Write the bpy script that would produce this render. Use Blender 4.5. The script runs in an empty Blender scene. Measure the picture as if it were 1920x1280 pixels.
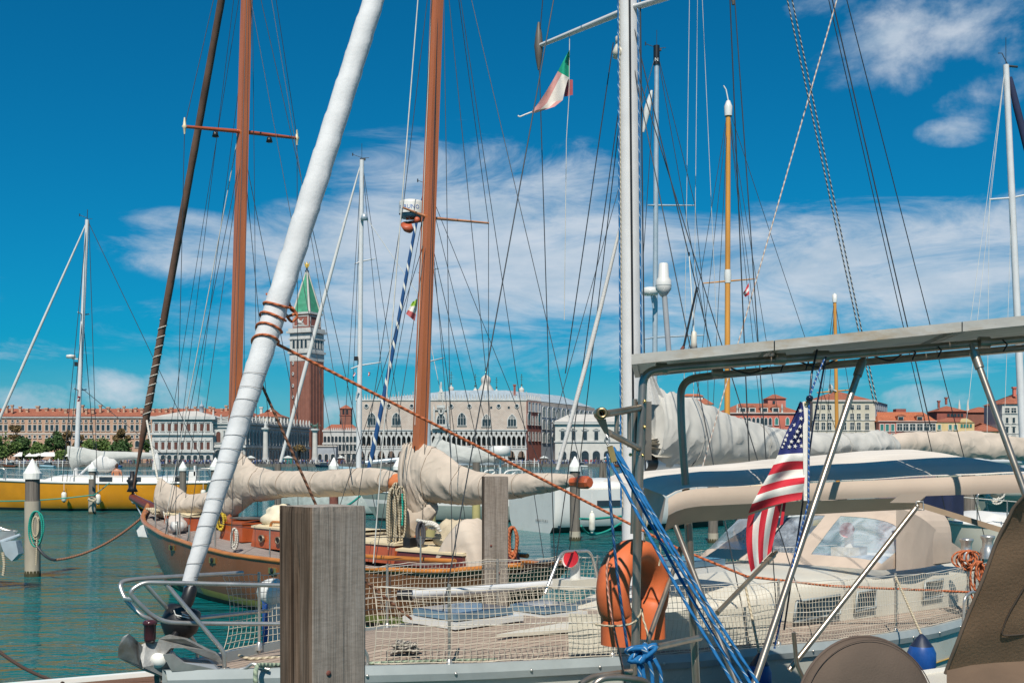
import bpy, bmesh, math, random
from mathutils import Vector, Matrix, noise
from math import pi, sin, cos, radians, sqrt, atan2, floor
random.seed(7)
scn = bpy.context.scene
col = scn.collection
# ---------------------------------------------------------------- camera
F, HZ, CZ = 2200.0, 860.0, 3.0          # focal length in photo pixels, horizon row, eye height above the water
cam_d = bpy.data.cameras.new('camera')
cam = bpy.data.objects.new('camera', cam_d); col.objects.link(cam)
cam.location = (0, 0, CZ); cam.rotation_euler = (radians(90), 0, 0)
cam_d.sensor_width = 36; cam_d.sensor_fit = 'HORIZONTAL'; cam_d.lens = F / 1920 * 36
cam_d.shift_y = (HZ - 640) / 1920
cam_d.clip_start = 0.1; cam_d.clip_end = 6000
scn.camera = cam
# ---------------------------------------------------------------- sun and sky
SUN_EL, SUN_AZ = radians(50), radians(186)     # azimuth clockwise from +Y: the sun stands behind and left of the camera
sd = Vector((sin(SUN_AZ) * cos(SUN_EL), cos(SUN_AZ) * cos(SUN_EL), sin(SUN_EL)))
sun_d = bpy.data.lights.new('sun', 'SUN'); sun_d.energy = 5.0; sun_d.angle = radians(0.53); sun_d.color = (1.0, 0.93, 0.82)
sun = bpy.data.objects.new('sun', sun_d); col.objects.link(sun); sun.location = (-30, -60, 80)
sun.rotation_euler = (-sd).to_track_quat('-Z', 'Y').to_euler()
scn.view_settings.view_transform = 'Standard'; scn.view_settings.look = 'None'
scn.view_settings.exposure = 0.12; scn.view_settings.gamma = 1.0
scn.view_settings.use_curve_mapping = False
world = bpy.data.worlds.new('World'); scn.world = world; world.use_nodes = True
wn, wl = world.node_tree.nodes, world.node_tree.links
wn.clear()
def wmath(op, a, b=None, c=None, clamp=False):
    n = wn.new('ShaderNodeMath'); n.operation = op; n.use_clamp = clamp
    for i, x in enumerate((a, b, c)):
        if x is None: continue
        if isinstance(x, (int, float)): n.inputs[i].default_value = x
        else: wl.new(x, n.inputs[i])
    return n.outputs[0]
sky = wn.new('ShaderNodeTexSky'); sky.sky_type = 'NISHITA'; sky.sun_disc = False
sky.sun_elevation = SUN_EL; sky.sun_rotation = SUN_AZ
sky.air_density = 1.0; sky.dust_density = 0.6; sky.ozone_density = 3.0
tint = wn.new('ShaderNodeMix'); tint.data_type = 'RGBA'; tint.blend_type = 'MULTIPLY'; tint.inputs[0].default_value = 1.0
tint.inputs[7].default_value = (0.02, 0.64, 0.90, 1)
wl.new(sky.outputs[0], tint.inputs[6])
tc = wn.new('ShaderNodeTexCoord'); sep = wn.new('ShaderNodeSeparateXYZ'); wl.new(tc.outputs['Generated'], sep.inputs[0])
AZ = wmath('ARCTAN2', sep.outputs[0], sep.outputs[1])
HL = wmath('SQRT', wmath('ADD', wmath('MULTIPLY', sep.outputs[0], sep.outputs[0]), wmath('MULTIPLY', sep.outputs[1], sep.outputs[1])))
EL = wmath('ARCTAN2', sep.outputs[2], HL)
cv = wn.new('ShaderNodeCombineXYZ'); wl.new(AZ, cv.inputs[0]); wl.new(EL, cv.inputs[1])
def wnoise(sx, sy, scale, detail, rough, off=0.0, dist=0.0):
    m = wn.new('ShaderNodeMapping'); m.inputs['Scale'].default_value = (sx, sy, 1); m.inputs['Location'].default_value = (off, off * 0.7, off * 0.3)
    wl.new(cv.outputs[0], m.inputs[0])
    n = wn.new('ShaderNodeTexNoise'); n.inputs['Scale'].default_value = scale; n.inputs['Detail'].default_value = detail
    n.inputs['Roughness'].default_value = rough; n.inputs['Distortion'].default_value = dist
    wl.new(m.outputs[0], n.inputs[0]); return n.outputs['Fac']
streak = wnoise(1, 4.0, 6.5, 10, 0.66, 1.7, 0.6)
puff = wnoise(1, 1.4, 9.0, 9, 0.60, 4.2, 0.25)
large = wnoise(1, 1.6, 1.8, 3, 0.5, 8.0)
def blob(px, py, rx, ry, s=1.0):
    a0 = math.atan((px - 960) / F); e0 = math.atan((HZ - py) / F * cos(a0))
    dx = wmath('MULTIPLY', wmath('SUBTRACT', AZ, a0), F / rx)
    dy = wmath('MULTIPLY', wmath('SUBTRACT', EL, e0), F / ry)
    r2 = wmath('ADD', wmath('MULTIPLY', dx, dx), wmath('MULTIPLY', dy, dy))
    return wmath('MULTIPLY', wmath('SUBTRACT', 1.0, r2, clamp=True), s)
def wmax(lst):
    r = lst[0]
    for x in lst[1:]: r = wmath('MAXIMUM', r, x)
    return r
def wstep(x, a, b):
    n = wn.new('ShaderNodeMapRange'); n.interpolation_type = 'SMOOTHSTEP'
    n.inputs['From Min'].default_value = a; n.inputs['From Max'].default_value = b
    wl.new(x, n.inputs['Value']); return n.outputs[0]
# a long sheet of thin cloud low over the city, puffs above it on the right, small cumulus near the horizon
sheet = wmax([blob(900, 500, 620, 150, 1.0), blob(900, 370, 330, 150, 0.8), blob(430, 470, 260, 70, 0.6), blob(1650, 510, 620, 150, 0.95),
              blob(700, 630, 600, 90, 0.6), blob(1250, 640, 900, 110, 0.62), blob(750, 250, 150, 22, 0.38), blob(2600, 480, 800, 170, 0.9),
              blob(60, 660, 260, 34, 0.5), blob(330, 415, 130, 30, 0.55), blob(-900, 480, 700, 120, 0.8)])
smask = wmath('ADD', wmath('MULTIPLY', sheet, 4.0), 0.12, clamp=True)
d1 = wstep(wmath('ADD', sheet, wmath('MULTIPLY', wmath('MULTIPLY', wmath('SUBTRACT', streak, 0.5), smask), 2.3)), 0.12, 0.98)
puffs = wmax([blob(1690, 85, 240, 110, 0.75), blob(1850, 40, 190, 130, 0.7), blob(1870, 170, 130, 70, 0.6), blob(1800, 245, 90, 34, 0.6), blob(1530, 30, 90, 60, 0.45),
              blob(340, 720, 110, 90, 0.72), blob(215, 735, 120, 62, 0.7), blob(60, 755, 170, 46, 0.65), blob(420, 730, 80, 60, 0.6), blob(640, 775, 140, 56, 0.55),
              blob(1810, 750, 190, 44, 0.6), blob(40, 365, 70, 20, 0.38), blob(2300, 100, 300, 160, 0.7), blob(-500, 300, 300, 120, 0.6)])
gen = wmath('MULTIPLY', wstep(large, 0.58, 0.78), wstep(EL, 0.42, 0.62))
puffs = wmath('MAXIMUM', puffs, wmath('MULTIPLY', gen, 0.7))
pmask = wmath('ADD', wmath('MULTIPLY', puffs, 4.0), 0.05, clamp=True)
d2 = wstep(wmath('ADD', puffs, wmath('MULTIPLY', wmath('MULTIPLY', wmath('SUBTRACT', puff, 0.5), pmask), 2.6)), 0.22, 1.0)
haze_h = wmath('MULTIPLY', wstep(EL, 0.10, 0.0), 0.25)
dens = wmath('MAXIMUM', wmath('MULTIPLY', d1, 0.88), wmath('MULTIPLY', d2, 0.86))
dens = wmath('MAXIMUM', dens, haze_h)
shade = wstep(wnoise(1, 3, 14, 6, 0.6, 11.0), 0.2, 0.8)
cr = wn.new('ShaderNodeMix'); cr.data_type = 'RGBA'; wl.new(shade, cr.inputs[0])
cr.inputs[6].default_value = (4.6, 6.0, 7.4, 1); cr.inputs[7].default_value = (7.6, 8.2, 9.0, 1)
cm = wn.new('ShaderNodeMix'); cm.data_type = 'RGBA'; wl.new(dens, cm.inputs[0]); wl.new(tint.outputs[2], cm.inputs[6]); wl.new(cr.outputs[2], cm.inputs[7])
bg = wn.new('ShaderNodeBackground'); bg.inputs[1].default_value = 0.082; wl.new(cm.outputs[2], bg.inputs[0])
wo = wn.new('ShaderNodeOutputWorld'); wl.new(bg.outputs[0], wo.inputs[0])
# ---------------------------------------------------------------- helpers
def P(px, py, Y): return Vector(((px - 960) * Y / F, Y, CZ - (py - HZ) * Y / F))
def X(px, Y): return (px - 960) * Y / F
def Z(py, Y): return CZ - (py - HZ) * Y / F
def V(*a): return Vector(a)
ROOT = {}
class MB:
    def __init__(s): s.v = []; s.f = []; s.uv = []; s.mi = []; s.sm = []
    def add(s, vs): b = len(s.v); s.v += [Vector(x) for x in vs]; return b
    def face(s, ids, m=0, sm=False, uv=None): s.f.append(tuple(ids)); s.mi.append(m); s.sm.append(sm); s.uv.append(uv)
    def poly(s, pts, m=0, sm=False, uv=None): b = s.add(pts); s.face(range(b, b + len(pts)), m, sm, uv)
    def box(s, c, size, m=0, rz=0.0, ax=None):
        c = Vector(c); hx, hy, hz = [q / 2 for q in size]
        if ax is None: ax = (V(cos(rz), sin(rz), 0), V(-sin(rz), cos(rz), 0), V(0, 0, 1))
        pts = [c + ax[0] * (a * hx) + ax[1] * (b * hy) + ax[2] * (d * hz) for d in (-1, 1) for b in (-1, 1) for a in (-1, 1)]
        b0 = s.add(pts)
        for q in ((0, 2, 3, 1), (4, 5, 7, 6), (0, 1, 5, 4), (2, 6, 7, 3), (0, 4, 6, 2), (1, 3, 7, 5)): s.face([b0 + i for i in q], m)
        return s
    def tube(s, pts, r, n=8, m=0, closed=False, cap=True, sm=True, sq=False, up=None, sy=1.0):
        pts = [Vector(p) for p in pts]; k = len(pts)
        rr = r if isinstance(r, (list, tuple)) else [r] * k
        tan = []
        for i in range(k):
            a = pts[(i - 1) % k] if (closed or i > 0) else pts[i]; b = pts[(i + 1) % k] if (closed or i < k - 1) else pts[i]
            t = b - a
            tan.append(t.normalized() if t.length > 1e-9 else V(0, 0, 1))
        ref = Vector(up) if up is not None else (V(0, 0, 1) if abs(tan[0].z) < 0.9 else V(0, 1, 0))
        nrm = (ref - tan[0] * ref.dot(tan[0])).normalized()
        base = len(s.v); L = 0.0; Ls = []
        for i in range(k):
            if i > 0:
                L += (pts[i] - pts[i - 1]).length
                q = tan[i - 1].rotation_difference(tan[i]); nrm = (q @ nrm); nrm = (nrm - tan[i] * nrm.dot(tan[i])).normalized()
            Ls.append(L); bn = tan[i].cross(nrm)
            for j in range(n):
                a = 2 * pi * (j + (0.5 if sq else 0)) / n
                s.v.append(pts[i] + nrm * (cos(a) * rr[i] * sy) + bn * (sin(a) * rr[i]))
        segs = k if closed else k - 1
        for i in range(segs):
            i2 = (i + 1) % k; l2 = Ls[i2] if i2 > i else L + (pts[0] - pts[-1]).length
            for j in range(n):
                j2 = (j + 1) % n
                s.face((base + i * n + j, base + i2 * n + j, base + i2 * n + j2, base + i * n + j2), m, sm,
                       ((j / n, Ls[i]), (j / n, l2), ((j + 1) / n, l2), ((j + 1) / n, Ls[i])))
        if cap and not closed:
            c0 = s.add(s.v[base:base + n]); c1 = s.add(s.v[base + (k - 1) * n:base + k * n])     # own vertices, so the side normals stay straight
            s.face([c0 + j for j in range(n)], m); s.face([c1 + j for j in reversed(range(n))], m)
        return s
    def lathe(s, prof, c=(0, 0, 0), n=16, m=0, ax=None, sm=True, arc=2 * pi, mats=None):
        c = Vector(c)
        if ax is None: ax = (V(1, 0, 0), V(0, 1, 0), V(0, 0, 1))
        base = len(s.v); full = abs(arc - 2 * pi) < 1e-6; nn = n if full else n + 1
        for (r, z) in prof:
            for j in range(nn):
                a = arc * j / n; s.v.append(c + ax[0] * (r * cos(a)) + ax[1] * (r * sin(a)) + ax[2] * z)
        for i in range(len(prof) - 1):
            for j in range(n):
                j2 = (j + 1) % nn
                s.face((base + i * nn + j, base + i * nn + j2, base + (i + 1) * nn + j2, base + (i + 1) * nn + j), mats[i] if mats else m, sm)
        return s
    def prism(s, pts, vec, m=0, mside=None):
        pts = [Vector(p) for p in pts]; vec = Vector(vec); k = len(pts)
        b = s.add(pts + [p + vec for p in pts]); ms = m if mside is None else mside
        s.face(range(b, b + k), m); s.face(reversed(range(b + k, b + 2 * k)), m)
        for i in range(k): j = (i + 1) % k; s.face((b + i, b + k + i, b + k + j, b + j), ms)
        return s
    def grid(s, fn, nu, nv, m=0, sm=True, closed_u=False, mf=None):
        base = len(s.v); nuu = nu if closed_u else nu + 1
        for j in range(nv + 1):
            for i in range(nuu): s.v.append(Vector(fn(i / nu, j / nv)))
        for j in range(nv):
            for i in range(nu):
                i2 = (i + 1) % nuu
                s.face((base + j * nuu + i, base + j * nuu + i2, base + (j + 1) * nuu + i2, base + (j + 1) * nuu + i), mf(i / nu, j / nv) if mf else m, sm,
                       ((i / nu, j / nv), ((i + 1) / nu, j / nv), ((i + 1) / nu, (j + 1) / nv), (i / nu, (j + 1) / nv)))
        return s
    def ball(s, c, r, m=0, nu=10, nv=7, sc=(1, 1, 1), fn=None):
        c = Vector(c)
        def g(u, v):
            a = 2 * pi * u; b = pi * v; d = V(sin(b) * cos(a) * sc[0], sin(b) * sin(a) * sc[1], -cos(b) * sc[2])
            return c + d * (r * (fn(d) if fn else 1))
        return s.grid(g, nu, nv, m, True, True)
    def mesh(s, name, off=V(0, 0, 0)):
        me = bpy.data.meshes.new(name)
        me.from_pydata([tuple(p - off) for p in s.v], [], s.f)
        if s.f:
            me.polygons.foreach_set('material_index', s.mi); me.polygons.foreach_set('use_smooth', s.sm)
            if any(u is not None for u in s.uv):
                lay = me.uv_layers.new(name='UVMap'); flat = []
                for fc, u in zip(s.f, s.uv):
                    if u is None: flat += [0.0, 0.0] * len(fc)
                    else:
                        for q in u: flat += [q[0], q[1]]
                lay.data.foreach_set('uv', flat)
        me.update(); return me
    def build(s, name, mats, parent=None, **kw):
        off = ROOT.get(parent.name, V(0, 0, 0)) if parent else V(0, 0, 0)
        me = s.mesh(name, off)
        return link(name, me, mats, parent, **kw)
def link(name, me, mats, parent=None, loc=None, rot=None, scale=None, label=None, cat=None, group=None, kind=None, root=None, noset=False):
    if not noset:
        for mm in (mats if isinstance(mats, (list, tuple)) else [mats]): me.materials.append(mm)
    o = bpy.data.objects.new(name, me); col.objects.link(o)
    if parent:
        o.parent = parent; ROOT[o.name] = ROOT.get(parent.name, V(0, 0, 0))
    if loc is not None: o.location = loc
    if rot is not None: o.rotation_euler = rot
    if scale is not None: o.scale = scale
    tag(o, label, cat, group, kind); return o
def tag(o, label=None, cat=None, group=None, kind=None):
    if label: o['label'] = label
    if cat: o['category'] = cat
    if group: o['group'] = group
    if kind: o['kind'] = kind
    return o
def thing(name, label, cat, loc, group=None):
    o = bpy.data.objects.new(name, None); col.objects.link(o); o.location = loc; o.empty_display_size = 0.2
    ROOT[o.name] = Vector(loc); return tag(o, label, cat, group)
def piece(name, me, parent, wloc, rz=0.0, scale=None):        # shares mesh data between alike pieces
    o = bpy.data.objects.new(name, me); col.objects.link(o); o.parent = parent
    o.location = Vector(wloc) - ROOT.get(parent.name, V(0, 0, 0)); o.rotation_euler = (0, 0, rz)
    if scale: o.scale = scale
    ROOT[o.name] = Vector(wloc); return o
def nz(x, y=0.0, z=0.0): return noise.noise(Vector((x, y, z)))
def lerp(a, b, t): return a + (b - a) * t
def interp(tab, t):
    if t <= tab[0][0]: return tab[0][1]
    for (a, va), (b, vb) in zip(tab, tab[1:]):
        if t <= b: return lerp(va, vb, (t - a) / (b - a))
    return tab[-1][1]
def smooth_path(pts, n=6, closed=False):
    pts = [Vector(p) for p in pts]; k = len(pts); out = []
    for i in range(k if closed else k - 1):
        g = (lambda q: pts[q % k]) if closed else (lambda q: pts[max(0, min(k - 1, q))])
        p0, p1, p2, p3 = g(i - 1), g(i), g(i + 1), g(i + 2)
        for j in range(n):
            t = j / n
            out.append(0.5 * ((2 * p1) + (p2 - p0) * t + (2 * p0 - 5 * p1 + 4 * p2 - p3) * t * t + (3 * p1 - p0 - 3 * p2 + p3) * t ** 3))
    if not closed: out.append(pts[-1])
    return out
def sag(a, b, s, n=10): return [a.lerp(b, i / n) - V(0, 0, s * 4 * (i / n) * (1 - i / n)) for i in range(n + 1)]
def text_mesh(txt, size, ex=0.0):
    c = bpy.data.curves.new('lettering', 'FONT'); c.body = txt; c.size = size; c.extrude = ex; c.align_x = 'CENTER'; c.align_y = 'CENTER'; c.resolution_u = 2
    o = bpy.data.objects.new('lettering', c); col.objects.link(o)
    dg = bpy.context.evaluated_depsgraph_get(); me = bpy.data.meshes.new_from_object(o.evaluated_get(dg))
    bpy.data.objects.remove(o); bpy.data.curves.remove(c); return me
# ---------------------------------------------------------------- materials
def newmat(name):
    m = bpy.data.materials.new(name); m.use_nodes = True
    nt = m.node_tree; b = nt.nodes['Principled BSDF']; return m, nt, nt.nodes, nt.links, b
def ramp(ns, pts):
    r = ns.new('ShaderNodeValToRGB'); e = r.color_ramp.elements
    while len(e) < len(pts): e.new(0.5)
    for i, (p, c) in enumerate(pts): e[i].position = p; e[i].color = (*c, 1) if len(c) == 3 else c
    return r
def tex(nt, kind, scale, stretch=(1, 1, 1), coord='Object', detail=5, rough=0.55, dist=0.0, loc=(0, 0, 0)):
    ns, ls = nt.nodes, nt.links
    tcn = ns.new('ShaderNodeTexCoord'); mp = ns.new('ShaderNodeMapping'); mp.inputs['Scale'].default_value = stretch; mp.inputs['Location'].default_value = loc
    ls.new(tcn.outputs[coord], mp.inputs[0])
    t = ns.new({'noise': 'ShaderNodeTexNoise', 'vor': 'ShaderNodeTexVoronoi', 'wave': 'ShaderNodeTexWave', 'brick': 'ShaderNodeTexBrick'}[kind])
    t.inputs['Scale'].default_value = scale
    if kind == 'noise': t.inputs['Detail'].default_value = detail; t.inputs['Roughness'].default_value = rough; t.inputs['Distortion'].default_value = dist
    ls.new(mp.outputs[0], t.inputs[0]); return t
def MAT(name, c, rough=0.5, metal=0.0, var=0.18, scale=4.0, stretch=(1, 1, 1), bump=0.0, bscale=None, spec=0.5, dirt=None, dirt_at=(0.55, 0.75), coat=0.0, trans=0.0, sheen=0.0):
    m, nt, ns, ls, b = newmat(name)
    t = tex(nt, 'noise', scale, stretch)
    lo = tuple(max(0, q * (1 - var)) for q in c); hi = tuple(min(1, q * (1 + var)) for q in c)
    r = ramp(ns, [(0.3, lo), (0.7, hi)]); ls.new(t.outputs['Fac'], r.inputs[0]); out = r.outputs[0]
    if dirt:
        t2 = tex(nt, 'noise', scale * 0.6, stretch, loc=(3, 7, 1), detail=8, rough=0.7)
        r2 = ramp(ns, [(dirt_at[0], (0, 0, 0)), (dirt_at[1], (1, 1, 1))]); ls.new(t2.outputs['Fac'], r2.inputs[0])
        mx = ns.new('ShaderNodeMix'); mx.data_type = 'RGBA'; ls.new(r2.outputs[0], mx.inputs[0]); ls.new(out, mx.inputs[6]); mx.inputs[7].default_value = (*dirt, 1)
        out = mx.outputs[2]
    ls.new(out, b.inputs['Base Color'])
    b.inputs['Metallic'].default_value = metal; b.inputs['Specular IOR Level'].default_value = spec
    rr = ns.new('ShaderNodeMapRange'); rr.inputs['To Min'].default_value = max(0.02, rough - 0.08); rr.inputs['To Max'].default_value = min(1, rough + 0.08)
    ls.new(t.outputs['Fac'], rr.inputs[0]); ls.new(rr.outputs[0], b.inputs['Roughness'])
    if coat: b.inputs['Coat Weight'].default_value = coat
    if trans: b.inputs['Transmission Weight'].default_value = trans
    if bump:
        t3 = tex(nt, 'noise', bscale or scale * 3, stretch, detail=6)
        bp = ns.new('ShaderNodeBump'); bp.inputs['Strength'].default_value = bump; bp.inputs['Distance'].default_value = 0.02
        ls.new(t3.outputs['Fac'], bp.inputs['Height']); ls.new(bp.outputs[0], b.inputs['Normal'])
    return m
def ROPE(name, c1, c2, period=0.05, frac=0.5, strands=1.0, rough=0.8):    # spiral strands from the tube's own UV
    m, nt, ns, ls, b = newmat(name)
    uvn = ns.new('ShaderNodeUVMap'); sp = ns.new('ShaderNodeSeparateXYZ'); ls.new(uvn.outputs[0], sp.inputs[0])
    def mt(op, a, bb):
        n = ns.new('ShaderNodeMath'); n.operation = op
        for i, x in enumerate((a, bb)):
            if isinstance(x, (int, float)): n.inputs[i].default_value = x
            else: ls.new(x, n.inputs[i])
        return n.outputs[0]
    ph = mt('FRACT', mt('ADD', mt('MULTIPLY', sp.outputs[0], strands), mt('MULTIPLY', sp.outputs[1], 1.0 / period)), 0)
    st = mt('LESS_THAN', ph, frac)
    mx = ns.new('ShaderNodeMix'); mx.data_type = 'RGBA'; ls.new(st, mx.inputs[0]); mx.inputs[6].default_value = (*c1, 1); mx.inputs[7].default_value = (*c2, 1)
    t = tex(nt, 'noise', 60, detail=3); mv = ns.new('ShaderNodeMix'); mv.data_type = 'RGBA'; mv.blend_type = 'MULTIPLY'; mv.inputs[0].default_value = 0.5
    rr = ramp(ns, [(0.3, (0.6, 0.6, 0.6)), (0.7, (1.15, 1.15, 1.15))]); ls.new(t.outputs['Fac'], rr.inputs[0])
    ls.new(mx.outputs[2], mv.inputs[6]); ls.new(rr.outputs[0], mv.inputs[7]); ls.new(mv.outputs[2], b.inputs['Base Color'])
    b.inputs['Roughness'].default_value = rough
    bp = ns.new('ShaderNodeBump'); bp.inputs['Strength'].default_value = 0.5; bp.inputs['Distance'].default_value = 0.006
    s2 = mt('SINE', mt('MULTIPLY', ph, 2 * pi), 0); ls.new(s2, bp.inputs['Height']); ls.new(bp.outputs[0], b.inputs['Normal'])
    return m
def BRICK(name, c1, c2, mortar, scale, bw=0.5, rh=0.25, rough=0.9, msize=0.02, weather=None):
    m, nt, ns, ls, b = newmat(name)
    tcn = ns.new('ShaderNodeTexCoord'); sp = ns.new('ShaderNodeSeparateXYZ'); ls.new(tcn.outputs['Object'], sp.inputs[0])
    ad = ns.new('ShaderNodeMath'); ad.operation = 'ADD'; ls.new(sp.outputs[0], ad.inputs[0]); ls.new(sp.outputs[1], ad.inputs[1])
    cb = ns.new('ShaderNodeCombineXYZ'); ls.new(ad.outputs[0], cb.inputs[0]); ls.new(sp.outputs[2], cb.inputs[1])
    br = ns.new('ShaderNodeTexBrick'); ls.new(cb.outputs[0], br.inputs[0]); br.inputs['Scale'].default_value = scale
    br.inputs['Color1'].default_value = (*c1, 1); br.inputs['Color2'].default_value = (*c2, 1); br.inputs['Mortar'].default_value = (*mortar, 1)
    br.inputs['Brick Width'].default_value = bw; br.inputs['Row Height'].default_value = rh; br.inputs['Mortar Size'].default_value = msize
    t = tex(nt, 'noise', 0.35, detail=8, rough=0.65); r = ramp(ns, [(0.3, weather or (0.72, 0.72, 0.72)), (0.7, (1.1, 1.1, 1.1))]); ls.new(t.outputs['Fac'], r.inputs[0])
    mx = ns.new('ShaderNodeMix'); mx.data_type = 'RGBA'; mx.blend_type = 'MULTIPLY'; mx.inputs[0].default_value = 0.8
    ls.new(br.outputs[0], mx.inputs[6]); ls.new(r.outputs[0], mx.inputs[7]); ls.new(mx.outputs[2], b.inputs['Base Color']); b.inputs['Roughness'].default_value = rough
    return m
def WOODM(name, c1, c2, axis=2, scale=8.0, rough=0.7, gloss=0.0, bump=0.25, fine=30):    # grain drawn out along one axis
    m, nt, ns, ls, b = newmat(name); st = [1.0, 1.0, 1.0]; st[axis] = 0.06
    t = tex(nt, 'noise', scale, tuple(st), detail=8, rough=0.65, dist=0.6); t2 = tex(nt, 'noise', fine, tuple(st), detail=4)
    r = ramp(ns, [(0.25, c1), (0.75, c2)]); ls.new(t.outputs['Fac'], r.inputs[0])
    r2 = ramp(ns, [(0.35, (0.65, 0.65, 0.65)), (0.65, (1.1, 1.1, 1.1))]); ls.new(t2.outputs['Fac'], r2.inputs[0])
    mx = ns.new('ShaderNodeMix'); mx.data_type = 'RGBA'; mx.blend_type = 'MULTIPLY'; mx.inputs[0].default_value = 0.8
    ls.new(r.outputs[0], mx.inputs[6]); ls.new(r2.outputs[0], mx.inputs[7]); ls.new(mx.outputs[2], b.inputs['Base Color'])
    b.inputs['Roughness'].default_value = rough
    if gloss: b.inputs['Coat Weight'].default_value = gloss; b.inputs['Coat Roughness'].default_value = 0.15
    bp = ns.new('ShaderNodeBump'); bp.inputs['Strength'].default_value = bump; bp.inputs['Distance'].default_value = 0.01
    ls.new(t2.outputs['Fac'], bp.inputs['Height']); ls.new(bp.outputs[0], b.inputs['Normal'])
    return m
def GLASS(name, c, rough=0.08, var=0.3): return MAT(name, c, rough, 0.0, var, 0.8, spec=0.6)
# ================================================================ water
def water_mat():
    m, nt, ns, ls, b = newmat('lagoon water')
    tcn = ns.new('ShaderNodeTexCoord')
    def nzt(scale, st, detail, dist=0.0, rot=0.0):
        mp = ns.new('ShaderNodeMapping'); mp.inputs['Scale'].default_value = st; mp.inputs['Rotation'].default_value = (0, 0, rot)
        ls.new(tcn.outputs['Object'], mp.inputs[0]); n = ns.new('ShaderNodeTexNoise'); n.inputs['Scale'].default_value = scale
        n.inputs['Detail'].default_value = detail; n.inputs['Distortion'].default_value = dist; n.inputs['Roughness'].default_value = 0.55
        ls.new(mp.outputs[0], n.inputs[0]); return n.outputs['Fac']
    big = nzt(0.10, (1, 1.5, 1), 4, 0.4); mid = nzt(0.75, (0.7, 1.6, 1), 4, 0.8, 0.25); fine = nzt(3.2, (0.6, 1.6, 1), 3, 0.6, -0.2)
    r = ramp(ns, [(0.35, (0.001, 0.078, 0.090)), (0.68, (0.004, 0.142, 0.135))]); ls.new(big, r.inputs[0]); ls.new(r.outputs[0], b.inputs['Base Color'])
    b.inputs['Roughness'].default_value = 0.05; b.inputs['IOR'].default_value = 1.33; b.inputs['Specular IOR Level'].default_value = 0.5
    ad = ns.new('ShaderNodeMath'); ad.operation = 'MULTIPLY_ADD'; ls.new(fine, ad.inputs[0]); ad.inputs[1].default_value = 0.30; ls.new(mid, ad.inputs[2])
    bp = ns.new('ShaderNodeBump'); bp.inputs['Strength'].default_value = 1.0; bp.inputs['Distance'].default_value = 0.34
    ls.new(ad.outputs[0], bp.inputs['Height']); ls.new(bp.outputs[0], b.inputs['Normal'])
    return m
mb = MB(); mb.poly([(-2500, -200, 0), (2500, -200, 0), (2500, 3500, 0), (-2500, 3500, 0)])
mb.build('water', water_mat(), kind='structure')
# ================================================================ city materials
m_istria = MAT('white Istrian stone', (0.47, 0.465, 0.445), 0.8, var=0.16, scale=0.5, dirt=(0.25, 0.26, 0.27), dirt_at=(0.55, 0.8))
m_white = MAT('pale plaster', (0.52, 0.50, 0.46), 0.85, var=0.1, scale=0.4, dirt=(0.36, 0.35, 0.33), dirt_at=(0.6, 0.85))
m_cream = MAT('cream plaster', (0.50, 0.45, 0.355), 0.85, var=0.1, scale=0.3, dirt=(0.40, 0.35, 0.27), dirt_at=(0.58, 0.85))
m_yellow = MAT('yellow plaster', (0.60, 0.44, 0.22), 0.85, var=0.12, scale=0.3)
m_redpl = MAT('red plaster', (0.48, 0.13, 0.09), 0.85, var=0.16, scale=0.3, dirt=(0.36, 0.13, 0.10))
m_rose = MAT('rose plaster', (0.44, 0.16, 0.12), 0.85, var=0.14, scale=0.3)
m_salmon = MAT('salmon plaster', (0.44, 0.275, 0.19), 0.88, var=0.12, scale=0.12, dirt=(0.40, 0.24, 0.16), dirt_at=(0.52, 0.8))
m_shade_stone = MAT('grey stone', (0.30, 0.33, 0.37), 0.85, var=0.15, scale=0.4)  # shade of the side walls put into a blue-grey; also plain stone elsewhere
m_pink = BRICK('pink and white lozenge stone', (0.53, 0.43, 0.36), (0.57, 0.50, 0.44), (0.47, 0.38, 0.32), 0.55, 0.5, 0.25, msize=0.06)
m_brick = BRICK('red tower brick', (0.235, 0.085, 0.058), (0.28, 0.11, 0.075), (0.22, 0.10, 0.075), 1.2, 0.5, 0.12)
m_brick2 = BRICK('dark red brick', (0.26, 0.075, 0.06), (0.30, 0.10, 0.07), (0.25, 0.09, 0.07), 1.0, 0.5, 0.2)
m_tile = BRICK('terracotta roof tile', (0.34, 0.10, 0.05), (0.42, 0.15, 0.08), (0.22, 0.07, 0.045), 1.6, 0.25, 0.6, msize=0.05)
m_tile2 = BRICK('orange roof tile', (0.46, 0.13, 0.05), (0.52, 0.18, 0.08), (0.33, 0.09, 0.045), 1.6, 0.25, 0.6, msize=0.05)
m_lead = MAT('pale lead roof', (0.34, 0.40, 0.44), 0.6, var=0.14, scale=0.25, stretch=(3, 1, 1))
m_sroof = MAT('pale stone roof', (0.50, 0.47, 0.43), 0.85, var=0.12, scale=0.4)
m_copper = MAT('green copper', (0.05, 0.26, 0.15), 0.7, var=0.25, scale=0.4, dirt=(0.10, 0.30, 0.20))
m_gold = MAT('gilding', (0.75, 0.45, 0.08), 0.35, 0.6)
m_dark = GLASS('dark window', (0.025, 0.035, 0.045), 0.15)
m_shut = MAT('brown shutter', (0.10, 0.035, 0.025), 0.8)
m_green = MAT('green shutter', (0.02, 0.16, 0.14), 0.7)
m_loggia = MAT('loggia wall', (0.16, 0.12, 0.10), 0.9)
m_quay = MAT('quay stone', (0.11, 0.105, 0.095), 0.9, var=0.35, scale=1.0, dirt=(0.03, 0.04, 0.03))
m_bronze = MAT('dark bronze', (0.05, 0.10, 0.08), 0.6)
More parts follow.
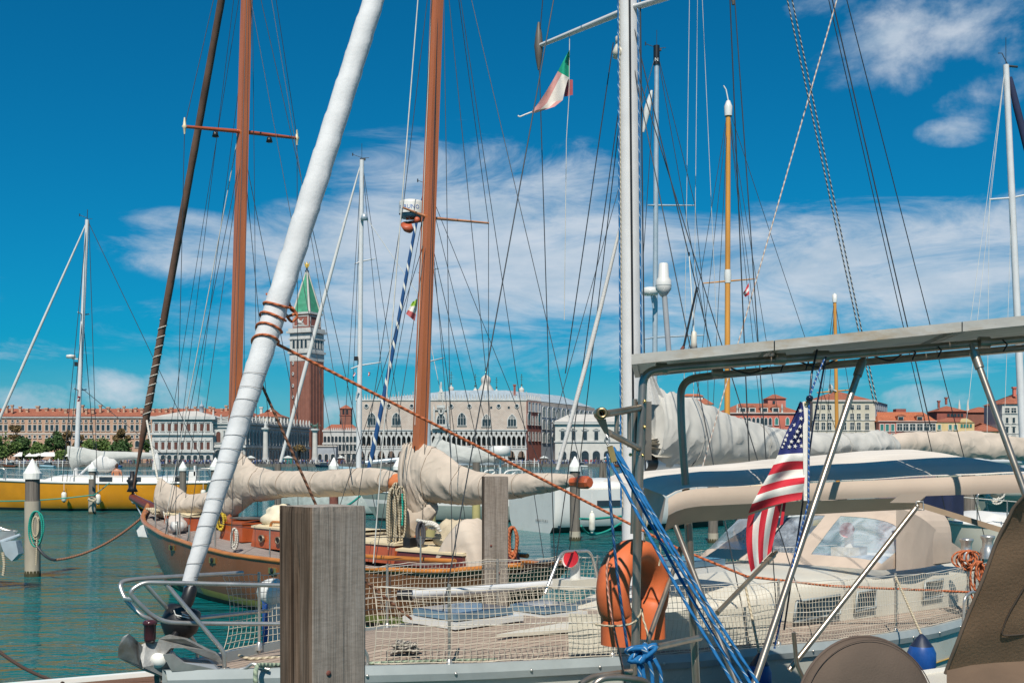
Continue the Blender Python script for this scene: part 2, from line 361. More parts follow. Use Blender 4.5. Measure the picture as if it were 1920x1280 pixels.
# ================================================================ quay
mb = MB(); mb.box((0, 447 + 900, -1.0), (3200, 1800, 4.3), 0)
quay = mb.build('quay', [m_quay], kind='structure')
QZ = 1.15
# unseen island quay and brick building, added behind the camera for warm reflections
mb = MB(); mb.box((0, -60, 0.2), (400, 104, 2.0)); mb.build('island_quay', [MAT('pale island paving', (0.36, 0.33, 0.28), 0.9, var=0.15, scale=0.8)], kind='structure')
wb_ = thing('unseen_brick_building', 'unseen long brick building added behind the viewer for warm reflections', 'building', (0, -50, 1.2))
mb = MB(); mb.box((0, -58, 5.0), (160, 14, 7.6)); mb.build('wall', [MAT('unseen building brick', (0.34, 0.17, 0.11), 0.9, var=0.2, scale=0.6)], wb_)
mb = MB(); mb.prism([(-81, -50.4, 8.85), (-81, -65.6, 8.85), (-81, -58, 12.0)], (162, 0, 0)); mb.build('roof', [MAT('unseen building tile', (0.36, 0.13, 0.07), 0.9)], wb_)
# ---------------------------------------------------------------- building helpers
def outline(kind, w, h, n=6):
    h2 = w / 2
    if kind == 'rect': return [(-h2, 0), (h2, 0), (h2, h), (-h2, h)]
    if kind == 'arch':
        return [(-h2, 0), (h2, 0)] + [(h2 * cos(pi * i / (2 * n)), h - h2 + h2 * sin(pi * i / (2 * n))) for i in range(2 * n + 1)]
    pts = [(-h2, 0), (h2, 0)]; R = w * 0.95; zc = h - sqrt(max(0.01, R * R - (R - h2) ** 2))
    a1 = math.acos((R - h2) / R)
    r = [(-(R - h2) + R * cos(a1 * i / n), zc + R * sin(a1 * i / n)) for i in range(n + 1)]
    return pts + r + [(-x, z) for x, z in reversed(r[:-1])]
WIN = {}
def winmesh(kind, w, h, pane, frame, fr=0.22, sill=True, mull=0, hood=False):
    key = (kind, round(w, 2), round(h, 2), pane.name, frame.name, fr, sill, mull, hood)
    if key in WIN: return WIN[key]
    mb = MB(); ol = outline(kind, w, h)
    mb.poly([(x, -0.05, z) for x, z in ol], 1)
    if fr:
        sc = [(x * (1 + 2 * fr / w), z if z < 0.01 else h * 0 + z + fr * (z / h)) for x, z in ol]
        k = len(ol)
        for i in range(k):
            j = (i + 1) % k
            a, b, c, d = ol[i], ol[j], sc[j], sc[i]
            mb.poly([(a[0], -0.2, a[1]), (b[0], -0.2, b[1]), (c[0], -0.2, c[1]), (d[0], -0.2, d[1])], 0)
            mb.poly([(a[0], -0.05, a[1]), (b[0], -0.05, b[1]), (b[0], -0.2, b[1]), (a[0], -0.2, a[1])], 0)
            mb.poly([(d[0], -0.2, d[1]), (c[0], -0.2, c[1]), (c[0], 0.0, c[1]), (d[0], 0.0, d[1])], 0)
    if sill: mb.box((0, -0.2, -0.12), (w + 2 * fr + 0.2, 0.4, 0.24), 0)
    if hood: mb.box((0, -0.22, h + fr + 0.22), (w + 2 * fr + 0.3, 0.44, 0.25), 0)
    for i in range(mull):
        x = -w / 2 + w * (i + 1) / (mull + 1); mb.box((x, -0.1, h * 0.45), (0.14, 0.1, h * 0.88), 0)
    if mull: mb.box((0, -0.1, h * 0.62), (w, 0.09, 0.14), 0)
    me = mb.mesh('window'); me.materials.append(frame); me.materials.append(pane); WIN[key] = me; return me
class Bld:
    def __init__(s, name, label, cat, A, B, group=None):
        s.A = V(A[0], A[1], 0); s.B = V(B[0], B[1], 0); s.ux = (s.B - s.A).normalized(); s.L = (s.B - s.A).length
        s.nin = V(-s.ux.y, s.ux.x, 0); s.rz = atan2(s.ux.y, s.ux.x)
        s.t = thing(name, label, cat, (s.A.x, s.A.y, QZ), group)
    def pt(s, u, z, d=0.0): return s.A + s.ux * u + s.nin * d + V(0, 0, z)
    def wall(s, z0, z1, depth, mat, u0=0.0, u1=None, d0=0.0, name='wall'):
        u1 = s.L if u1 is None else u1; mb = MB()
        mb.prism([s.pt(u0, z0, d0), s.pt(u1, z0, d0), s.pt(u1, z0, depth), s.pt(u0, z0, depth)], (0, 0, z1 - z0))
        return mb.build(name, [mat], s.t)
    def roof(s, z, h, depth, mat, over=0.6, inset=None, name='roof', u0=0.0, u1=None, d0=0.0):
        u1 = s.L if u1 is None else u1; i = (depth - d0) / 2 if inset is None else inset; mb = MB()
        a = [s.pt(u0 - over, z, d0 - over), s.pt(u1 + over, z, d0 - over), s.pt(u1 + over, z, depth + over), s.pt(u0 - over, z, depth + over)]
        dm = (d0 + depth) / 2; r0 = s.pt(u0 + i, z + h, dm); r1 = s.pt(u1 - i, z + h, dm)
        b = mb.add(a + [r0, r1]); mb.face((b, b + 1, b + 5, b + 4)); mb.face((b + 1, b + 2, b + 5)); mb.face((b + 2, b + 3, b + 4, b + 5)); mb.face((b + 3, b, b + 4)); mb.face((b + 3, b + 2, b + 1, b))
        return mb.build(name, [mat], s.t)
    def band(s, z, h, out, mat, u0=0.0, u1=None, depth=1.0, name='cornice'):
        u1 = s.L if u1 is None else u1; mb = MB()
        mb.prism([s.pt(u0 - out, z, -out), s.pt(u1 + out, z, -out), s.pt(u1 + out, z, depth), s.pt(u0 - out, z, depth)], (0, 0, h))
        return mb.build(name, [mat], s.t)
    def win(s, u, z, me, d=0.0): return piece('window', me, s.t, s.pt(u, z, d), s.rz)
    def row(s, us, z, me):
        for u in us: s.win(u, z, me)
    def even(s, n, m0=0.0, m1=None):
        m1 = s.L if m1 is None else m1; w = (m1 - m0) / n; return [m0 + w * (i + 0.5) for i in range(n)]
    def chim(s, u, z, h, d=3.0, mat=None, w=1.0, flare=True):
        mb = MB(); c = s.pt(u, z, d)
        mb.box(c + V(0, 0, h / 2), (w, w, h), 0, s.rz)
        if flare: mb.box(c + V(0, 0, h + 0.2), (w * 1.5, w * 1.5, 0.6), 0, s.rz)
        return mb.build('chimney', [mat or m_salmon], s.t)
def cells(fn, w, z0, z1, nx, nzz, y0=-0.05, y1=0.5):
    mb = MB(); dx = w / nx; dz = (z1 - z0) / nzz
    for i in range(nx):
        for j in range(nzz):
            x = -w / 2 + (i + 0.5) * dx; z = z0 + (j + 0.5) * dz
            if fn(x, z): continue
            a, b, c, d = x - dx / 2, x + dx / 2, z - dz / 2, z + dz / 2
            mb.poly([(a, y0, c), (b, y0, c), (b, y0, d), (a, y0, d)])
            if fn(x - dx, z): mb.poly([(a, y0, c), (a, y0, d), (a, y1, d), (a, y1, c)])
            if fn(x + dx, z): mb.poly([(b, y0, d), (b, y0, c), (b, y1, c), (b, y1, d)])
            if fn(x, z - dz): mb.poly([(a, y0, c), (a, y1, c), (b, y1, c), (b, y0, c)])
    return mb
# ================================================================ gothic palace
D = 462.0
dp = Bld('gothic_palace', 'pink and white patterned Gothic palace with arcaded lower storeys on the quay', 'palace', (X(668, D), D), (X(987, D), D))
E = V(37.6, 533, 0); zt, zl, zg = Z(750, D), Z(806, D), Z(838, D)
mb = MB(); A_, B_ = dp.A, dp.B
mb.prism([A_ + V(0, 0, zl), B_ + V(0, 0, zl), V(E.x, E.y, zl), V(E.x - 60, 540, zl), V(A_.x, 520, zl)], (0, 0, zt - zl)); mb.build('wall', [m_pink], dp.t, label='upper wall faced with pink and white lozenges')
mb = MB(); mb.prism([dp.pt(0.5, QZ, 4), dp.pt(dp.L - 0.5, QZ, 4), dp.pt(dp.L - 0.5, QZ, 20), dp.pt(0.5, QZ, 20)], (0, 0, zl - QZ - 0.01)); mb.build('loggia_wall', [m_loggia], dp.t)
w = dp.L / 34
def hole(x, z):
    if 7.3 < z < 7.9 and (abs(x) * 6 % 1.0) < 0.45 and abs(x) < w / 2 - 0.25: return True
    if 8.15 < z < 10.9: return abs(x) < w / 2 - 0.22
    if z >= 10.9 and z < 12.2: return abs(x) < (w / 2 - 0.22) * (1 - ((z - 10.9) / 1.35) ** 1.6)
    qx = abs(abs(x) - w / 2)
    zc = 13.0; rx, rz_ = qx, z - zc
    return (rx < 0.62 and abs(rz_) < 0.2) or (abs(rz_) < 0.62 and rx < 0.2) or (sqrt(rx * rx + rz_ * rz_) < 0.36)
me = cells(hole, w, zg - 0.6, zl, 16, 44).mesh('loggia_bay'); me.materials.append(m_istria)
for i in range(34): piece('loggia_bay', me, dp.t, dp.pt((i + 0.5) * w, 0), dp.rz)
w2 = dp.L / 17
def hole2(x, z):
    if z < QZ + 2.6: return abs(x) < w2 / 2 - 0.55
    return abs(x) < (w2 / 2 - 0.55) * sqrt(max(0, 1 - ((z - QZ - 2.6) / 2.4) ** 2.0))
me = cells(hole2, w2, QZ, zg - 0.6, 16, 22, -0.1, 0.9).mesh('arcade_bay'); me.materials.append(m_istria)
for i in range(17): piece('arcade_bay', me, dp.t, dp.pt((i + 0.5) * w2, 0), dp.rz)
dp.band(zl - 0.15, 0.45, 0.35, m_istria); dp.band(zg - 0.75, 0.4, 0.3, m_istria); dp.band(zt - 0.2, 0.5, 0.3, m_istria)
gw = winmesh('gothic', 3.1, 4.9, m_dark, m_istria, 0.3, True, 2); gw2 = winmesh('gothic', 3.2, 4.6, m_dark, m_istria, 0.34, True, 2)
for px in (697, 743, 794, 866): dp.win(X(px, D) - dp.A.x, Z(797, D), gw)
for px in (912, 960):
    o = dp.win(X(px, D) - dp.A.x, Z(799, D), gw2)
    mb = MB(); c = dp.pt(X(px, D) - dp.A.x, Z(799, D), -0.16)
    for q in (-1, 0, 1):
        mb.tube([c + V(q * 1.02 + 0.45 * cos(a), 0, 2.7 + 0.55 * sin(a)) for a in [pi * k / 6 for k in range(7)]], 0.1, 4)
        mb.tube([c + V(q * 0.6 + 0.42 * cos(a), 0, 3.6 + 0.42 * sin(a)) for a in [2 * pi * k / 10 for k in range(10)]], 0.09, 4, closed=True)
    mb.build('tracery', [m_istria], o)
bw = winmesh('gothic', 3.3, 5.2, m_dark, m_istria, 0.5, True, 2)
u = X(827, D) - dp.A.x; dp.win(u, Z(800, D), bw)
mb = MB(); c = dp.pt(u, 0, 0)
mb.box(c + V(0, -0.7, Z(802, D)), (7, 1.4, 0.7)); mb.box(c + V(0, -0.7, Z(800, D) + 0.6), (7, 0.2, 0.9))
for q in (-1, 1):
    mb.box(c + V(q * 2.7, -0.4, Z(786, D)), (0.7, 0.8, 8)); mb.lathe([(0.5, 0), (0.0, 2.4)], c + V(q * 2.7, -0.4, Z(786, D) + 4), 6)
mb.lathe([(1.2, -0.05), (1.0, 0.3), (0.5, 0.3), (0.5, -0.05)], c + V(0, -0.3, Z(772, D)), 10, ax=(V(1, 0, 0), V(0, 0, 1), V(0, -1, 0)))
mb.box(c + V(0, -0.3, Z(762, D)), (3.4, 0.6, 1.2)); mb.box(c + V(0, -0.3, Z(768, D)), (5.6, 0.6, 0.4))
mb.box(c + V(0, 0.3, zt + 1.6), (2.6, 1.4, 3.2)); mb.lathe([(1.0, 0), (0.5, 1.2), (0.25, 1.5), (0.42, 2.4), (0.3, 3.6), (0.22, 4.0), (0.0, 4.4)], c + V(0, 0.3, zt + 3.0), 8)
mb.build('balcony', [m_istria], dp.t, label='carved white balcony window with statue above')
oc = MB(); oc.lathe([(0.0, 0.06), (0.62, 0.06)], n=12, m=1, ax=(V(1, 0, 0), V(0, 0, 1), V(0, -1, 0))); oc.lathe([(0.62, 0.06), (0.62, 0.25), (0.95, 0.25), (0.95, 0)], n=12, m=0, ax=(V(1, 0, 0), V(0, 0, 1), V(0, -1, 0)))
me = oc.mesh('oculus'); me.materials.append(m_istria); me.materials.append(m_dark)
for px in (687, 729, 772, 846, 880, 935, 969): piece('oculus', me, dp.t, dp.pt(X(px, D) - dp.A.x, Z(761, D)), dp.rz)
sq = winmesh('rect', 0.8, 0.9, m_dark, m_pink, 0.0, False)
for px in (921, 954): dp.win(X(px, D) - dp.A.x, Z(766, D), sq)
mb = MB()
n = 60
for i in range(n + 1):
    u = dp.L * i / n; c = dp.pt(u, zt + 0.3, 0.2); h = 2.6 if i % 5 == 0 else 1.5
    mb.box(c + V(0, 0, 0.35), (0.55, 0.3, 0.7)); mb.lathe([(0.3, 0), (0.12, h * 0.6), (0.16, h * 0.75), (0, h)], c + V(0, 0, 0.7), 4)
ue = (E - B_).normalized()
for i in range(8):
    c = B_ + ue * (1.2 + i * 1.9) + V(-0.3, 0, zt + 0.3); mb.box(c + V(0, 0, 0.5), (0.5, 0.9, 1.0)); mb.lathe([(0.35, 0), (0.12, 1.0), (0, 1.6)], c + V(0, 0, 1.0), 4)
mb.build('crenellation', [m_istria], dp.t, kind='stuff')
mb = MB(); zz = zt + 0.35
b = mb.add([A_ + V(2, 1, zz - 0.3), B_ + V(-1, 1, zz), V(E.x - 1, E.y, zz), V(A_.x, 520, zz), A_ + V(38, 18, zz + 4.6), B_ + V(-8, 18, zz + 4.6), V(E.x - 16, E.y - 4, zz + 5)])
for q in ((0, 1, 5, 4), (1, 2, 6, 5), (0, 4, 3), (4, 5, 6, 2, 3)): mb.face([b + i for i in q])
mb.build('roof', [m_lead], dp.t)
# east flank: a red brick bay, then stone coloured grey as if shaded, along the canal
ke = B_.lerp(E, 0.185); off = V(ue.y, -ue.x, 0) * 0.25
def flank(p, q, z0, z1, mat, name):
    mb = MB(); o2 = V(ue.y, -ue.x, 0) * 0.3; mb.prism([p + V(0, 0, z0), q + V(0, 0, z0), q + o2 + V(0, 0, z0), p + o2 + V(0, 0, z0)], (0, 0, z1 - z0)); return mb.build(name, [mat], dp.t)
flank(B_, ke, QZ, zt - 0.3, m_brick2, 'side_wall'); flank(ke, E, QZ, zt - 1.5, m_shade_stone, 'side_wall')
o2 = V(ue.y, -ue.x, 0) * 0.3; rze = atan2(ue.y, ue.x)
fw = winmesh('gothic', 2.6, 5.2, m_dark, m_istria, 0.3); fs = winmesh('rect', 1.3, 3.2, m_dark, m_istria, 0.2)
for k, tt in enumerate((0.14, 0.4, 0.62, 0.86)):
    c = B_.lerp(ke, tt) + o2; piece('window', fw if k in (0, 3) else fs, dp.t, c + V(0, 0, Z(795, D)), rze)
    piece('window', winmesh('rect', 2.0, 3.4, m_shade_stone, m_istria, 0.2), dp.t, c + V(0, 0, Z(770, D)), rze); piece('window', fs, dp.t, c + V(0, 0, Z(825, D)), rze)
for k in range(12):
    c = ke.lerp(E, (k + 0.5) / 12) + o2
    for zq in (Z(778, D), Z(802, D), Z(828, D)): piece('window', winmesh('arch', 3.0, 4.0, m_dark, m_istria, 0.25, True, 1), dp.t, c + V(0, 0, zq), rze)
dp.chim(X(965, D) - dp.A.x, zt + 2, 4.2, 8, m_brick2, 0.9)
# ================================================================ basilica domes behind
YB = 590.0
bs = thing('basilica', 'pale ribbed onion domes with crosses behind the palace roof', 'church', (X(911, YB), YB, QZ))
mb = MB(); mb.box((X(905, YB), YB + 15, 14), (62, 50, 26)); mb.build('wall', [m_shade_stone], bs)
def dome(px, ytop, ybulb, ybase, r, mat=m_sroof):
    mb = MB(); c = V(X(px, YB), YB, 0); zb, z1, z2 = Z(ybase, YB), Z(ybulb, YB), Z(ytop, YB)
    mb.lathe([(r * 1.9, zb - 2), (r * 1.75, zb), (r * 1.2, zb + (z1 - zb) * 0.35), (r * 0.82, z1 - r * 0.75), (r * 0.98, z1 - r * 0.4), (r, z1), (r * 0.9, z1 + r * 0.4), (r * 0.6, z1 + r * 0.75), (r * 0.2, z1 + r * 0.98), (0.22, z1 + r * 1.25), (0.2, z1 + r * 1.5), (0.0, z1 + r * 1.52)], c, 14)
    d = mb.build('dome', [mat], bs); mb = MB()
    mb.tube([c + V(0, 0, z1 + r), c + V(0, 0, z2)], 0.14, 5); zc = lerp(z1 + r, z2, 0.72)
    for k in (0.62, 0.82): mb.tube([c + V(-0.7, 0, lerp(z1 + r, z2, k)), c + V(0.7, 0, lerp(z1 + r, z2, k))], 0.12, 5)
    mb.ball(c + V(0, 0, lerp(z1 + r, z2, 0.18)), 0.5); mb.ball(c + V(0, 0, z2), 0.28); mb.build('cross', [m_bronze], d)
dome(911, 690, 712, 733, 2.55); dome(846, 698, 729, 738, 1.4); dome(891, 702, 732, 738, 1.1); dome(931, 708, 733, 738, 0.8); dome(978, 702, 731, 738, 1.35)
# ================================================================ bell tower
YC = 584.0; th = radians(-25); cx = X(575.5, YC)
ct = thing('bell_tower', 'tall red brick bell tower with white belfry, green spire and gilded angel', 'tower', (cx, YC, QZ))
axc = (V(cos(th), sin(th), 0), V(-sin(th), cos(th), 0), V(0, 0, 1)); a = 11.9
def ZC(y): return Z(y, YC)
def cbox(z0, z1, s, mat, name, parent=None):
    mb = MB(); mb.box((cx, YC, (z0 + z1) / 2), (s, s, z1 - z0), 0, ax=axc); return mb.build(name, [mat], parent or ct)
cbox(QZ, ZC(678), a, m_brick, 'shaft')
mb = MB()
for f in range(4):
    ax0 = axc[0] if f % 2 == 0 else axc[1]; nn = (axc[1] * -1, axc[0], axc[1], axc[0] * -1)[f]
    for q in (-0.44, -0.22, 0.0, 0.22, 0.44):
        mb.box(V(cx, YC, 0) + nn * (a / 2 + 0.06) + ax0 * (q * a) + V(0, 0, (QZ + ZC(684)) / 2), (0.9, 0.24, ZC(684) - QZ), 0, ax=(ax0, nn, V(0, 0, 1)))
mb.build('pilaster', [m_brick], ct)
sw = MB(); sw.lathe([(0.42, 0), (0.42, 0.25), (0.75, 0.25), (0.75, 0)], n=8, ax=(V(0.8, 0, 0), V(0, 0, 1.3), V(0, -1, 0))); sw.lathe([(0, 0.05), (0.45, 0.05)], n=8, m=1, ax=(V(0.8, 0, 0), V(0, 0, 1.3), V(0, -1, 0)))
me = sw.mesh('slit_window'); me.materials.append(m_istria); me.materials.append(m_dark)
nl = axc[1] * -1
for y in (682, 702, 724, 745, 770): piece('slit_window', me, ct, V(cx, YC, ZC(y)) + nl * (a / 2 + 0.2) - axc[0] * (a * 0.33), th)
cbox(ZC(678), ZC(661), a + 0.3, m_istria, 'belfry_base'); cbox(ZC(664), ZC(660), a + 1.6, m_istria, 'cornice')
bel = cbox(ZC(660), ZC(627), a + 0.1, m_istria, 'belfry'); cbox(ZC(638), ZC(635.5), a + 1.2, m_istria, 'cornice'); cbox(ZC(626), ZC(622), a + 2.6, m_istria, 'cornice'); cbox(ZC(622.0), ZC(617), a + 1.2, m_istria, 'balustrade')
aw = winmesh('arch', 1.35, 4.1, m_dark, m_istria, 0.25, False)
for f in range(2):
    ax0 = (axc[0], axc[1])[f]; nn = (nl, axc[0])[f]; rz = (th, th + pi / 2)[f]
    for q in (-0.3, -0.1, 0.1, 0.3): piece('belfry_arch', aw, bel, V(cx, YC, ZC(654)) + nn * (a / 2 + 0.05) + ax0 * (q * a), rz)
att = cbox(ZC(616.9), ZC(591), 10.0, m_brick2, 'attic')
mb = MB()
for nn, ax0 in ((nl, axc[0]), (axc[0], axc[1])):
    c = V(cx, YC, 0) + nn * 5.05
    for q in (-1, 1): mb.box(c + ax0 * (q * 4.2) + V(0, 0, ZC(603)), (0.5, 0.3, ZC(593) - ZC(614)), 0, ax=(ax0, nn, V(0, 0, 1)))
    for y in (613, 594.5): mb.box(c + V(0, 0, ZC(y)), (8.8, 0.3, 0.45), 0, ax=(ax0, nn, V(0, 0, 1)))
c = V(cx, YC, 0) + nl * 5.1
mb.box(c + V(0, 0, ZC(611)), (4.4, 0.5, 0.5), 0, ax=(axc[0], nl, V(0, 0, 1)))
mb.ball(c + V(0, 0, ZC(606)), 1.0, 0, 10, 7, (1.7, 0.4, 0.8)); mb.ball(c - axc[0] * 1.5 + V(0, 0, ZC(602.5)), 0.75, 0, 8, 6)
for q in (-1.3, -0.6, 0.7, 1.3): mb.box(c + axc[0] * q + V(0, 0, ZC(609)), (0.35, 0.4, 1.1))
mb.prism([c + axc[0] * 0.2 + V(0, 0, ZC(604)), c + axc[0] * 1.8 + V(0, 0, ZC(599)), c + axc[0] * 1.3 + V(0, 0, ZC(605))], nl * 0.3)
mb.build('winged_lion_relief', [m_istria], att)
cbox(ZC(590.9), ZC(587), 11.4, m_istria, 'cornice')
def pyr(s, z0, z1, mat, name, parent=None, tip=0.25):
    mb = MB(); b = mb.add([V(cx, YC, z0) + axc[0] * (p * s / 2) + axc[1] * (q * s / 2) for p, q in ((-1, -1), (1, -1), (1, 1), (-1, 1))] + [V(cx, YC, z1) + axc[0] * (p * tip) + axc[1] * (q * tip) for p, q in ((-1, -1), (1, -1), (1, 1), (-1, 1))])
    for i in range(4): mb.face((b + i, b + (i + 1) % 4, b + 4 + (i + 1) % 4, b + 4 + i))
    mb.face((b + 4, b + 5, b + 6, b + 7)); return mb.build(name, [mat], parent or ct)
sp = pyr(9.8, ZC(586.9), ZC(507), m_copper, 'spire')
mb = MB()
for p, q in ((-1, -1), (1, -1), (1, 1), (-1, 1)):
    mb.tube([V(cx, YC, ZC(586.9)) + axc[0] * (p * 4.7) + axc[1] * (q * 4.7), V(cx, YC, ZC(507)) + axc[0] * (p * 0.2) + axc[1] * (q * 0.2)], [0.75, 0.42], 4)
mb.build('spire_edge', [m_sroof], sp)
mb = MB(); mb.lathe([(0.9, 0), (0.95, 0.8), (0.5, 0.9), (0.55, 1.7), (0.3, 1.8), (0.3, 2.3), (0.0, 2.4)], (cx, YC, ZC(510)), 10); mb.build('finial', [m_dark], sp)
mb = MB(); zb = ZC(502.5); mb.lathe([(0.62, 0), (0.7, 0.7), (0.42, 1.6), (0.45, 2.2), (0.2, 2.45), (0.3, 2.75), (0.22, 3.05), (0, 3.15)], (cx, YC, zb), 8)
for q in (-1, 1): mb.prism([V(cx + q * 0.3, YC, zb + 1.4), V(cx + q * 1.35, YC, zb + 3.3), V(cx + q * 1.2, YC, zb + 1.6), V(cx + q * 0.8, YC, zb + 0.5)], (0, 0.25, 0))
mb.build('angel_statue', [m_gold], sp)
# ================================================================ library, mint, long palace
YL = 455.0
lb = Bld('library', 'long white arcaded library with balustraded roof beside the bell tower', 'building', (X(400, YL), YL), (X(458, YL), YL))
ed = V(X(580, 530), 530, 0); ul = (ed - lb.B).normalized(); rzl = atan2(ul.y, ul.x); zl_ = 17.0
mb = MB(); mb.prism([lb.A + V(0, 0, QZ), lb.B + V(0, 0, QZ), ed + V(0, 0, QZ), ed + V(-25, 2, QZ), lb.A + V(0, 30, QZ)], (0, 0, zl_ - QZ)); mb.build('wall', [m_istria], lb.t)
aw1 = winmesh('arch', 1.9, 4.4, m_dark, m_istria, 0.25, True); aw2 = winmesh('arch', 2.2, 5.0, m_dark, m_istria, 0.3, False); aws = winmesh('arch', 1.7, 4.2, m_shut, m_istria, 0.25, True)
for u in lb.even(3): lb.win(u, 9.4, aws); lb.win(u, 1.6, aw2)
cm = MB(); cm.lathe([(0.36, 0), (0.3, 0.3), (0.28, 4.9), (0.42, 5.3), (0.42, 5.5)], n=8); cme = cm.mesh('engaged_column'); cme.materials.append(m_istria)
for i in range(4): piece('engaged_column', cme, lb.t, lb.pt(0.3 + i * (lb.L - 0.6) / 3, 8.6, -0.35))
Le = (ed - lb.B).length; ne = V(ul.y, -ul.x, 0)
for i in range(21):
    c = lb.B + ul * (Le * (i + 0.5) / 21)
    piece('window', aw1, lb.t, c + V(0, 0, 9.3), rzl); piece('window', aw2, lb.t, c + V(0, 0, 1.6), rzl); piece('engaged_column', cme, lb.t, lb.B + ul * (Le * i / 21 + 0.4) + ne * 0.4 + V(0, 0, 8.6), rzl)
def lband(z, h, out):
    mb = MB(); mb.prism([lb.A + V(-out, -out, z), lb.B + V(0, -out, z) + ne * out, ed + ne * out + V(0, 0, z), ed + V(0, 0, z), lb.B + V(-1, 1, z), lb.A + V(-out, 1, z)], (0, 0, h)); mb.build('cornice', [m_istria], lb.t)
lband(7.4, 0.9, 0.7); lband(15.2, 0.5, 0.5); lband(zl_ - 0.5, 0.7, 0.9)
mb = MB()
for k in range(24):
    c = (lb.A.lerp(lb.B, k / 4) if k < 4 else lb.B.lerp(ed, (k - 4) / 19)) + V(0, 0, zl_ + 0.2)
    mb.box(c + V(0, 0, 0.6), (0.8, 0.8, 1.2)); mb.lathe([(0.4, 1.2), (0.45, 1.9), (0.3, 2.6), (0.22, 2.9), (0, 3.2)] if k else [(0.6, 1.2), (0.15, 4.8), (0, 5)], c, 5)
for p, q in ((lb.A, lb.B), (lb.B, ed)): mb.tube([p + V(0, 0, zl_ + 1.2), q + V(0, 0, zl_ + 1.2)], 0.16, 4); mb.tube([p + V(0, 0, zl_ + 0.6), q + V(0, 0, zl_ + 0.6)], 0.25, 4)
mb.build('balustrade', [m_istria], lb.t)
YZ = 453.0
zc = Bld('mint', 'three-storey white stone mint building with brown shutters and pale hipped roof', 'building', (X(285, YZ), YZ), (X(399, YZ), YZ))
ze = Z(783, YZ); zc.wall(QZ, ze, 24, m_istria)
rw = winmesh('rect', 1.25, 2.9, m_shut, m_istria, 0.35, True, 0, True); ra = winmesh('arch', 1.6, 3.2, m_dark, m_istria, 0.2, False)
us = zc.even(9, 0.5, zc.L - 0.5); zc.row(us, Z(808, YZ), rw); zc.row(us, Z(842.5, YZ), rw); zc.row(us, QZ + 0.2, ra)
mb = MB()
for i in range(10):
    for z0, z1 in ((Z(812, YZ), Z(788, YZ)), (Z(846, YZ), Z(822, YZ))): mb.box(zc.pt(0.6 + i * (zc.L - 1.2) / 9, (z0 + z1) / 2, -0.15), (0.5, 0.5, z1 - z0))
mb.build('pilaster', [m_istria], zc.t)
for y, h, o in ((786, 1.2, 1.2), (815, 0.9, 0.8), (848, 0.9, 0.8)): zc.band(Z(y, YZ), h, o, m_istria)
zc.roof(ze + 0.1, 3.0, 24, m_sroof, 1.2, 9)
mb = MB(); mb.lathe([(0.9, 0), (0.9, 2.2), (1.1, 2.3), (0.5, 3.0), (0.2, 3.4), (0.1, 4.6), (0, 4.7)], zc.pt(zc.L * 0.68, ze + 2.6, 12), 8); mb.build('lantern', [m_shade_stone], zc.t)
YR = 525.0
rp = Bld('royal_palace', 'very long salmon pink palace with tiled roof and many chimneys behind the garden', 'palace', (X(-90, YR), YR), (X(475, YR), YR))
zr = Z(782, YR); rp.wall(QZ, zr, 20, m_salmon); rp.band(zr - 0.3, 0.7, 0.6, m_istria); rp.band(Z(813.5, YR), 0.45, 0.25, m_sroof); rp.roof(zr + 0.4, 3.9, 20, m_tile, 0.8, 6)
wt = winmesh('rect', 1.35, 2.6, m_dark, m_sroof, 0.22); ws = winmesh('rect', 1.0, 0.95, m_dark, m_sroof, 0.15); wm = winmesh('rect', 1.0, 1.1, m_dark, m_white, 0.2); wg = winmesh('arch', 1.8, 2.9, m_dark, m_sroof, 0.2)
px = -85
k = 0
while px < 290:
    u = X(px, YR) - rp.A.x
    rp.win(u, Z(807, YR), wt); rp.win(u, Z(791, YR), ws); rp.win(u, Z(820.5, YR), wm)
    if k % 2 == 0: rp.win(u, Z(838, YR), wg)
    px += (9.6 if k % 3 else 12.8); k += 1
random.seed(3)
px = -80
while px < 470:
    rp.chim(X(px, YR) - rp.A.x, zr + random.uniform(0.8, 2.2), random.uniform(1.8, 3.2), random.uniform(2, 7), m_salmon, random.uniform(0.8, 1.2)); px += random.uniform(8, 19)
YQ = 500.0
rb = Bld('tiled_house', 'beige house with red hipped roof showing above the library balustrade', 'house', (X(473, YQ), YQ), (X(529, YQ), YQ))
rb.wall(QZ, Z(781, YQ), 16, m_cream); rb.roof(Z(781, YQ), 3.4, 16, m_tile, 0.6); rb.row(rb.even(7), Z(790, YQ), winmesh('rect', 0.9, 1.4, m_dark, m_white, 0.15)); rb.chim(3, Z(778, YQ), 3.2, 4, m_white, 1.0); rb.chim(7, Z(776, YQ), 2.4, 6, m_white, 1.0)
YV = 572.0
pv = Bld('arcaded_palace', 'white triple-arcaded palace seen between the bell tower and the pink palace', 'building', (X(606, YV), YV), (X(669, YV), YV))
pv.wall(QZ, Z(808, YV), 14, m_istria)
pa = winmesh('arch', 1.35, 3.0, m_dark, m_istria, 0.16, True); pb = winmesh('arch', 1.9, 4.0, m_dark, m_istria, 0.2, False)
pv.row(pv.even(9), Z(829, YV), pa); pv.row(pv.even(9), Z(845, YV), pa); pv.row(pv.even(6), QZ + 0.5, pb)
for y in (809, 833, 850): pv.band(Z(y, YV), 0.8, 0.4, m_istria)
mb = MB()
for i in range(18): mb.lathe([(0.32, 0), (0.32, 0.7), (0.0, 1.7)], pv.pt((i + 0.5) * pv.L / 18, Z(807, YV), 0.2), 5)
mb.build('crenellation', [m_istria], pv.t, kind='stuff'); pv.roof(Z(806, YV), 3.0, 14, m_tile, 0.2, 3)
bt = Bld('brick_turret', 'small red brick turret with pyramid roof beside the arcaded palace', 'tower', (X(637, 640), 640), (X(658, 640), 640))
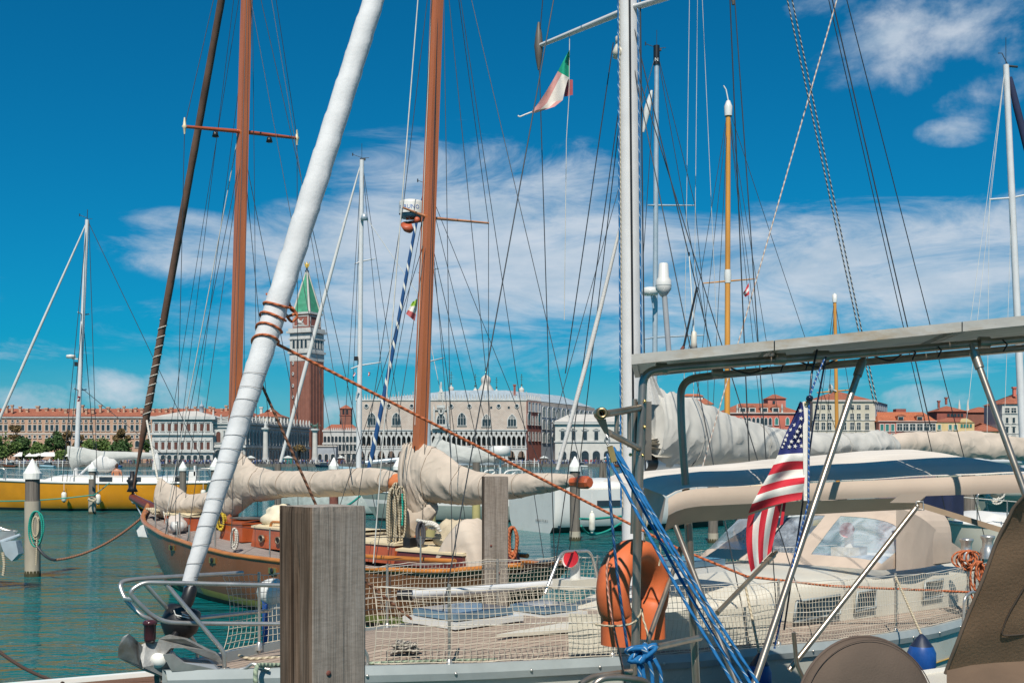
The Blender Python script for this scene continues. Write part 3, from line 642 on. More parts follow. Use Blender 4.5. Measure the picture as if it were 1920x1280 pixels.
bt.wall(QZ, Z(766, 640), 6.1, m_brick); bt.roof(Z(766, 640), 2.4, 6.1, m_tile, 0.5, 3.05); bt.row(bt.even(2, 1.0, 5.1), Z(776, 640), winmesh('arch', 1.0, 2.6, m_dark, m_brick, 0.15, False)); bt.band(Z(779, 640), 0.4, 0.25, m_brick2)
YO = 560.0
lo = Bld('loggetta', 'small grey stone loggia at the foot of the bell tower', 'building', (X(594, YO), YO), (X(630, YO), YO))
lo.wall(QZ, Z(836, YO), 7, m_shade_stone); lo.band(Z(837, YO), 0.6, 0.5, m_sroof); lo.row(lo.even(3), QZ + 0.8, winmesh('arch', 1.7, 3.4, m_dark, m_istria, 0.25, False))
def column(px, ytop, ycap, label, lion):
    Yk = 451.0; c = V(X(px, Yk), Yk, 0)
    t = thing('monument_column', label, 'column', (c.x, Yk, QZ), 'twin columns on the quay')
    mb = MB(); mb.lathe([(2.6, QZ), (2.6, QZ + 0.6), (1.9, QZ + 0.7), (1.9, QZ + 1.4), (1.3, QZ + 1.5), (1.25, QZ + 2.4), (0.0, QZ + 2.4)], c, 8, sm=False); mb.build('base', [m_istria], t)
    mb = MB(); zc_ = Z(ycap, Yk); mb.lathe([(1.12, QZ + 2.4), (1.0, QZ + 6), (0.92, zc_ - 1.3)], c, 14); mb.build('shaft', [m_sroof], t)
    mb = MB(); mb.lathe([(0.92, zc_ - 1.3), (1.25, zc_ - 0.6), (1.7, zc_ - 0.3), (1.7, zc_ + 0.3), (1.0, zc_ + 0.35), (0.0, zc_ + 0.36)], c, 8, sm=False); mb.build('capital', [m_istria], t)
    mb = MB()
    if lion:
        mb.ball(c + V(0, 0, zc_ + 1.35), 0.7, 0, 10, 7, (1.9, 0.7, 0.8)); mb.ball(c + V(-1.35, 0, zc_ + 1.9), 0.55, 0, 8, 6)
        for q in (-1.1, -0.6, 0.7, 1.1): mb.box(c + V(q, 0, zc_ + 0.65), (0.28, 0.4, 0.9))
        mb.prism([c + V(-0.3, 0, zc_ + 1.6), c + V(1.4, 0, zc_ + 2.7), c + V(0.9, 0, zc_ + 1.5)], (0, 0.2, 0)); mb.tube([c + V(1.3, 0, zc_ + 1.4), c + V(2.1, 0, zc_ + 1.8), c + V(2.3, 0, zc_ + 1.2)], 0.12, 5)
        mb.build('winged_lion', [m_bronze], t)
    else:
        mb.lathe([(0.7, zc_ + 0.3), (0.5, zc_ + 1.2), (0.55, zc_ + 2.0), (0.25, zc_ + 2.3), (0.3, zc_ + 2.7), (0, zc_ + 3.0)], c, 8); mb.tube([c + V(0.8, 0, zc_ + 0.4), c + V(0.9, 0, zc_ + 3.4)], 0.08, 4); mb.build('statue', [m_istria], t)
column(498, 795, 803, 'tall stone column topped by a standing statue before the library', False)
column(590.5, 793, 805, 'tall stone column topped by a dark winged lion', True)
# ================================================================ waterfront to the right
YP = 458.0
pr = Bld('prison', 'pale stone waterfront building with rusticated arches right of the pink palace', 'building', (X(1041, YP), YP), (X(1222, YP), YP))
zp = Z(793, YP); pr.wall(QZ, zp, 22, m_white); pr.band(zp - 0.4, 0.9, 0.9, m_istria); pr.band(Z(829, YP), 0.6, 0.4, m_istria); pr.roof(zp + 0.5, 3.4, 22, m_sroof, 1.0, 6)
ra2 = winmesh('arch', 2.9, 5.0, m_dark, m_istria, 0.35, False); rh = winmesh('rect', 1.5, 3.4, m_dark, m_istria, 0.3, True, 0, True)
us = [X(p, YP) - pr.A.x for p in (1055, 1075.5, 1097, 1118, 1139, 1160, 1181, 1202)]; pr.row(us, Z(825, YP), rh); pr.row(us, QZ, ra2)
mb = MB()
for u in us: mb.tube([pr.pt(u - 1.4, Z(805.5, YP), -0.2), pr.pt(u, Z(802.5, YP), -0.25), pr.pt(u + 1.4, Z(805.5, YP), -0.2)], 0.16, 4)
mb.build('pediment', [m_istria], pr.t)
YH = 476.0
def hb(name, label, x0, x1, ye, mat, roofmat, rh, depth=18, Yh=YH, cat='building', over=0.7, inset=None):
    b = Bld(name, label, cat, (X(x0, Yh), Yh), (X(x1, Yh), Yh), 'houses along the waterfront')
    b.wall(QZ, Z(ye, Yh), depth, mat); b.roof(Z(ye, Yh), rh, depth, roofmat, over, inset); b.Y = Yh; return b
def us_(b, pxs): return [X(p, b.Y) - b.A.x for p in pxs]
h1 = hb('terrace_house', 'white house with yellow awning terrace and red tiled attic behind the sail', 1262, 1346, 778, m_white, m_tile, 0.5, 16, 480)
h1.wall(Z(777, 480), Z(757, 480), 12, m_cream, 2.0, h1.L - 2, 3, 'attic_wall'); h1.roof(Z(757, 480), 3.8, 12, m_tile, 1.0, 4, 'attic_roof', 2.0, h1.L - 2, 3)
h1.wall(Z(748, 480), Z(741, 480), 9, m_white, 5, 13, 5, 'penthouse'); h1.roof(Z(741, 480), 1.0, 9, m_tile2, 0.5, 1.5, 'penthouse_roof', 5, 13, 5)
mb = MB(); mb.prism([h1.pt(1, Z(764, 480), 2.9), h1.pt(h1.L - 2, Z(764, 480), 2.9), h1.pt(h1.L - 2, Z(769, 480), -0.6), h1.pt(1, Z(769, 480), -0.6)], (0, 0, 0.2)); mb.build('awning', [MAT('yellow awning', (0.75, 0.55, 0.22), 0.8)], h1.t)
h1.row(h1.even(7, 3, h1.L - 3), Z(776, 480), winmesh('rect', 1.6, 1.7, m_dark, m_white, 0.1, False)); h1.row(h1.even(6, 2, h1.L - 2), Z(795, 480), winmesh('rect', 1.1, 2.0, m_dark, m_white, 0.2))
h2 = hb('red_palace', 'red plastered Gothic palace with white window arches and tiled roof', 1350, 1507, 775, m_redpl, m_tile, 4.6, 20)
h2.band(Z(776, YH), 0.6, 0.5, m_white); g1 = winmesh('gothic', 1.15, 3.1, m_dark, m_istria, 0.22); g2 = winmesh('gothic', 1.2, 2.9, m_green, m_istria, 0.25)
h2.row(us_(h2, [1389, 1397, 1405, 1413, 1421, 1428.5, 1436, 1444]), Z(797, YH), g1); h2.row(us_(h2, [1357, 1377.5, 1456, 1476.5, 1495]), Z(796, YH), g2); h2.row(us_(h2, [1357, 1377, 1456, 1476.5, 1495]), Z(822, YH), g2)
mb = MB()
for p in (1386, 1398, 1410, 1422, 1434): mb.box(h2.pt(X(p, YH) - h2.A.x, Z(809, YH), -0.12), (2.4, 0.2, 2.0))
mb.build('pierced_panel', [m_istria], h2.t)
for p in (1393, 1411, 1434, 1455):
    u = X(p, YH) - h2.A.x; mb = MB(); c = h2.pt(u, Z(768, YH), 2.0); mb.box(c, (2.8, 3, 1.9)); mb.prism([c + V(-1.7, -1.6, 0.95), c + V(1.7, -1.6, 0.95), c + V(0, -1.6, 1.9)], (0, 4, 0), 1)
    d = mb.build('dormer', [m_white, m_tile], h2.t); piece('pane', winmesh('rect', 2.0, 1.2, m_dark, m_white, 0.1, False), d, c + V(0, -1.52, -0.6))
for p in (1383, 1467):
    mb = MB(); mb.lathe([(0.5, 0), (0.4, 1.8), (0.6, 2.0), (0.0, 4.0)], h2.pt(X(p, YH) - h2.A.x, Z(774, YH), 0.5), 6); mb.build('pinnacle', [m_white], h2.t)
h2.wall(Z(765, YH), Z(745, YH), 18, m_rose, X(1449, YH) - h2.A.x, X(1483, YH) - h2.A.x, 9, 'roof_turret'); h2.roof(Z(745, YH), 2.0, 18, m_tile, 0.6, 3, 'turret_roof', X(1449, YH) - h2.A.x, X(1483, YH) - h2.A.x, 9)
h2.win(X(1460, YH) - h2.A.x, Z(755, YH), winmesh('rect', 1.1, 1.3, m_dark, m_rose, 0.1, False), 9)
h3 = hb('cream_hotel', 'cream four-storey hotel block with red hipped roof and regular windows', 1524, 1641, 752, m_cream, m_tile, 4.4, 22)
h3.band(Z(753, YH), 0.7, 0.6, m_white)
xs3 = [1532, 1543.5, 1555, 1583, 1597.5, 1610, 1625.5]; wa = winmesh('rect', 1.5, 1.7, m_dark, m_white, 0.18, False, 1); wb = winmesh('rect', 1.5, 2.3, m_dark, m_white, 0.2, True, 1); wc = winmesh('rect', 1.5, 3.0, m_dark, m_white, 0.25, True, 1)
h3.row(us_(h3, xs3), Z(767, YH), wa); h3.row(us_(h3, xs3), Z(786, YH), wb); h3.row(us_(h3, xs3), Z(806, YH), wc); h3.row(us_(h3, xs3), Z(825, YH), wc)
for y in (788, 807.5): h3.band(Z(y, YH), 0.35, 0.25, m_white)
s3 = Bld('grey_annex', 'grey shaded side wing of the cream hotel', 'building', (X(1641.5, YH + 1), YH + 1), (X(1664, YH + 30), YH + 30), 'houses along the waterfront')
s3.wall(QZ, Z(752, YH), 12, m_shade_stone); s3.roof(Z(752, YH), 2.0, 12, m_tile, 0.4)
for y in (767, 786, 806): s3.row(s3.even(6), Z(y, YH), winmesh('rect', 1.9, 2.1, m_dark, m_shade_stone, 0.1, False))
h4 = hb('red_house', 'low red house with orange tile roof, two dormers and white window frames', 1648, 1754.5, 790, m_rose, m_tile2, 4.2, 18, YH - 4, 'house', 0.6, 2)
Y4 = YH - 4
gs = winmesh('rect', 1.2, 2.7, m_green, m_white, 0.25); gl = winmesh('rect', 2.2, 2.7, m_dark, m_white, 0.3, True, 1); gsm = winmesh('rect', 1.1, 1.9, m_green, m_white, 0.25)
h4.row(us_(h4, [1653.5, 1663.5, 1673.5]), Z(808, Y4), gs); h4.row(us_(h4, [1687, 1698, 1711, 1724.5, 1737.5, 1748.5]), Z(807, Y4), gl); h4.row(us_(h4, [1674, 1686.5, 1699, 1712, 1725, 1738, 1750]), Z(822, Y4), gsm)
h4.band(Z(790.5, Y4), 0.4, 0.4, m_white)
for p in (1689, 1724.5):
    u = X(p, Y4) - h4.A.x; c = h4.pt(u, Z(784, Y4), 1.6); mb = MB(); mb.box(c, (2.6, 3, 1.9)); mb.tube([c + V(-2.0, -1.7, 0.8), c + V(-1, -1.7, 1.25), c + V(0, -1.7, 1.4), c + V(1, -1.7, 1.25), c + V(2.0, -1.7, 0.8)], 0.22, 5, 1)
    d = mb.build('dormer', [m_tile2, m_tile], h4.t); piece('pane', winmesh('rect', 1.9, 1.2, m_dark, m_white, 0.12, False), d, c + V(0, -1.53, -0.6))
h4.wall(Z(776, Y4), Z(764, Y4), 15, m_brick2, X(1697, Y4) - h4.A.x, X(1716, Y4) - h4.A.x, 11, 'roof_box')
h5 = hb('yellow_house', 'yellow ochre house with green shutters and a small pediment', 1755, 1827, 791, m_yellow, m_tile, 2.0, 14, Y4, 'house', 0.4)
h5.row(us_(h5, [1761, 1781.5, 1791.5]), Z(805, Y4), gsm); h5.row(us_(h5, [1803, 1808.5, 1814, 1820]), Z(801, Y4), winmesh('rect', 0.9, 1.4, m_green, m_yellow, 0.1, False)); h5.row(us_(h5, [1762, 1782.5, 1792.5, 1802.5, 1810.5, 1820.5]), Z(820, Y4), gsm)
mb = MB(); mb.prism([h5.pt(X(1798, Y4) - h5.A.x, Z(792, Y4), -0.3), h5.pt(X(1826, Y4) - h5.A.x, Z(792, Y4), -0.3), h5.pt(X(1812, Y4) - h5.A.x, Z(783.5, Y4), -0.3)], (0, 5, 0)); mb.build('pediment', [m_yellow], h5.t)
h6 = hb('brown_attic_house', 'brown brick attic house with roof terrace and two flared chimneys', 1757, 1812, 771, m_brick2, m_tile, 2.6, 12, Y4 + 16, 'house')
h6.chim(X(1765, Y4 + 16) - h6.A.x, Z(764, Y4 + 16), 2.6, 3, m_brick2, 0.8); h6.chim(X(1784, Y4 + 16) - h6.A.x, Z(757, Y4 + 16), 2.6, 6, m_brick2, 0.8); h6.row(h6.even(5, 4, 11), Z(781, Y4 + 16), winmesh('rect', 1.1, 1.3, m_dark, m_brick2, 0.1, False))
h7 = hb('brick_church', 'brick church with long red roof and small white pinnacles', 1815, 1882, 773, m_brick, m_tile, 2.6, 14, Y4 + 24, 'church'); h7.win(X(1851, Y4 + 24) - h7.A.x, Z(786, Y4 + 24), winmesh('gothic', 1.2, 2.4, m_dark, m_white, 0.3))
for p in (1809, 1825):
    mb = MB(); mb.lathe([(0.7, 0), (0.5, 3), (0.0, 6)], h7.pt(X(p, Y4 + 24) - h7.A.x, Z(773, Y4 + 24), 6), 6); mb.build('pinnacle', [m_white], h7.t)
h8 = hb('low_yellow_house', 'low yellow house with dark roof next to the tall white house', 1828, 1877, 808, m_yellow, m_tile, 3.4, 12, Y4, 'house'); h8.row(us_(h8, [1831, 1850, 1865]), Z(820, Y4), winmesh('rect', 1.1, 1.8, m_green, m_yellow, 0.15))
h9 = hb('white_house', 'tall white house with tiled roof at the right edge of the waterfront', 1879, 1960, 757, m_white, m_tile, 4.4, 18, Y4 - 4, 'house')
xs9 = [1888, 1900.5, 1915, 1930, 1945]; Y9 = Y4 - 4
h9.row(us_(h9, xs9), Z(774, Y9), winmesh('rect', 1.9, 2.0, m_dark, m_white, 0.2, True, 1)); h9.row(us_(h9, xs9), Z(793, Y9), winmesh('rect', 1.0, 2.2, m_dark, m_white, 0.2)); h9.row(us_(h9, xs9), Z(812, Y9), winmesh('rect', 1.0, 2.4, m_dark, m_white, 0.2, True, 0, True)); h9.row(us_(h9, xs9), Z(830, Y9), winmesh('rect', 1.0, 2.4, m_dark, m_white, 0.2, True, 0, True))
for y in (776, 795, 813): h9.band(Z(y, Y9), 0.3, 0.2, m_istria)
h9.chim(X(1912, Y9) - h9.A.x, Z(742, Y9), 3.4, 5, m_redpl, 1.2)
# ================================================================ garden trees, awnings, crowd, jetties
m_leaf = [MAT('dark leaves', (0.040, 0.085, 0.018), 0.7, var=0.5, scale=0.8), MAT('mid leaves', (0.075, 0.125, 0.022), 0.7, var=0.45, scale=0.8), MAT('olive dry leaves', (0.13, 0.085, 0.03), 0.75, var=0.4, scale=0.8)]
m_bark = MAT('bark', (0.05, 0.035, 0.025), 0.9)
def tree(px, ytop, hw, ybot, Yt, kind, label, n=2200):
    x = X(px, Yt); s = Yt / F; zt_ = Z(ytop, Yt); zb = Z(ybot, Yt); rw = hw * s * 1.25; rnd = random.Random(int(px * 7 + ytop))
    t = thing('garden_tree', label, 'tree', (x, Yt, QZ), 'trees in the waterfront garden')
    mb = MB(); mb.tube([(x, Yt, QZ), (x + rw * 0.05, Yt, (QZ + zb) / 2 + 1), (x - rw * 0.03, Yt, (zb + zt_) / 2), (x, Yt, zt_ - 1)], [0.4, 0.32, 0.2, 0.06], 6)
    cl = []
    for k in range(11):
        a = rnd.uniform(0, 2 * pi); q = rnd.uniform(0.15, 1.0); rr = rnd.uniform(0.3, 0.95)
        wr = 1 - 0.55 * abs(q - 0.45) / 0.55
        c = V(x + cos(a) * rw * rr * wr, Yt + sin(a) * rw * rr * wr, lerp(zb, zt_, q) - rw * 0.12); cl.append((c, rw * rnd.uniform(0.28, 0.5)))
        mb.tube([(x, Yt, lerp(QZ, zt_, rnd.uniform(0.3, 0.6))), c], [0.16, 0.05], 4)
    mb.build('trunk', [m_bark], t); mb = MB()
    for i in range(n):
        c, r = cl[i % len(cl)]; d = V(rnd.gauss(0, 1), rnd.gauss(0, 1), rnd.gauss(0, 0.8)); d = d.normalized() * (r * rnd.uniform(0.45, 1.08)); p = c + d
        if p.z < zb - 0.6: continue
        u1 = V(rnd.gauss(0, 1), rnd.gauss(0, 1), rnd.gauss(0, 1)).normalized(); u2 = u1.orthogonal().normalized(); sz = rnd.uniform(0.3, 0.62)
        mb.poly([p - u1 * sz, p + u2 * sz * 0.6, p + u1 * sz, p - u2 * sz * 0.6])
    mb.build('crown', [m_leaf[kind]], t)
for a in ((4, 818, 26, 858, 440 + 14, 1, 'round green tree at the left edge of the garden'), (40, 824, 22, 862, 462, 0, 'dark green tree just right of the left edge of the garden'), (70, 830, 16, 858, 458, 1, 'spreading green pine beside the dark tree in the garden'),
          (30, 797, 11, 830, 474, 2, 'bare brownish tree top rising left of the tall dark tree'), (102, 797, 15, 853, 466, 0, 'tall dark evergreen standing alone in the garden'), (128, 812, 12, 850, 472, 2, 'brown-leaved tree between the dark evergreen and the white mast'),
          (150, 818, 9, 852, 470, 2, 'thin brown tree directly behind the yellow boat mast'), (180, 826, 26, 850, 462, 1, 'wide green pine right of the yellow boat mast'), (228, 826, 22, 852, 458, 0, 'dark green tree left of the white mint building'), (226, 806, 12, 836, 480, 2, 'sparse twiggy tree behind the dark green tree'),
          (276, 820, 10, 850, 462, 0, 'small dark tree touching the white mint building'), (120, 844, 16, 866, 455, 1, 'low green bush in the garden front')):
    tree(*a)
tree(560, 836, 9, 846, 452, 2, 'small brown tree beside the lion column', 500)
cw = [MAT('crowd ' + n, c, 0.9, var=0.3, scale=0.7) for n, c in (('dark', (0.03, 0.03, 0.045)), ('white', (0.5, 0.5, 0.5)), ('red', (0.35, 0.06, 0.05)), ('blue', (0.06, 0.10, 0.25)), ('skin', (0.35, 0.2, 0.14)), ('grey', (0.16, 0.16, 0.18)))]
rnd = random.Random(11); mb = MB()
for i in range(1500):
    x = rnd.uniform(-205, 215); y = 447.3 + rnd.random() ** 1.6 * 5.0; h = rnd.uniform(1.5, 1.85); m = rnd.choice((0, 0, 0, 1, 1, 2, 3, 5, 5, 3))
    mb.lathe([(0.14, 0), (0.19, h * 0.5)], (x, y, QZ), 5, rnd.choice((0, 3, 5)), sm=False); mb.lathe([(0.2, h * 0.48), (0.26, h * 0.8), (0.1, h * 0.86)], (x, y, QZ), 5, m, sm=False); mb.ball((x, y, QZ + h * 0.92), 0.12, rnd.choice((4, 0)), 5, 4)
mb.build('quayside_crowd', cw, label='dense crowd of people strolling along the quay', cat='crowd', kind='stuff')
m_canvas = MAT('white canvas', (0.72, 0.71, 0.68), 0.85, var=0.08)
m_jet = MAT('jetty timber', (0.12, 0.10, 0.085), 0.9, var=0.3)
for k, (x0, x1, lab, rail) in enumerate(((-20, 150, 'pale railed landing stage below the garden', m_canvas), (185, 300, 'dark covered landing stage right of the garden', m_jet), (870, 1010, 'pale railed landing stage in front of the pink palace', m_canvas))):
    Yj = 441.0; t = thing('landing_stage', lab, 'jetty', (X(x0, Yj), Yj, 0), 'landing stages along the quay')
    mb = MB(); mb.box(((X(x0, Yj) + X(x1, Yj)) / 2, Yj + 2.4, 0.7), (X(x1, Yj) - X(x0, Yj), 4.6, 0.35)); mb.build('deck', [m_jet], t); n = int((x1 - x0) / 8)
    for i in range(n + 1):
        xx = lerp(X(x0, Yj), X(x1, Yj), i / n); mb = MB(); mb.tube([(xx, Yj - 0.1, -1.5), (xx, Yj - 0.1, 2.4 if i % 2 else 3.2)], 0.16, 6); mb.build('post', [rail if i % 3 else m_jet], t)
    for z in (1.5, 2.1): mb = MB(); mb.tube([(X(x0, Yj), Yj - 0.25, z), (X(x1, Yj), Yj - 0.25, z)], 0.07, 4); mb.build('rail', [rail], t)
for k, (px, w_, lab) in enumerate(((62, 30, 'white market awning under the garden pines'), (88, 36, 'long white market awning beside the evergreen'), (33, 16, 'small white parasol awning at the garden edge'), (128, 16, 'pale awning near the yellow boat mast'))):
    Ya = 453.0; t = thing('awning', lab, 'awning', (X(px, Ya), Ya, QZ), 'awnings on the quay'); wq = w_ * Ya / F; mb = MB()
    mb.prism([(X(px, Ya) - wq / 2, Ya, 4.2), (X(px, Ya) + wq / 2, Ya, 4.2), (X(px, Ya) + wq / 2 - 1, Ya + 3, 5.6), (X(px, Ya) - wq / 2 + 1, Ya + 3, 5.6)], (0, 0, -0.25)); mb.build('canopy', [m_canvas], t)
    for q in (-1, 1): mb = MB(); mb.tube([(X(px, Ya) + q * wq * 0.45, Ya + 0.2, QZ), (X(px, Ya) + q * wq * 0.45, Ya + 0.2, 4.1)], 0.06, 5); mb.build('post', [m_jet], t)

rnd = random.Random(5)
pole_me = MB(); pole_me.tube([(0, 0, -1.5), (0, 0, 2.6), (0, 0, 3.4)], [0.16, 0.14, 0.10], 6); pole_me = pole_me.mesh('mooring_pole'); pole_me.materials.append(m_jet)
for i in range(34):
    px = rnd.choice((rnd.uniform(-10, 300), rnd.uniform(400, 680), rnd.uniform(680, 1180))); Yq_ = rnd.uniform(434, 444)
    o = bpy.data.objects.new('mooring_pole', pole_me); col.objects.link(o); o.location = (X(px, Yq_), Yq_, 0); o.rotation_euler = (rnd.uniform(-0.05, 0.05), rnd.uniform(-0.05, 0.05), 0); o.scale = (1, 1, rnd.uniform(0.75, 1.15))
    tag(o, 'thin dark mooring pole standing in the water along the far quay', 'pole', 'thin mooring poles along the far quay')
for i, (px, wd) in enumerate(((150, 'beside the yellow boat mast'), (168, 'right of the yellow boat mast'), (256, 'left of the mint building'), (430, 'below the library end'), (470, 'left of the statue column'), (540, 'between the twin columns'), (640, 'below the brick turret'), (1020, 'at the side canal'), (1140, 'under the stone arches'))):
    Yk_ = 449.5; t = thing('souvenir_kiosk', 'small pale roofed kiosk on the quay ' + wd, 'kiosk', (X(px, Yk_), Yk_, QZ), 'kiosks on the quay'); cwid = 2.2 + (i % 3) * 0.5
    mb = MB(); mb.box((X(px, Yk_), Yk_, QZ + 1.1), (cwid, 1.6, 2.2)); mb.build('body', [(m_shut, m_jet, m_green)[i % 3]], t); mb = MB(); mb.prism([(X(px, Yk_) - cwid * 0.65, Yk_ - 1.1, QZ + 2.2), (X(px, Yk_) + cwid * 0.65, Yk_ - 1.1, QZ + 2.2), (X(px, Yk_), Yk_ - 1.1, QZ + 3.1)], (0, 2.2, 0)); mb.build('roof', [m_canvas], t)
# ================================================================ boat helpers and materials
def CLOTH(name, c, rough=0.9, dirt=None, dirt_at=(0.55, 0.85), fold=0.9, fs=1.5):     # canvas with soft diagonal creases
    m, nt, ns, ls, b = newmat(name)
    t = tex(nt, 'noise', 2.2); r = ramp(ns, [(0.3, tuple(q * 0.9 for q in c)), (0.7, tuple(min(1, q * 1.08) for q in c))]); ls.new(t.outputs['Fac'], r.inputs[0]); out = r.outputs[0]
    if dirt:
        t2 = tex(nt, 'noise', 1.5, loc=(3, 7, 1), detail=8, rough=0.7); r2 = ramp(ns, [(dirt_at[0], (0, 0, 0)), (dirt_at[1], (1, 1, 1))]); ls.new(t2.outputs['Fac'], r2.inputs[0])
        mx = ns.new('ShaderNodeMix'); mx.data_type = 'RGBA'; ls.new(r2.outputs[0], mx.inputs[0]); ls.new(out, mx.inputs[6]); mx.inputs[7].default_value = (*dirt, 1); out = mx.outputs[2]
    ls.new(out, b.inputs['Base Color']); b.inputs['Roughness'].default_value = rough; b.inputs['Specular IOR Level'].default_value = 0.2
    def crease(scale, rot, st):
        tcn = ns.new('ShaderNodeTexCoord'); mp = ns.new('ShaderNodeMapping'); mp.inputs['Rotation'].default_value = rot; mp.inputs['Scale'].default_value = st; ls.new(tcn.outputs['Object'], mp.inputs[0])
        n = ns.new('ShaderNodeTexNoise'); n.inputs['Scale'].default_value = scale; n.inputs['Detail'].default_value = 0.5; n.inputs['Distortion'].default_value = 0.5; ls.new(mp.outputs[0], n.inputs[0])
        s1 = ns.new('ShaderNodeMath'); s1.operation = 'SUBTRACT'; ls.new(n.outputs['Fac'], s1.inputs[0]); s1.inputs[1].default_value = 0.5
        s2 = ns.new('ShaderNodeMath'); s2.operation = 'ABSOLUTE'; ls.new(s1.outputs[0], s2.inputs[0]); return s2.outputs[0]
    a1 = crease(fs, (0.3, 0.9, 0.6), (0.5, 1.6, 1.0)); a2 = crease(fs * 2.1, (-0.4, -0.7, 0.3), (0.5, 1.7, 1.0))
    ad = ns.new('ShaderNodeMath'); ad.operation = 'MULTIPLY_ADD'; ls.new(a2, ad.inputs[0]); ad.inputs[1].default_value = 0.45; ls.new(a1, ad.inputs[2])
    bp = ns.new('ShaderNodeBump'); bp.invert = True; bp.inputs['Strength'].default_value = 0.75 * fold; bp.inputs['Distance'].default_value = 0.16; ls.new(ad.outputs[0], bp.inputs['Height']); ls.new(bp.outputs[0], b.inputs['Normal'])
    return m
m_gel = MAT('white gelcoat', (0.64, 0.63, 0.60), 0.3, var=0.05, scale=1.5, coat=0.3, dirt=(0.50, 0.48, 0.42), dirt_at=(0.58, 0.85))
m_cream_g = MAT('cream gelcoat', (0.60, 0.56, 0.47), 0.35, var=0.06, scale=1.5, dirt=(0.52, 0.47, 0.37), dirt_at=(0.6, 0.9))
m_yel = MAT('yellow topsides', (0.52, 0.22, 0.008), 0.22, var=0.14, scale=0.8, coat=0.5, dirt=(0.42, 0.18, 0.01), dirt_at=(0.5, 0.8))
m_ggrn = MAT('grey green topsides', (0.24, 0.28, 0.25), 0.3, var=0.15, scale=1.2, coat=0.3, dirt=(0.15, 0.18, 0.15))
m_navy = MAT('navy hull', (0.008, 0.012, 0.03), 0.15, coat=0.5)
m_anti = MAT('dark antifouling', (0.015, 0.02, 0.018), 0.6)
m_alu = MAT('white spar', (0.60, 0.60, 0.60), 0.35, 0.0, var=0.06, coat=0.2)
m_spar2 = MAT('grey anodised spar', (0.42, 0.48, 0.52), 0.35, 0.3, var=0.08)
m_wire = MAT('rigging wire', (0.05, 0.055, 0.06), 0.45, 0.4)
m_wire_l = MAT('pale halyard', (0.55, 0.54, 0.50), 0.8)
m_steel = MAT('polished stainless tube', (0.55, 0.52, 0.48), 0.3, 0.75, var=0.12, scale=9, dirt=(0.34, 0.27, 0.20), dirt_at=(0.62, 0.85))
m_cloth_w = MAT('white sailcloth', (0.58, 0.57, 0.55), 0.85, var=0.06, scale=3, bump=0.25, bscale=60)
m_cloth_g = CLOTH('grey boom cover', (0.43, 0.435, 0.41), 0.88)
m_cloth_t = CLOTH('tan canvas cover', (0.50, 0.42, 0.345), 0.9, dirt=(0.41, 0.33, 0.26), dirt_at=(0.58, 0.85))
m_strap = MAT('brown cover tie', (0.20, 0.15, 0.11), 0.9)
m_tan = CLOTH('tan awning canvas', (0.49, 0.395, 0.32), 0.9, (0.41, 0.32, 0.25), (0.55, 0.85), 0.25, 1.2)
m_bluecv = MAT('navy canvas', (0.012, 0.02, 0.06), 0.85)
m_orange_s = MAT('varnished orange spar', (0.46, 0.135, 0.048), 0.35, var=0.16, scale=2.5, stretch=(2, 2, 0.2), coat=0.35)
m_yspar = MAT('honey varnished spar', (0.58, 0.26, 0.045), 0.35, var=0.18, scale=2, stretch=(2, 2, 0.2), coat=0.3)
m_glass = GLASS('smoked acrylic', (0.03, 0.045, 0.06), 0.06)
m_black = MAT('black plastic', (0.012, 0.012, 0.014), 0.4)
m_red = MAT('red lining', (0.55, 0.02, 0.03), 0.5)
m_hatch = GLASS('blue tinted hatch', (0.035, 0.075, 0.14), 0.05)
m_rub = MAT('grey rubbing strake', (0.30, 0.335, 0.335), 0.4, var=0.1)
m_bluef = MAT('blue fender vinyl', (0.01, 0.07, 0.28), 0.4, var=0.2, scale=6)
m_wfend = MAT('white fender vinyl', (0.72, 0.69, 0.60), 0.4, dirt=(0.45, 0.40, 0.32))
m_tgreen = ROPE('teal mooring rope', (0.0, 0.36, 0.27), (0.02, 0.24, 0.19), 0.05)
m_rbeige = ROPE('beige rope', (0.55, 0.47, 0.34), (0.36, 0.30, 0.20), 0.05)
m_rorange = ROPE('orange sheet rope', (0.52, 0.15, 0.055), (0.40, 0.10, 0.035), 0.06)
m_rblue = ROPE('blue flecked rope', (0.002, 0.125, 0.33), (0.46, 0.55, 0.60), 0.13, 0.07, 1.0)
m_rred = ROPE('weathered mooring rope', (0.26, 0.12, 0.07), (0.15, 0.07, 0.04), 0.06)
m_rwhite = ROPE('white rope', (0.68, 0.65, 0.58), (0.46, 0.43, 0.37), 0.05)
m_rgreen = ROPE('pale green rope', (0.34, 0.40, 0.28), (0.22, 0.28, 0.2), 0.05)
m_ryell = ROPE('yellow line', (0.60, 0.45, 0.04), (0.42, 0.28, 0.02), 0.05)
m_skin = MAT('tanned skin', (0.42, 0.17, 0.09), 0.55)
m_hair = MAT('brown hair', (0.05, 0.02, 0.012), 0.7)
class Fr:
    def __init__(s, O, d, n): s.O = V(O[0], O[1], 0); s.d = V(d[0], d[1], 0).normalized(); s.n = V(n[0], n[1], 0).normalized()
    def pt(s, a, y, z): return s.O + s.d * a + s.n * y + V(0, 0, z)
    def ax(s): return (s.d, s.n, V(0, 0, 1))
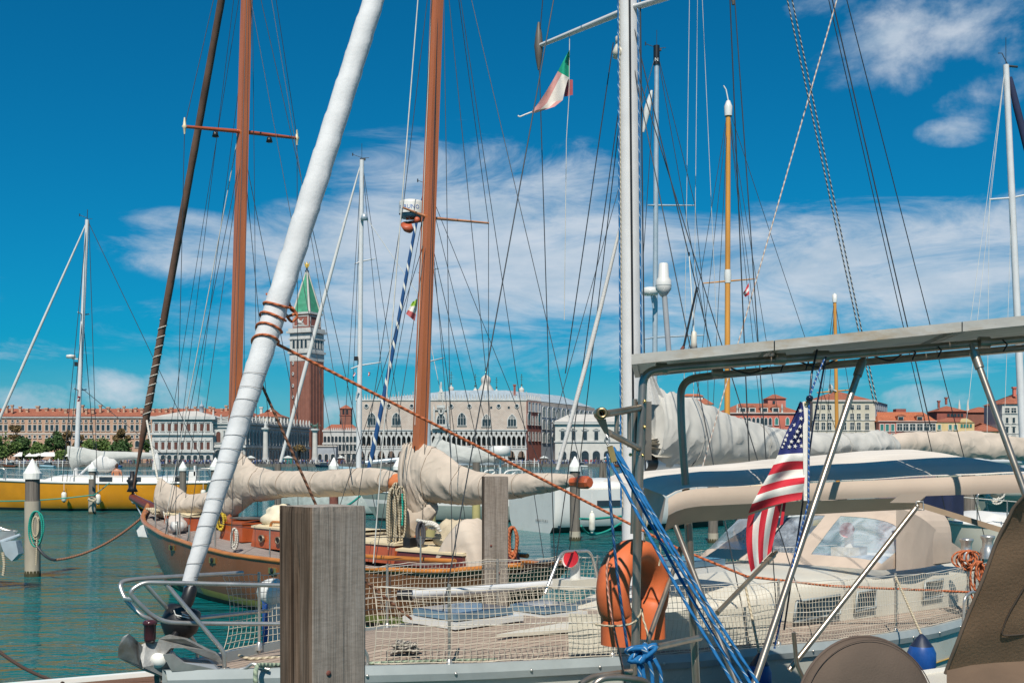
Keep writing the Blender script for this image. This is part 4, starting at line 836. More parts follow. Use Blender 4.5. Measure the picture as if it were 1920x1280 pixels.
def hull(fr, L, hb, zs, rake=0.6, srake=0.2, draft=0.4, ns=30, nk=10, p=3.4, mf=None):
    mb = MB(); ring = []
    for i in range(ns + 1):
        t = i / ns; h = hb(t); z = zs(t); st = []
        for k in range(-nk, nk + 1):
            a = 1 - abs(k) / nk; y = h * (max(0.0, 1 - a ** p)) ** 0.46 * (1 if k > 0 else -1)
            zz = z - (z + draft) * a; sx = L * t + rake * a * (1 - t) ** 3 - srake * a * t ** 5
            st.append(fr.pt(sx, y, zz))
        ring.append(mb.add(st))
    m = 2 * nk + 1
    for i in range(ns):
        for k in range(2 * nk):
            ids = (ring[i] + k, ring[i] + k + 1, ring[i + 1] + k + 1, ring[i + 1] + k); zc_ = sum(mb.v[q].z for q in ids) / 4
            a = 1 - abs(k + 0.5 - nk) / nk
            mb.face(ids, mf(zc_, a) if mf else (1 if zc_ < 0.12 else 0), True)
    mb.face([ring[ns] + k for k in range(m)], 0)
    return mb
def deckmesh(fr, L, hb, zs, drop=0.04, camber=0.06, ns=30, nk=8, inset=0.0, t0=0.0, t1=1.0):
    mb = MB()
    def g(u, v):
        t = lerp(t0, t1, v); h = max(0.0, hb(t) - inset); y = (2 * u - 1) * h
        return fr.pt(L * t, y, zs(t) - drop + camber * min(1.0, h / 1.3) * (1 - (2 * u - 1) ** 2))
    return mb.grid(g, nk, ns, 0, True)
def sheer(fr, L, hb, zs, side, dz=0.0, dy=0.0, n=30, t0=0.0, t1=1.0):
    return [fr.pt(L * t, side * (hb(t) + dy), zs(t) + dz) for t in [lerp(t0, t1, i / n) for i in range(n + 1)]]
def cover(pts, rv, rh, amp=0.05, nu=30, nv=90, seed=0.0, freq=3.0, flat=0.0, rough=0.0, ang=1.5):
    pts = [Vector(p) for p in pts]; mb = MB(); k = len(pts); path = smooth_path(pts, 8); K = len(path) - 1
    tabv = [(i / (k - 1), r) for i, r in enumerate(rv)]; tabh = [(i / (k - 1), r) for i, r in enumerate(rh)]
    def fn(u, v):
        f = v * K; i = min(K - 1, int(f)); c = path[i].lerp(path[i + 1], f - i); t = (path[min(K, i + 1)] - path[max(0, i - 1)])
        side = V(t.y, -t.x, 0)
        side = side.normalized() if side.length > 1e-6 else V(1, 0, 0)
        up = side.cross(t).normalized() * -1.0
        if up.z < 0: up = -up
        a = 2 * pi * u; sv, sh = interp(tabv, v), interp(tabh, v)
        w1 = 1 - 2 * abs(nz(v * freq * 2.2 + cos(a) * ang + seed, a * 0.35 + seed, 0.3))
        w2 = nz(v * freq * 0.8 + seed * 2, sin(a) * 0.9, cos(a) * 0.9)
        w3 = 1 - 2.6 * abs(nz(v * freq * 5.5 + cos(a) * ang * 1.6 + sin(a) * 0.8 + seed, a * 0.2, seed))
        d = 1 + amp * (w1 * 0.75 + w2 * 1.2 + w3 * 0.42)
        zz = sin(a) * sv; sh = sh * (1 - 0.30 * max(0.0, sin(a)) ** 1.5)
        if flat and zz < 0: zz *= (1 - flat)
        return c + up * (zz * d) + side * (cos(a) * sh * d)
    mb.grid(fn, nu, nv, 0, True, True); mb.fn = fn
    b = len(mb.v) - nu * (nv + 1)
    mb.face([b + i for i in reversed(range(nu))], 0); mb.face([b + nu * nv + i for i in range(nu)], 0)
    return mb
def ties(cv_, o, vs, mat, r=0.008):          # straps laced round a boom cover
    for v in vs:
        ring = [cv_.fn(i / 28, v) for i in range(28)]; c = sum(ring, V(0, 0, 0)) / 28
        mb = MB(); mb.tube([c + (q - c) * 1.012 for q in ring], r, 5, closed=True, sm=True); mb.build('tie', [mat], o)
def wires(t, segs, mat=m_wire, r=0.012, name='stay', sagv=0.0, upto=None):
    for a, b in segs:
        if upto and a.z < upto: a = b + (a - b) * ((upto - b.z) / (a.z - b.z))          # carry the line on to the masthead
        mb = MB(); mb.tube([a, b] if not sagv else sag(a, b, sagv, 6), r, 5); mb.build(name, [mat], t)
def tubeobj(name, pts, r, mat, parent=None, n=8, sm=6, **kw):
    mb = MB(); pts = smooth_path(pts, sm) if sm and len(pts) > 2 else pts
    if isinstance(r, (list, tuple)) and len(r) != len(pts): r = [interp([(i / (len(r) - 1), q) for i, q in enumerate(r)], j / (len(pts) - 1)) for j in range(len(pts))]
    mb.tube(pts, r, n); return mb.build(name, [mat], parent, **kw)
def bend(pts, r=0.12, n=5):                       # round the corners of a bent pipe
    pts = [Vector(p) for p in pts]; out = [pts[0]]
    for i in range(1, len(pts) - 1):
        a, b, c = pts[i - 1], pts[i], pts[i + 1]; q = min(r, (a - b).length * 0.45, (c - b).length * 0.45)
        p0 = b + (a - b).normalized() * q; p2 = b + (c - b).normalized() * q
        for j in range(n + 1):
            t = j / n; out.append(p0 * (1 - t) ** 2 + b * 2 * t * (1 - t) + p2 * t * t)
    return out + [pts[-1]]
def flagobj(name, quad, mat, label, cat='flag', amp=0.05, group=None, seed=1.0, nu=10, nv=8, toward=V(0, -1, 0)):
    mb = MB(); a, b, c, d = [Vector(q) for q in quad]
    def fn(u, v): return a.lerp(b, u).lerp(d.lerp(c, u), v) + toward * (amp * sin(u * 9 + v * 3 + seed) * u)
    mb.grid(fn, nu, nv, 0, True); o = mb.build(name, [mat], label=label, cat=cat, group=group); return o
def STRIPES(name, cols, axis=1):
    m, nt, ns, ls, b = newmat(name); uvn = ns.new('ShaderNodeUVMap'); sp_ = ns.new('ShaderNodeSeparateXYZ'); ls.new(uvn.outputs[0], sp_.inputs[0])
    r = ns.new('ShaderNodeValToRGB'); r.color_ramp.interpolation = 'CONSTANT'; e = r.color_ramp.elements
    while len(e) < len(cols): e.new(0.5)
    for i, c in enumerate(cols): e[i].position = i / len(cols); e[i].color = (*c, 1)
    ls.new(sp_.outputs[axis], r.inputs[0]); ls.new(r.outputs[0], b.inputs['Base Color']); b.inputs['Roughness'].default_value = 0.85; return m
m_ital = STRIPES('Italian tricolour', [(0.0, 0.28, 0.16), (0.70, 0.66, 0.60), (0.52, 0.10, 0.12)], 0)
m_rwr = STRIPES('red white red stripes', [(0.55, 0.06, 0.07), (0.7, 0.66, 0.62), (0.55, 0.06, 0.07)], 1)
m_cro = STRIPES('red white blue stripes', [(0.5, 0.05, 0.06), (0.7, 0.66, 0.62), (0.05, 0.08, 0.3)], 1)
# ================================================================ mooring piles
m_pile = WOODM('weathered pile timber', (0.10, 0.085, 0.07), (0.22, 0.19, 0.16), 2, 6, 0.9, bump=0.5)
m_sleeve = MAT('pale pile sleeve', (0.36, 0.32, 0.25), 0.85, var=0.18, scale=3, stretch=(1, 1, 0.4), dirt=(0.20, 0.17, 0.12))
m_ysleeve = MAT('yellowish pile sleeve', (0.40, 0.34, 0.14), 0.8, var=0.15, scale=2)
m_rust = MAT('rusty pile', (0.17, 0.055, 0.04), 0.85, var=0.3, scale=5, dirt=(0.10, 0.07, 0.06))
m_capw = MAT('white plastic cap', (0.78, 0.77, 0.72), 0.45, var=0.05)
m_weed = MAT('weedy tide band', (0.05, 0.045, 0.02), 0.9, var=0.4, scale=8)
def pile(px, ytop, wpx, Yp, label, cap=True, split=None, sleeve=m_sleeve, lean=0.0, top=m_pile):
    x = X(px, Yp); r = wpx * Yp / F / 2; zt_ = Z(ytop, Yp)
    t = thing('mooring_pile', label, 'mooring pile', (x, Yp, 0), 'round mooring piles in the basin')
    hc = r * 2.3 if cap else 0; zb = zt_ - hc; zs_ = Z(split, Yp) if split else 0.35
    mb = MB(); mb.tube([(x, Yp, zs_), (x + lean * 0.5, Yp, (zs_ + zb) / 2), (x + lean, Yp, zb + 0.02)], r * 0.97, 14); mb.build('shaft', [top], t)
    mb = MB(); mb.tube([(x, Yp, -2), (x, Yp, 0.28), (x, Yp, zs_)], r * 1.06, 14); mb.build('sleeve', [sleeve], t)
    mb = MB(); mb.lathe([(r * 1.08, -0.1), (r * 1.09, 0.06), (r * 1.07, 0.12 + r * 0.15)], (x, Yp, 0), 14); mb.build('tide_band', [m_weed], t)
    if cap:
        mb = MB(); mb.lathe([(r * 1.22, zb - r * 0.5), (r * 1.25, zb + r * 0.35), (r * 1.12, zb + r * 0.42), (r * 0.12, zt_ - 0.01), (0, zt_)], (x + lean, Yp, 0), 16, sm=False); mb.build('cap', [m_capw], t)
    return t
pile(61, 860, 27, 30, 'thick capped pile at left with a coiled teal rope', split=939)
pile(173, 865, 13, 64, 'thin capped pile with rusty middle before the yellow boat', split=932, sleeve=m_sleeve, top=m_pile)
pile(343, 864, 13, 60, 'capped pile behind the ketch bow rigging')
pile(404, 857, 17, 52, 'capped pile left of the white furled sail, behind the ketch')
pile(521, 870, 13, 50, 'uncapped pile with small white number plate above the square post', cap=False)
pile(626, 857, 16, 50, 'capped pile with red lower shaft right of the square post', split=930, sleeve=m_rust)
pile(747, 857, 17, 48, 'capped pile behind the end of the main boom')
pile(893, 867, 15, 45, 'uncapped pile with black band behind the second square post', cap=False, split=935, sleeve=m_ysleeve)
pile(806, 905, 22, 40, 'thick yellowish sleeved pile behind the mizzen mast', cap=False, split=915, sleeve=m_ysleeve)
pile(1078, 855, 20, 43, 'capped grey pile in front of the white stern')
pile(1375, 879, 24, 40, 'capped pile behind the tan awning edge')
pile(1337, 868, 19, 42, 'pile with number plate fourteen behind the stainless arch', cap=False)
pile(1124, 868, 8, 75, 'left of two thin leaning piles beyond the boom end', cap=False, lean=0.15); pile(1137, 868, 7, 75, 'right of two thin leaning piles beyond the boom end', cap=False, lean=-0.15)
pile(1816, 880, 25, 30, 'grey pile in front of the cream bow at right', cap=False, split=980)
m_plate = MAT('white number plate', (0.75, 0.75, 0.72), 0.5)
for px, py, Yp, txt, lab in ((1337, 900, 41.3, '14', 'white number plate reading 14 on a pile'), (521, 896, 49.3, '18', 'small white number plate on the uncapped pile'), (170, 894, 63.3, '0', 'tiny white number plate on the pile before the yellow boat')):
    t = thing('number_plate', lab, 'sign', P(px, py, Yp), 'berth number plates'); mb = MB(); s = 9 * Yp / F; mb.box(P(px, py, Yp), (s * 1.2, 0.03, s * 0.8)); mb.build('plate', [m_plate], t)
    me = text_mesh(txt, s * 0.7); link('lettering', me, m_black, t, loc=(0, -0.018, 0), rot=(radians(90), 0, 0))
# ================================================================ yellow sailboat
Yy = 69.5; fy = Fr((X(-62, Yy), Yy), (1, 0), (0, 1)); Ly = X(404, Yy) - X(-62, Yy)
hby = lambda t: 2.1 * (1 - (1 - min(1, t * 1.55)) ** 2.2) * (1 - 0.18 * max(0, t - 0.6) / 0.4); zsy = lambda t: 1.72 - 0.22 * t + 0.12 * (2 * t - 1) ** 2
yb = thing('sailboat', 'yellow hulled white decked sailboat moored at the left', 'sailboat', fy.pt(5, 0, 0))
hull(fy, Ly, hby, zsy, 1.2, 0.6, 0.5, mf=lambda z, a: 2 if z < 0.16 else 0).build('hull', [m_yel, m_gel, m_anti], yb)
deckmesh(fy, Ly, hby, zsy).build('deck', [m_gel], yb)
tubeobj('toe_rail', sheer(fy, Ly, hby, zsy, -1, 0.02), 0.07, m_gel, yb, sm=0); tubeobj('toe_rail', sheer(fy, Ly, hby, zsy, 1, 0.02), 0.07, m_gel, yb, sm=0)
mb = MB()
def cab(u, v):
    t = lerp(0.30, 0.86, v); h = 1.25 * min(1, 0.55 + v * 1.2); z0 = zsy(t); a = pi * u
    return fy.pt(Ly * t, -cos(a) * h, z0 - 0.05 + 0.5 * (sin(a) ** 0.35) * min(1, v * 6 + 0.15))
mb.grid(cab, 12, 18); cb_ = mb.build('cabin', [m_gel], yb)
for px in (212, 265): mb = MB(); mb.box(fy.pt(X(px, Yy) - fy.O.x, -1.25, 1.82), (0.75, 0.05, 0.26)); mb.build('window', [m_glass], cb_)
mt0, mt1 = P(141, 892, Yy), P(163.5, 412, Yy)
tubeobj('mast', [mt0 - V(0, 0, 0.6), mt1], [0.15, 0.11], m_alu, yb, 12, 0)
mb = MB(); mb.tube([mt1, mt1 + V(0.02, 0, 0.6)], 0.02, 5); mb.tube([mt1 + V(0, 0, 0.1), mt1 + V(-0.45, 0, 0.28)], 0.015, 4); mb.tube([mt1 + V(-0.45, 0, 0.2), mt1 + V(-0.45, 0, 0.36)], 0.03, 4); mb.tube([mt1 + V(0, 0, 0.05), mt1 + V(0.3, 0, 0.05)], 0.012, 4); mb.build('masthead_instruments', [m_wire], yb)
for y_, w_ in ((590, 0.5), (732, 0.6)):
    c = mt0.lerp(mt1, (892 - y_) / 480); mb = MB(); mb.tube([c + V(-0.1, -w_, 0.1), c, c + V(0.2, w_, 0.1)], 0.04, 6); mb.build('spreader', [m_spar2], yb)
c = P(133, 668, Yy); mb = MB(); mb.lathe([(0, -0.1), (0.26, -0.1), (0.28, 0.0), (0.26, 0.08), (0, 0.12)], c, 14); mb.box(c + V(0.25, 0, -0.15), (0.35, 0.1, 0.06)); mb.box(c + V(0.3, 0, -0.45), (0.15, 0.15, 0.25), 1); mb.build('radar_dome', [m_gel, m_black], yb)
bowp = fy.pt(0.4, 0, 1.9)
tubeobj('furled_jib', [bowp, bowp.lerp(mt1, 0.5), mt1 + V(-0.35, 0, -0.9), mt1 + V(-0.03, 0, -0.05)], [0.10, 0.09, 0.05, 0.012], m_cloth_w, yb, 8, 4)
sternp = fy.pt(Ly - 0.2, 0, 1.7)
wires(yb, [(mt1, sternp), (mt0.lerp(mt1, 0.35), sternp + V(-1, 0, 0)), (mt1, fy.pt(X(140, Yy) - fy.O.x, -1.9, 1.7)), (mt0.lerp(mt1, 0.63), fy.pt(X(148, Yy) - fy.O.x, -1.9, 1.7)), (mt1 + V(0.1, 0, 0), fy.pt(X(200, Yy) - fy.O.x, -1.6, 1.9)), (mt0.lerp(mt1, 0.63), fy.pt(X(160, Yy) - fy.O.x, 1.9, 1.7))], m_wire, 0.02)
bm0, bm1 = P(140, 862, Yy), P(292, 856, Yy)
tubeobj('boom', [bm0, bm1], 0.1, m_spar2, yb, 8, 0)
cover([bm0 + V(-0.25, 0, 0.1), bm0 + V(0.4, 0, 0.22), bm0 + V(1.4, 0, 0.16), bm0.lerp(bm1, 0.6) + V(0, 0, 0.12), bm1 + V(0, 0, 0.1)], [0.75, 0.5, 0.36, 0.24, 0.12], [0.34, 0.32, 0.28, 0.22, 0.12], 0.10, seed=2.1).build('sail_cover', [m_cloth_g], yb)
mb = MB(); c = fy.pt(X(197, Yy) - fy.O.x, 0, 2.7); mb.ball(c, 0.62, 0, 14, 10, (1.25, 1, 0.85), lambda d: 1 + 0.35 * nz(d.x * 2.3, d.y * 2.3, d.z * 2.3 + 5)); mb.build('bundled_sprayhood', [m_cloth_w], yb)
tubeobj('vang', [P(147, 892, Yy - 0.2), P(170, 871, Yy - 0.2)], 0.07, m_alu, yb, 8, 0)
mb = MB(); mb.tube([P(295, 850, Yy - 1), P(295, 905, Yy - 1)], 0.03, 6); mb.build('pole', [m_steel], yb)
mb = MB(); c = P(294, 880, Yy - 1); mb.lathe([(0.26, 0), (0.24, 0.3), (0.16, 0.7), (0.06, 0.95), (0, 1.0)], c, 9, sm=False); mb.build('closed_parasol', [m_cloth_w], yb)
for px in (20, 78, 118, 162, 195, 250, 330, 388):
    mb = MB(); a_ = fy.pt(X(px, Yy) - fy.O.x, -hby((X(px, Yy) - fy.O.x) / Ly) + 0.1, 1.6); mb.tube([a_, a_ + V(0, 0, 0.75)], 0.025, 5); mb.build('stanchion', [m_steel], yb)
for z in (0.38, 0.74): tubeobj('lifeline', sheer(fy, Ly, hby, zsy, -1, z, -0.1, 16), 0.012, m_wire_l, yb, 4, 0)
for px0, px1 in ((-10, 10), (372, 398)):
    mb = MB(); mb.tube(bend([P(px0, 898, Yy - 1.2), P(px0, 878, Yy - 1.2), P(px1, 878, Yy - 1.2), P(px1, 898, Yy - 1.2)], 0.2), 0.04, 6); mb.build('rail', [m_steel], yb)
mb = MB(); mb.box(P(362, 892, Yy - 0.3), (0.45, 0.3, 0.55)); mb.box(P(366, 882, Yy - 0.3), (0.1, 0.3, 0.6)); mb.build('cockpit_seat', [m_gel], yb)
def fender(px, y0, y1, rpx, Yf, mat, label, endmat=m_navy, line_to=None):
    a, b = P(px, y0, Yf), P(px, y1, Yf); r = rpx * Yf / F; H = a.z - b.z; t = thing('fender', label, 'fender', tuple(b), 'boat fenders')
    mb = MB(); mb.lathe([(0, 0.02 * H), (r * 0.55, 0.05 * H), (r, 0.18 * H), (r, 0.82 * H), (r * 0.55, 0.95 * H), (0, 0.97 * H)], b, 14); mb.build('body', [mat], t)
    mb = MB(); mb.lathe([(0, -0.03 * H), (r * 0.4, -0.03 * H), (r * 0.5, 0.07 * H), (0, 0.07 * H)], b, 10); mb.build('end_cap', [endmat], t); mb = MB(); mb.lathe([(0, 0.93 * H), (r * 0.5, 0.93 * H), (r * 0.35, 1.04 * H), (0, 1.05 * H)], b, 10); mb.build('end_cap', [endmat], t)
    if line_to is not None: tubeobj('lanyard', [b + V(0, 0, H * 1.03), line_to], 0.012, m_wire_l, t, 5, 0)
    return t
for px, y0, y1, lab in ((120, 921, 941, 'white fender hanging on the yellow hull, left one'), (184, 925, 945, 'white fender on the yellow hull beside the rusty pile'), (251, 925, 944, 'white fender on the yellow hull behind the brown forestay'), (381, 917, 930, 'small white fender near the yellow stern')):
    fender(px, y0, y1, 4.6, 67.1, m_wfend, lab, m_black, P(px, 905, 67.3))
# person sitting on the yellow boat, seen from behind
def person_seated(c, label):
    t = thing('person', label, 'person', tuple(c)); mb = MB()
    mb.tube([c + V(0, 0, 0.0), c + V(0, 0, 0.12), c + V(0, 0, 0.3), c + V(0, 0, 0.46), c + V(0, 0, 0.56), c + V(0, -0.02, 0.6), c + V(0, -0.03, 0.66)], [0.17, 0.18, 0.16, 0.2, 0.17, 0.07, 0.06], 12, sy=0.65, up=V(0, 1, 0))
    for q in (-1, 1):
        mb.tube(smooth_path([c + V(q * 0.17, 0, 0.53), c + V(q * 0.27, 0.0, 0.3), c + V(q * 0.25, 0.18, 0.12), c + V(q * 0.2, 0.3, 0.1)], 4), [0.065] * 4 + [0.052] * 4 + [0.04] * 5, 8)
        mb.tube(smooth_path([c + V(q * 0.1, 0.02, 0.08), c + V(q * 0.16, 0.42, 0.2), c + V(q * 0.16, 0.5, -0.15)], 5), [0.1] * 4 + [0.08] * 4 + [0.05] * 3, 8)
    mb.ball(c + V(0, -0.02, 0.77), 0.115, 0, 12, 9, (0.85, 1, 1.1)); mb.build('body', [m_skin], t)
    mb = MB(); mb.ball(c + V(0, -0.045, 0.79), 0.125, 0, 12, 9, (0.9, 0.98, 1.1), lambda d: 1 + 0.12 * nz(d.x * 6, d.y * 6, d.z * 6)); mb.build('hair', [m_hair], t)
    mb = MB(); mb.tube([c + V(0, 0, -0.08), c + V(0, 0.0, 0.14)], [0.2, 0.19], 12, sy=0.75, up=V(0, 1, 0)); mb.build('shorts', [MAT('dark swim shorts', (0.06, 0.06, 0.07), 0.8)], t)
person_seated(P(219, 899, Yy - 0.2) + V(0, 0, 0.05), 'bare-backed person sitting in the yellow boat cockpit')
# ================================================================ boats behind the ketch
def midboat(name, label, pxb, pxs, Yc, beam, z0, z1, hm, stripe=None, rake=0.9, srake=0.3, dy=0.0, sm_=None):
    fr = Fr((X(pxb, Yc), Yc), (X(pxs, Yc) - X(pxb, Yc), dy), (0, 1)); L = V(X(pxs, Yc) - X(pxb, Yc), dy, 0).length; fr.n = V(-fr.d.y, fr.d.x, 0)
    if fr.n.y < 0: fr.n = -fr.n
    hb_ = lambda t: beam / 2 * (1 - (1 - min(1, t * 1.6)) ** 2.2) * (1 - 0.15 * max(0, t - 0.6) / 0.4); zs_ = lambda t: lerp(z0, z1, t) + 0.08 * (2 * t - 1) ** 2
    t = thing(name, label, 'sailboat', fr.pt(L * 0.4, 0, 0)); mats = [hm, m_anti, sm_ or m_gel]
    hull(fr, L, hb_, zs_, rake, srake, 0.4, mf=lambda z, a: 1 if z < 0.14 else (2 if stripe and stripe[0] < z < stripe[1] else 0)).build('hull', mats, t)
    deckmesh(fr, L, hb_, zs_).build('deck', [m_gel], t)
    for s_ in (-1, 1): tubeobj('toe_rail', sheer(fr, L, hb_, zs_, s_, 0.02), 0.04, m_gel, t, 6, 0)
    mb = MB()
    def cab(u, v):
        tt = lerp(0.28, 0.75, v); h = beam * 0.3 * min(1, 0.6 + v); a = pi * u
        return fr.pt(L * tt, -cos(a) * h, zs_(tt) - 0.05 + 0.42 * (sin(a) ** 0.35) * min(1, v * 6 + 0.15))
    mb.grid(cab, 12, 14); cb2 = mb.build('cabin', [m_gel], t)
    for q in (0.42, 0.52, 0.62): mb = MB(); mb.box(fr.pt(L * q, -beam * 0.305, zs_(q) + 0.14), (0.55, 0.05, 0.16), 0, atan2(fr.d.y, fr.d.x)); mb.build('window', [m_glass], cb2)
    for i in range(8):
        q = 0.06 + i * 0.125; a_ = fr.pt(L * q, -hb_(q) + 0.08, zs_(q)); mb = MB(); mb.tube([a_, a_ + V(0, 0, 0.62)], 0.016, 5); mb.build('stanchion', [m_steel], t)
    tubeobj('lifeline', sheer(fr, L, hb_, zs_, -1, 0.6, -0.08, 14), 0.01, m_wire_l, t, 4, 0)
    return t, fr, L, hb_, zs_
def rig(t, top, base, r, mat, spr=(), fore=None, aft=None, side=(), wr=0.016, inst=True):
    tubeobj('mast', [base, top], [r, r * 0.82], mat, t, 12, 0)
    if inst:
        mb = MB(); mb.tube([top, top + V(0, 0, 0.9)], 0.012, 4); mb.tube([top + V(0, 0, 0.12), top + V(-0.5, 0, 0.3)], 0.014, 4); mb.tube([top + V(-0.5, -0.0, 0.22), top + V(-0.5, 0, 0.38)], 0.03, 4); mb.tube([top + V(0, 0, 0.1), top + V(0.4, 0, 0.12)], 0.014, 4); mb.box(top + V(0.05, 0, 0.03), (0.3, 0.12, 0.1)); mb.build('masthead_instruments', [m_wire], t)
    for (f, wl_, wr_, dz) in spr:
        c = base.lerp(top, f)
        for q, w_ in ((-1, wl_), (1, wr_)):
            mb = MB(); mb.tube([c, c + V(q * w_, 0.3 * q, dz * q)], [0.045, 0.028], 6); mb.build('spreader', [mat], t)
    for b in ([fore] if fore is not None else []) + ([aft] if aft is not None else []) + list(side): wires(t, [(top, b)], m_wire, wr)
g2, f2, L2, hb2, zs2 = midboat('sailboat', 'pale grey sailboat with white furled jib behind the square post', 508, 770, 64, 2.8, 1.35, 1.15, MAT('pale grey topsides', (0.45, 0.48, 0.45), 0.3, coat=0.3))
tp, bs_ = P(678.5, 300, 64), P(672.5, 890, 64)
rig(g2, tp, bs_, 0.15, m_alu, [((890 - 490) / 590, 0.3, 0.75, 0.2), ((890 - 685) / 590, 0.45, 1.1, 0.2)], None, f2.pt(L2, 0, 1.2), [P(640, 900, 63), P(735, 900, 63), P(655, 900, 65)])
tubeobj('furled_jib', [P(526, 866, 63.8), P(594, 610, 63.9), P(664, 352, 64), P(678, 304, 64)], [0.09, 0.115, 0.05, 0.012], m_cloth_w, g2, 10, 5)
tubeobj('boom', [P(684, 867, 64), P(775, 858, 64)], 0.11, m_spar2, g2, 10, 0)
mb = MB(); c = P(668, 672, 63.8); mb.box(c, (0.2, 0.2, 0.22)); mb.build('deck_light', [m_black], g2); wires(g2, [(P(681, 400, 64), P(790, 560, 63.5)), (P(790, 560, 63.5), P(860, 900, 63))], m_wire_l, 0.018, 'halyard')
mb = MB(); c = P(683, 407, 63.8); mb.lathe([(0, -0.2), (0.22, -0.15), (0.16, 0.1), (0, 0.25)], c, 8); mb.build('radar_reflector', [m_spar2], g2)
g1, f1, L1, hb1, zs1 = midboat('sailboat', 'grey green sailboat with white stripe behind the mizzen boom', 672, 1036, 57, 3.0, 1.36, 1.2, m_ggrn, (0.78, 1.08), 1.2)
tp, bs_ = P(802.5, 350, 57), P(803, 890, 57)
rig(g1, tp, bs_, 0.12, m_spar2, [((890 - 507) / 540, 0.45, 0.5, 0.15), ((890 - 678) / 540, 0.6, 0.75, 0.22)], None, f1.pt(L1, 0, 1.2), [P(775, 915, 56), P(850, 915, 56), P(940, 915, 58), P(700, 915, 56)])
m_spiral = ROPE('blue and white spiral sailcloth', (0.004, 0.06, 0.19), (0.70, 0.68, 0.62), 0.95, 0.22, 1.0)
tubeobj('furled_jib', [P(690, 884, 56.8), P(700, 840, 56.8), P(740, 640, 56.9), P(778, 430, 57), P(797, 356, 57)], [0.08, 0.12, 0.095, 0.075, 0.04], m_spiral, g1, 10, 6)
cover([P(806, 842, 57), P(822, 848, 57), P(860, 852, 57), P(905, 856, 57), P(945, 862, 57)], [0.85, 0.62, 0.42, 0.34, 0.15], [0.26, 0.28, 0.26, 0.22, 0.12], 0.1, seed=5.5).build('sail_cover', [m_cloth_g], g1)
tubeobj('boom', [P(806, 870, 57), P(945, 868, 57)], 0.09, m_spar2, g1, 8, 0)
for a_, b_ in ((895, 930), (935, 968)):
    mb = MB(); mb.tube(bend([P(a_, 915, 56), P(a_ + 12, 882, 56), P(b_ + 14, 880, 56.5), P(b_ + 2, 915, 56.5)], 0.3), 0.045, 6); mb.tube([P(a_ + 2, 905, 56), P(b_ - 2, 885, 56.3)], 0.04, 6); mb.build('stern_frame', [m_gel], g1)
mb = MB(); c = P(836, 884, 56.5); mb.grid(lambda u, v: c + V((u - 0.5) * 1.9, -0.6 + v * 1.2, 0.5 * sin(pi * u) ** 0.5), 10, 4); mb.build('sprayhood', [MAT('grey white sprayhood', (0.5, 0.52, 0.55), 0.8)], g1)
mb = MB(); mb.lathe([(0.0, -0.15), (0.5, -0.15), (0.5, 0.25), (0.35, 0.35), (0, 0.35)], P(938, 849, 56), 12); mb.tube([P(938, 849, 56), P(938, 890, 56)], 0.05, 6); mb.build('radar_dome', [m_gel], g1)
# white stern at centre right
fw_ = Fr((X(1040, 47), 47), (0.88, 0.47), (-0.47, 0.88)); wbt = thing('sailboat', 'white modern sailboat showing its flat stern and side window', 'sailboat', fw_.pt(4, 0, 0))
Lw = 11.0; hbw = lambda t: 1.95 * (1 - max(0, (t - 0.35) / 0.65) ** 2.2); zsw = lambda t: 1.72 + 0.15 * t
fw2 = Fr(tuple((fw_.O + fw_.n * 1.95)[:2]), tuple(fw_.d[:2]), tuple(fw_.n[:2]))
mb = hull(fw2, Lw, hbw, zsw, 0.0, -0.6, 0.4, p=4.5, mf=lambda z, a: 1 if z < 0.22 else (2 if 0.42 < z < 0.47 else 0)); m0 = len(mb.f); mb.face([k for k in reversed(range(21))], 0)
mb.build('hull', [m_gel, m_anti, m_black], wbt); deckmesh(fw2, Lw, hbw, zsw).build('deck', [m_cream_g], wbt)
mb = MB(); mb.box(fw2.pt(2.55, -1.97, 1.18), (1.1, 0.05, 0.24), 0, ax=fw2.ax()); mb.build('hull_window', [m_glass], wbt)
mb = MB(); mb.ball(fw2.pt(3.4, 0, 1.75), 1.0, 0, 14, 8, (1.6, 1.2, 0.45)); mb.build('coachroof', [m_gel], wbt)
me = text_mesh('B E N E T E A U', 0.15); link('lettering', me, m_black, wbt, loc=(fw2.pt(-0.0, -0.95, 0.48) - ROOT[wbt.name] - fw2.d * 0.03), rot=(radians(90), 0, atan2(-fw2.n.y, -fw2.n.x)))
mb = MB(); mb.box(P(1048.5, 988, 46.8), (0.14, 0.03, 0.12), 0, atan2(-fw2.n.y, -fw2.n.x)); mb.build('badge', [m_navy], wbt)
tp, bs_ = P(1231.5, 95, 52), P(1226, 950, 52)
rig(wbt, tp, bs_, 0.125, m_spar2, [((950 - 385) / 855, 0.4, 1.75, 0.06), ((950 - 632) / 855, 0.5, 2.2, 0.12)], None, fw2.pt(0.2, 0, 1.7), [P(1303, 384, 52), P(1326, 627, 52), P(1205, 500, 52)])
mb = MB(); mb.lathe([(0.14, 0), (0.14, 0.85)], P(1231, 122, 51.99) - V(0, 0, 0.0), 12); mb.build('maker_band', [m_black], wbt); me = text_mesh('N', 0.22); link('lettering', me, m_gel, wbt, loc=(P(1231, 112, 51.82) - ROOT[wbt.name]), rot=(radians(90), 0, 0))
tubeobj('furled_jib', [P(1206, 248, 52), P(1214, 205, 52), P(1222, 170, 52)], [0.05, 0.16, 0.05], m_cloth_w, wbt, 8, 4)
wires(wbt, [(P(1303, 384, 52), P(1326, 627, 52)), (P(1326, 627, 52), P(1330, 900, 50))], m_wire, 0.015)
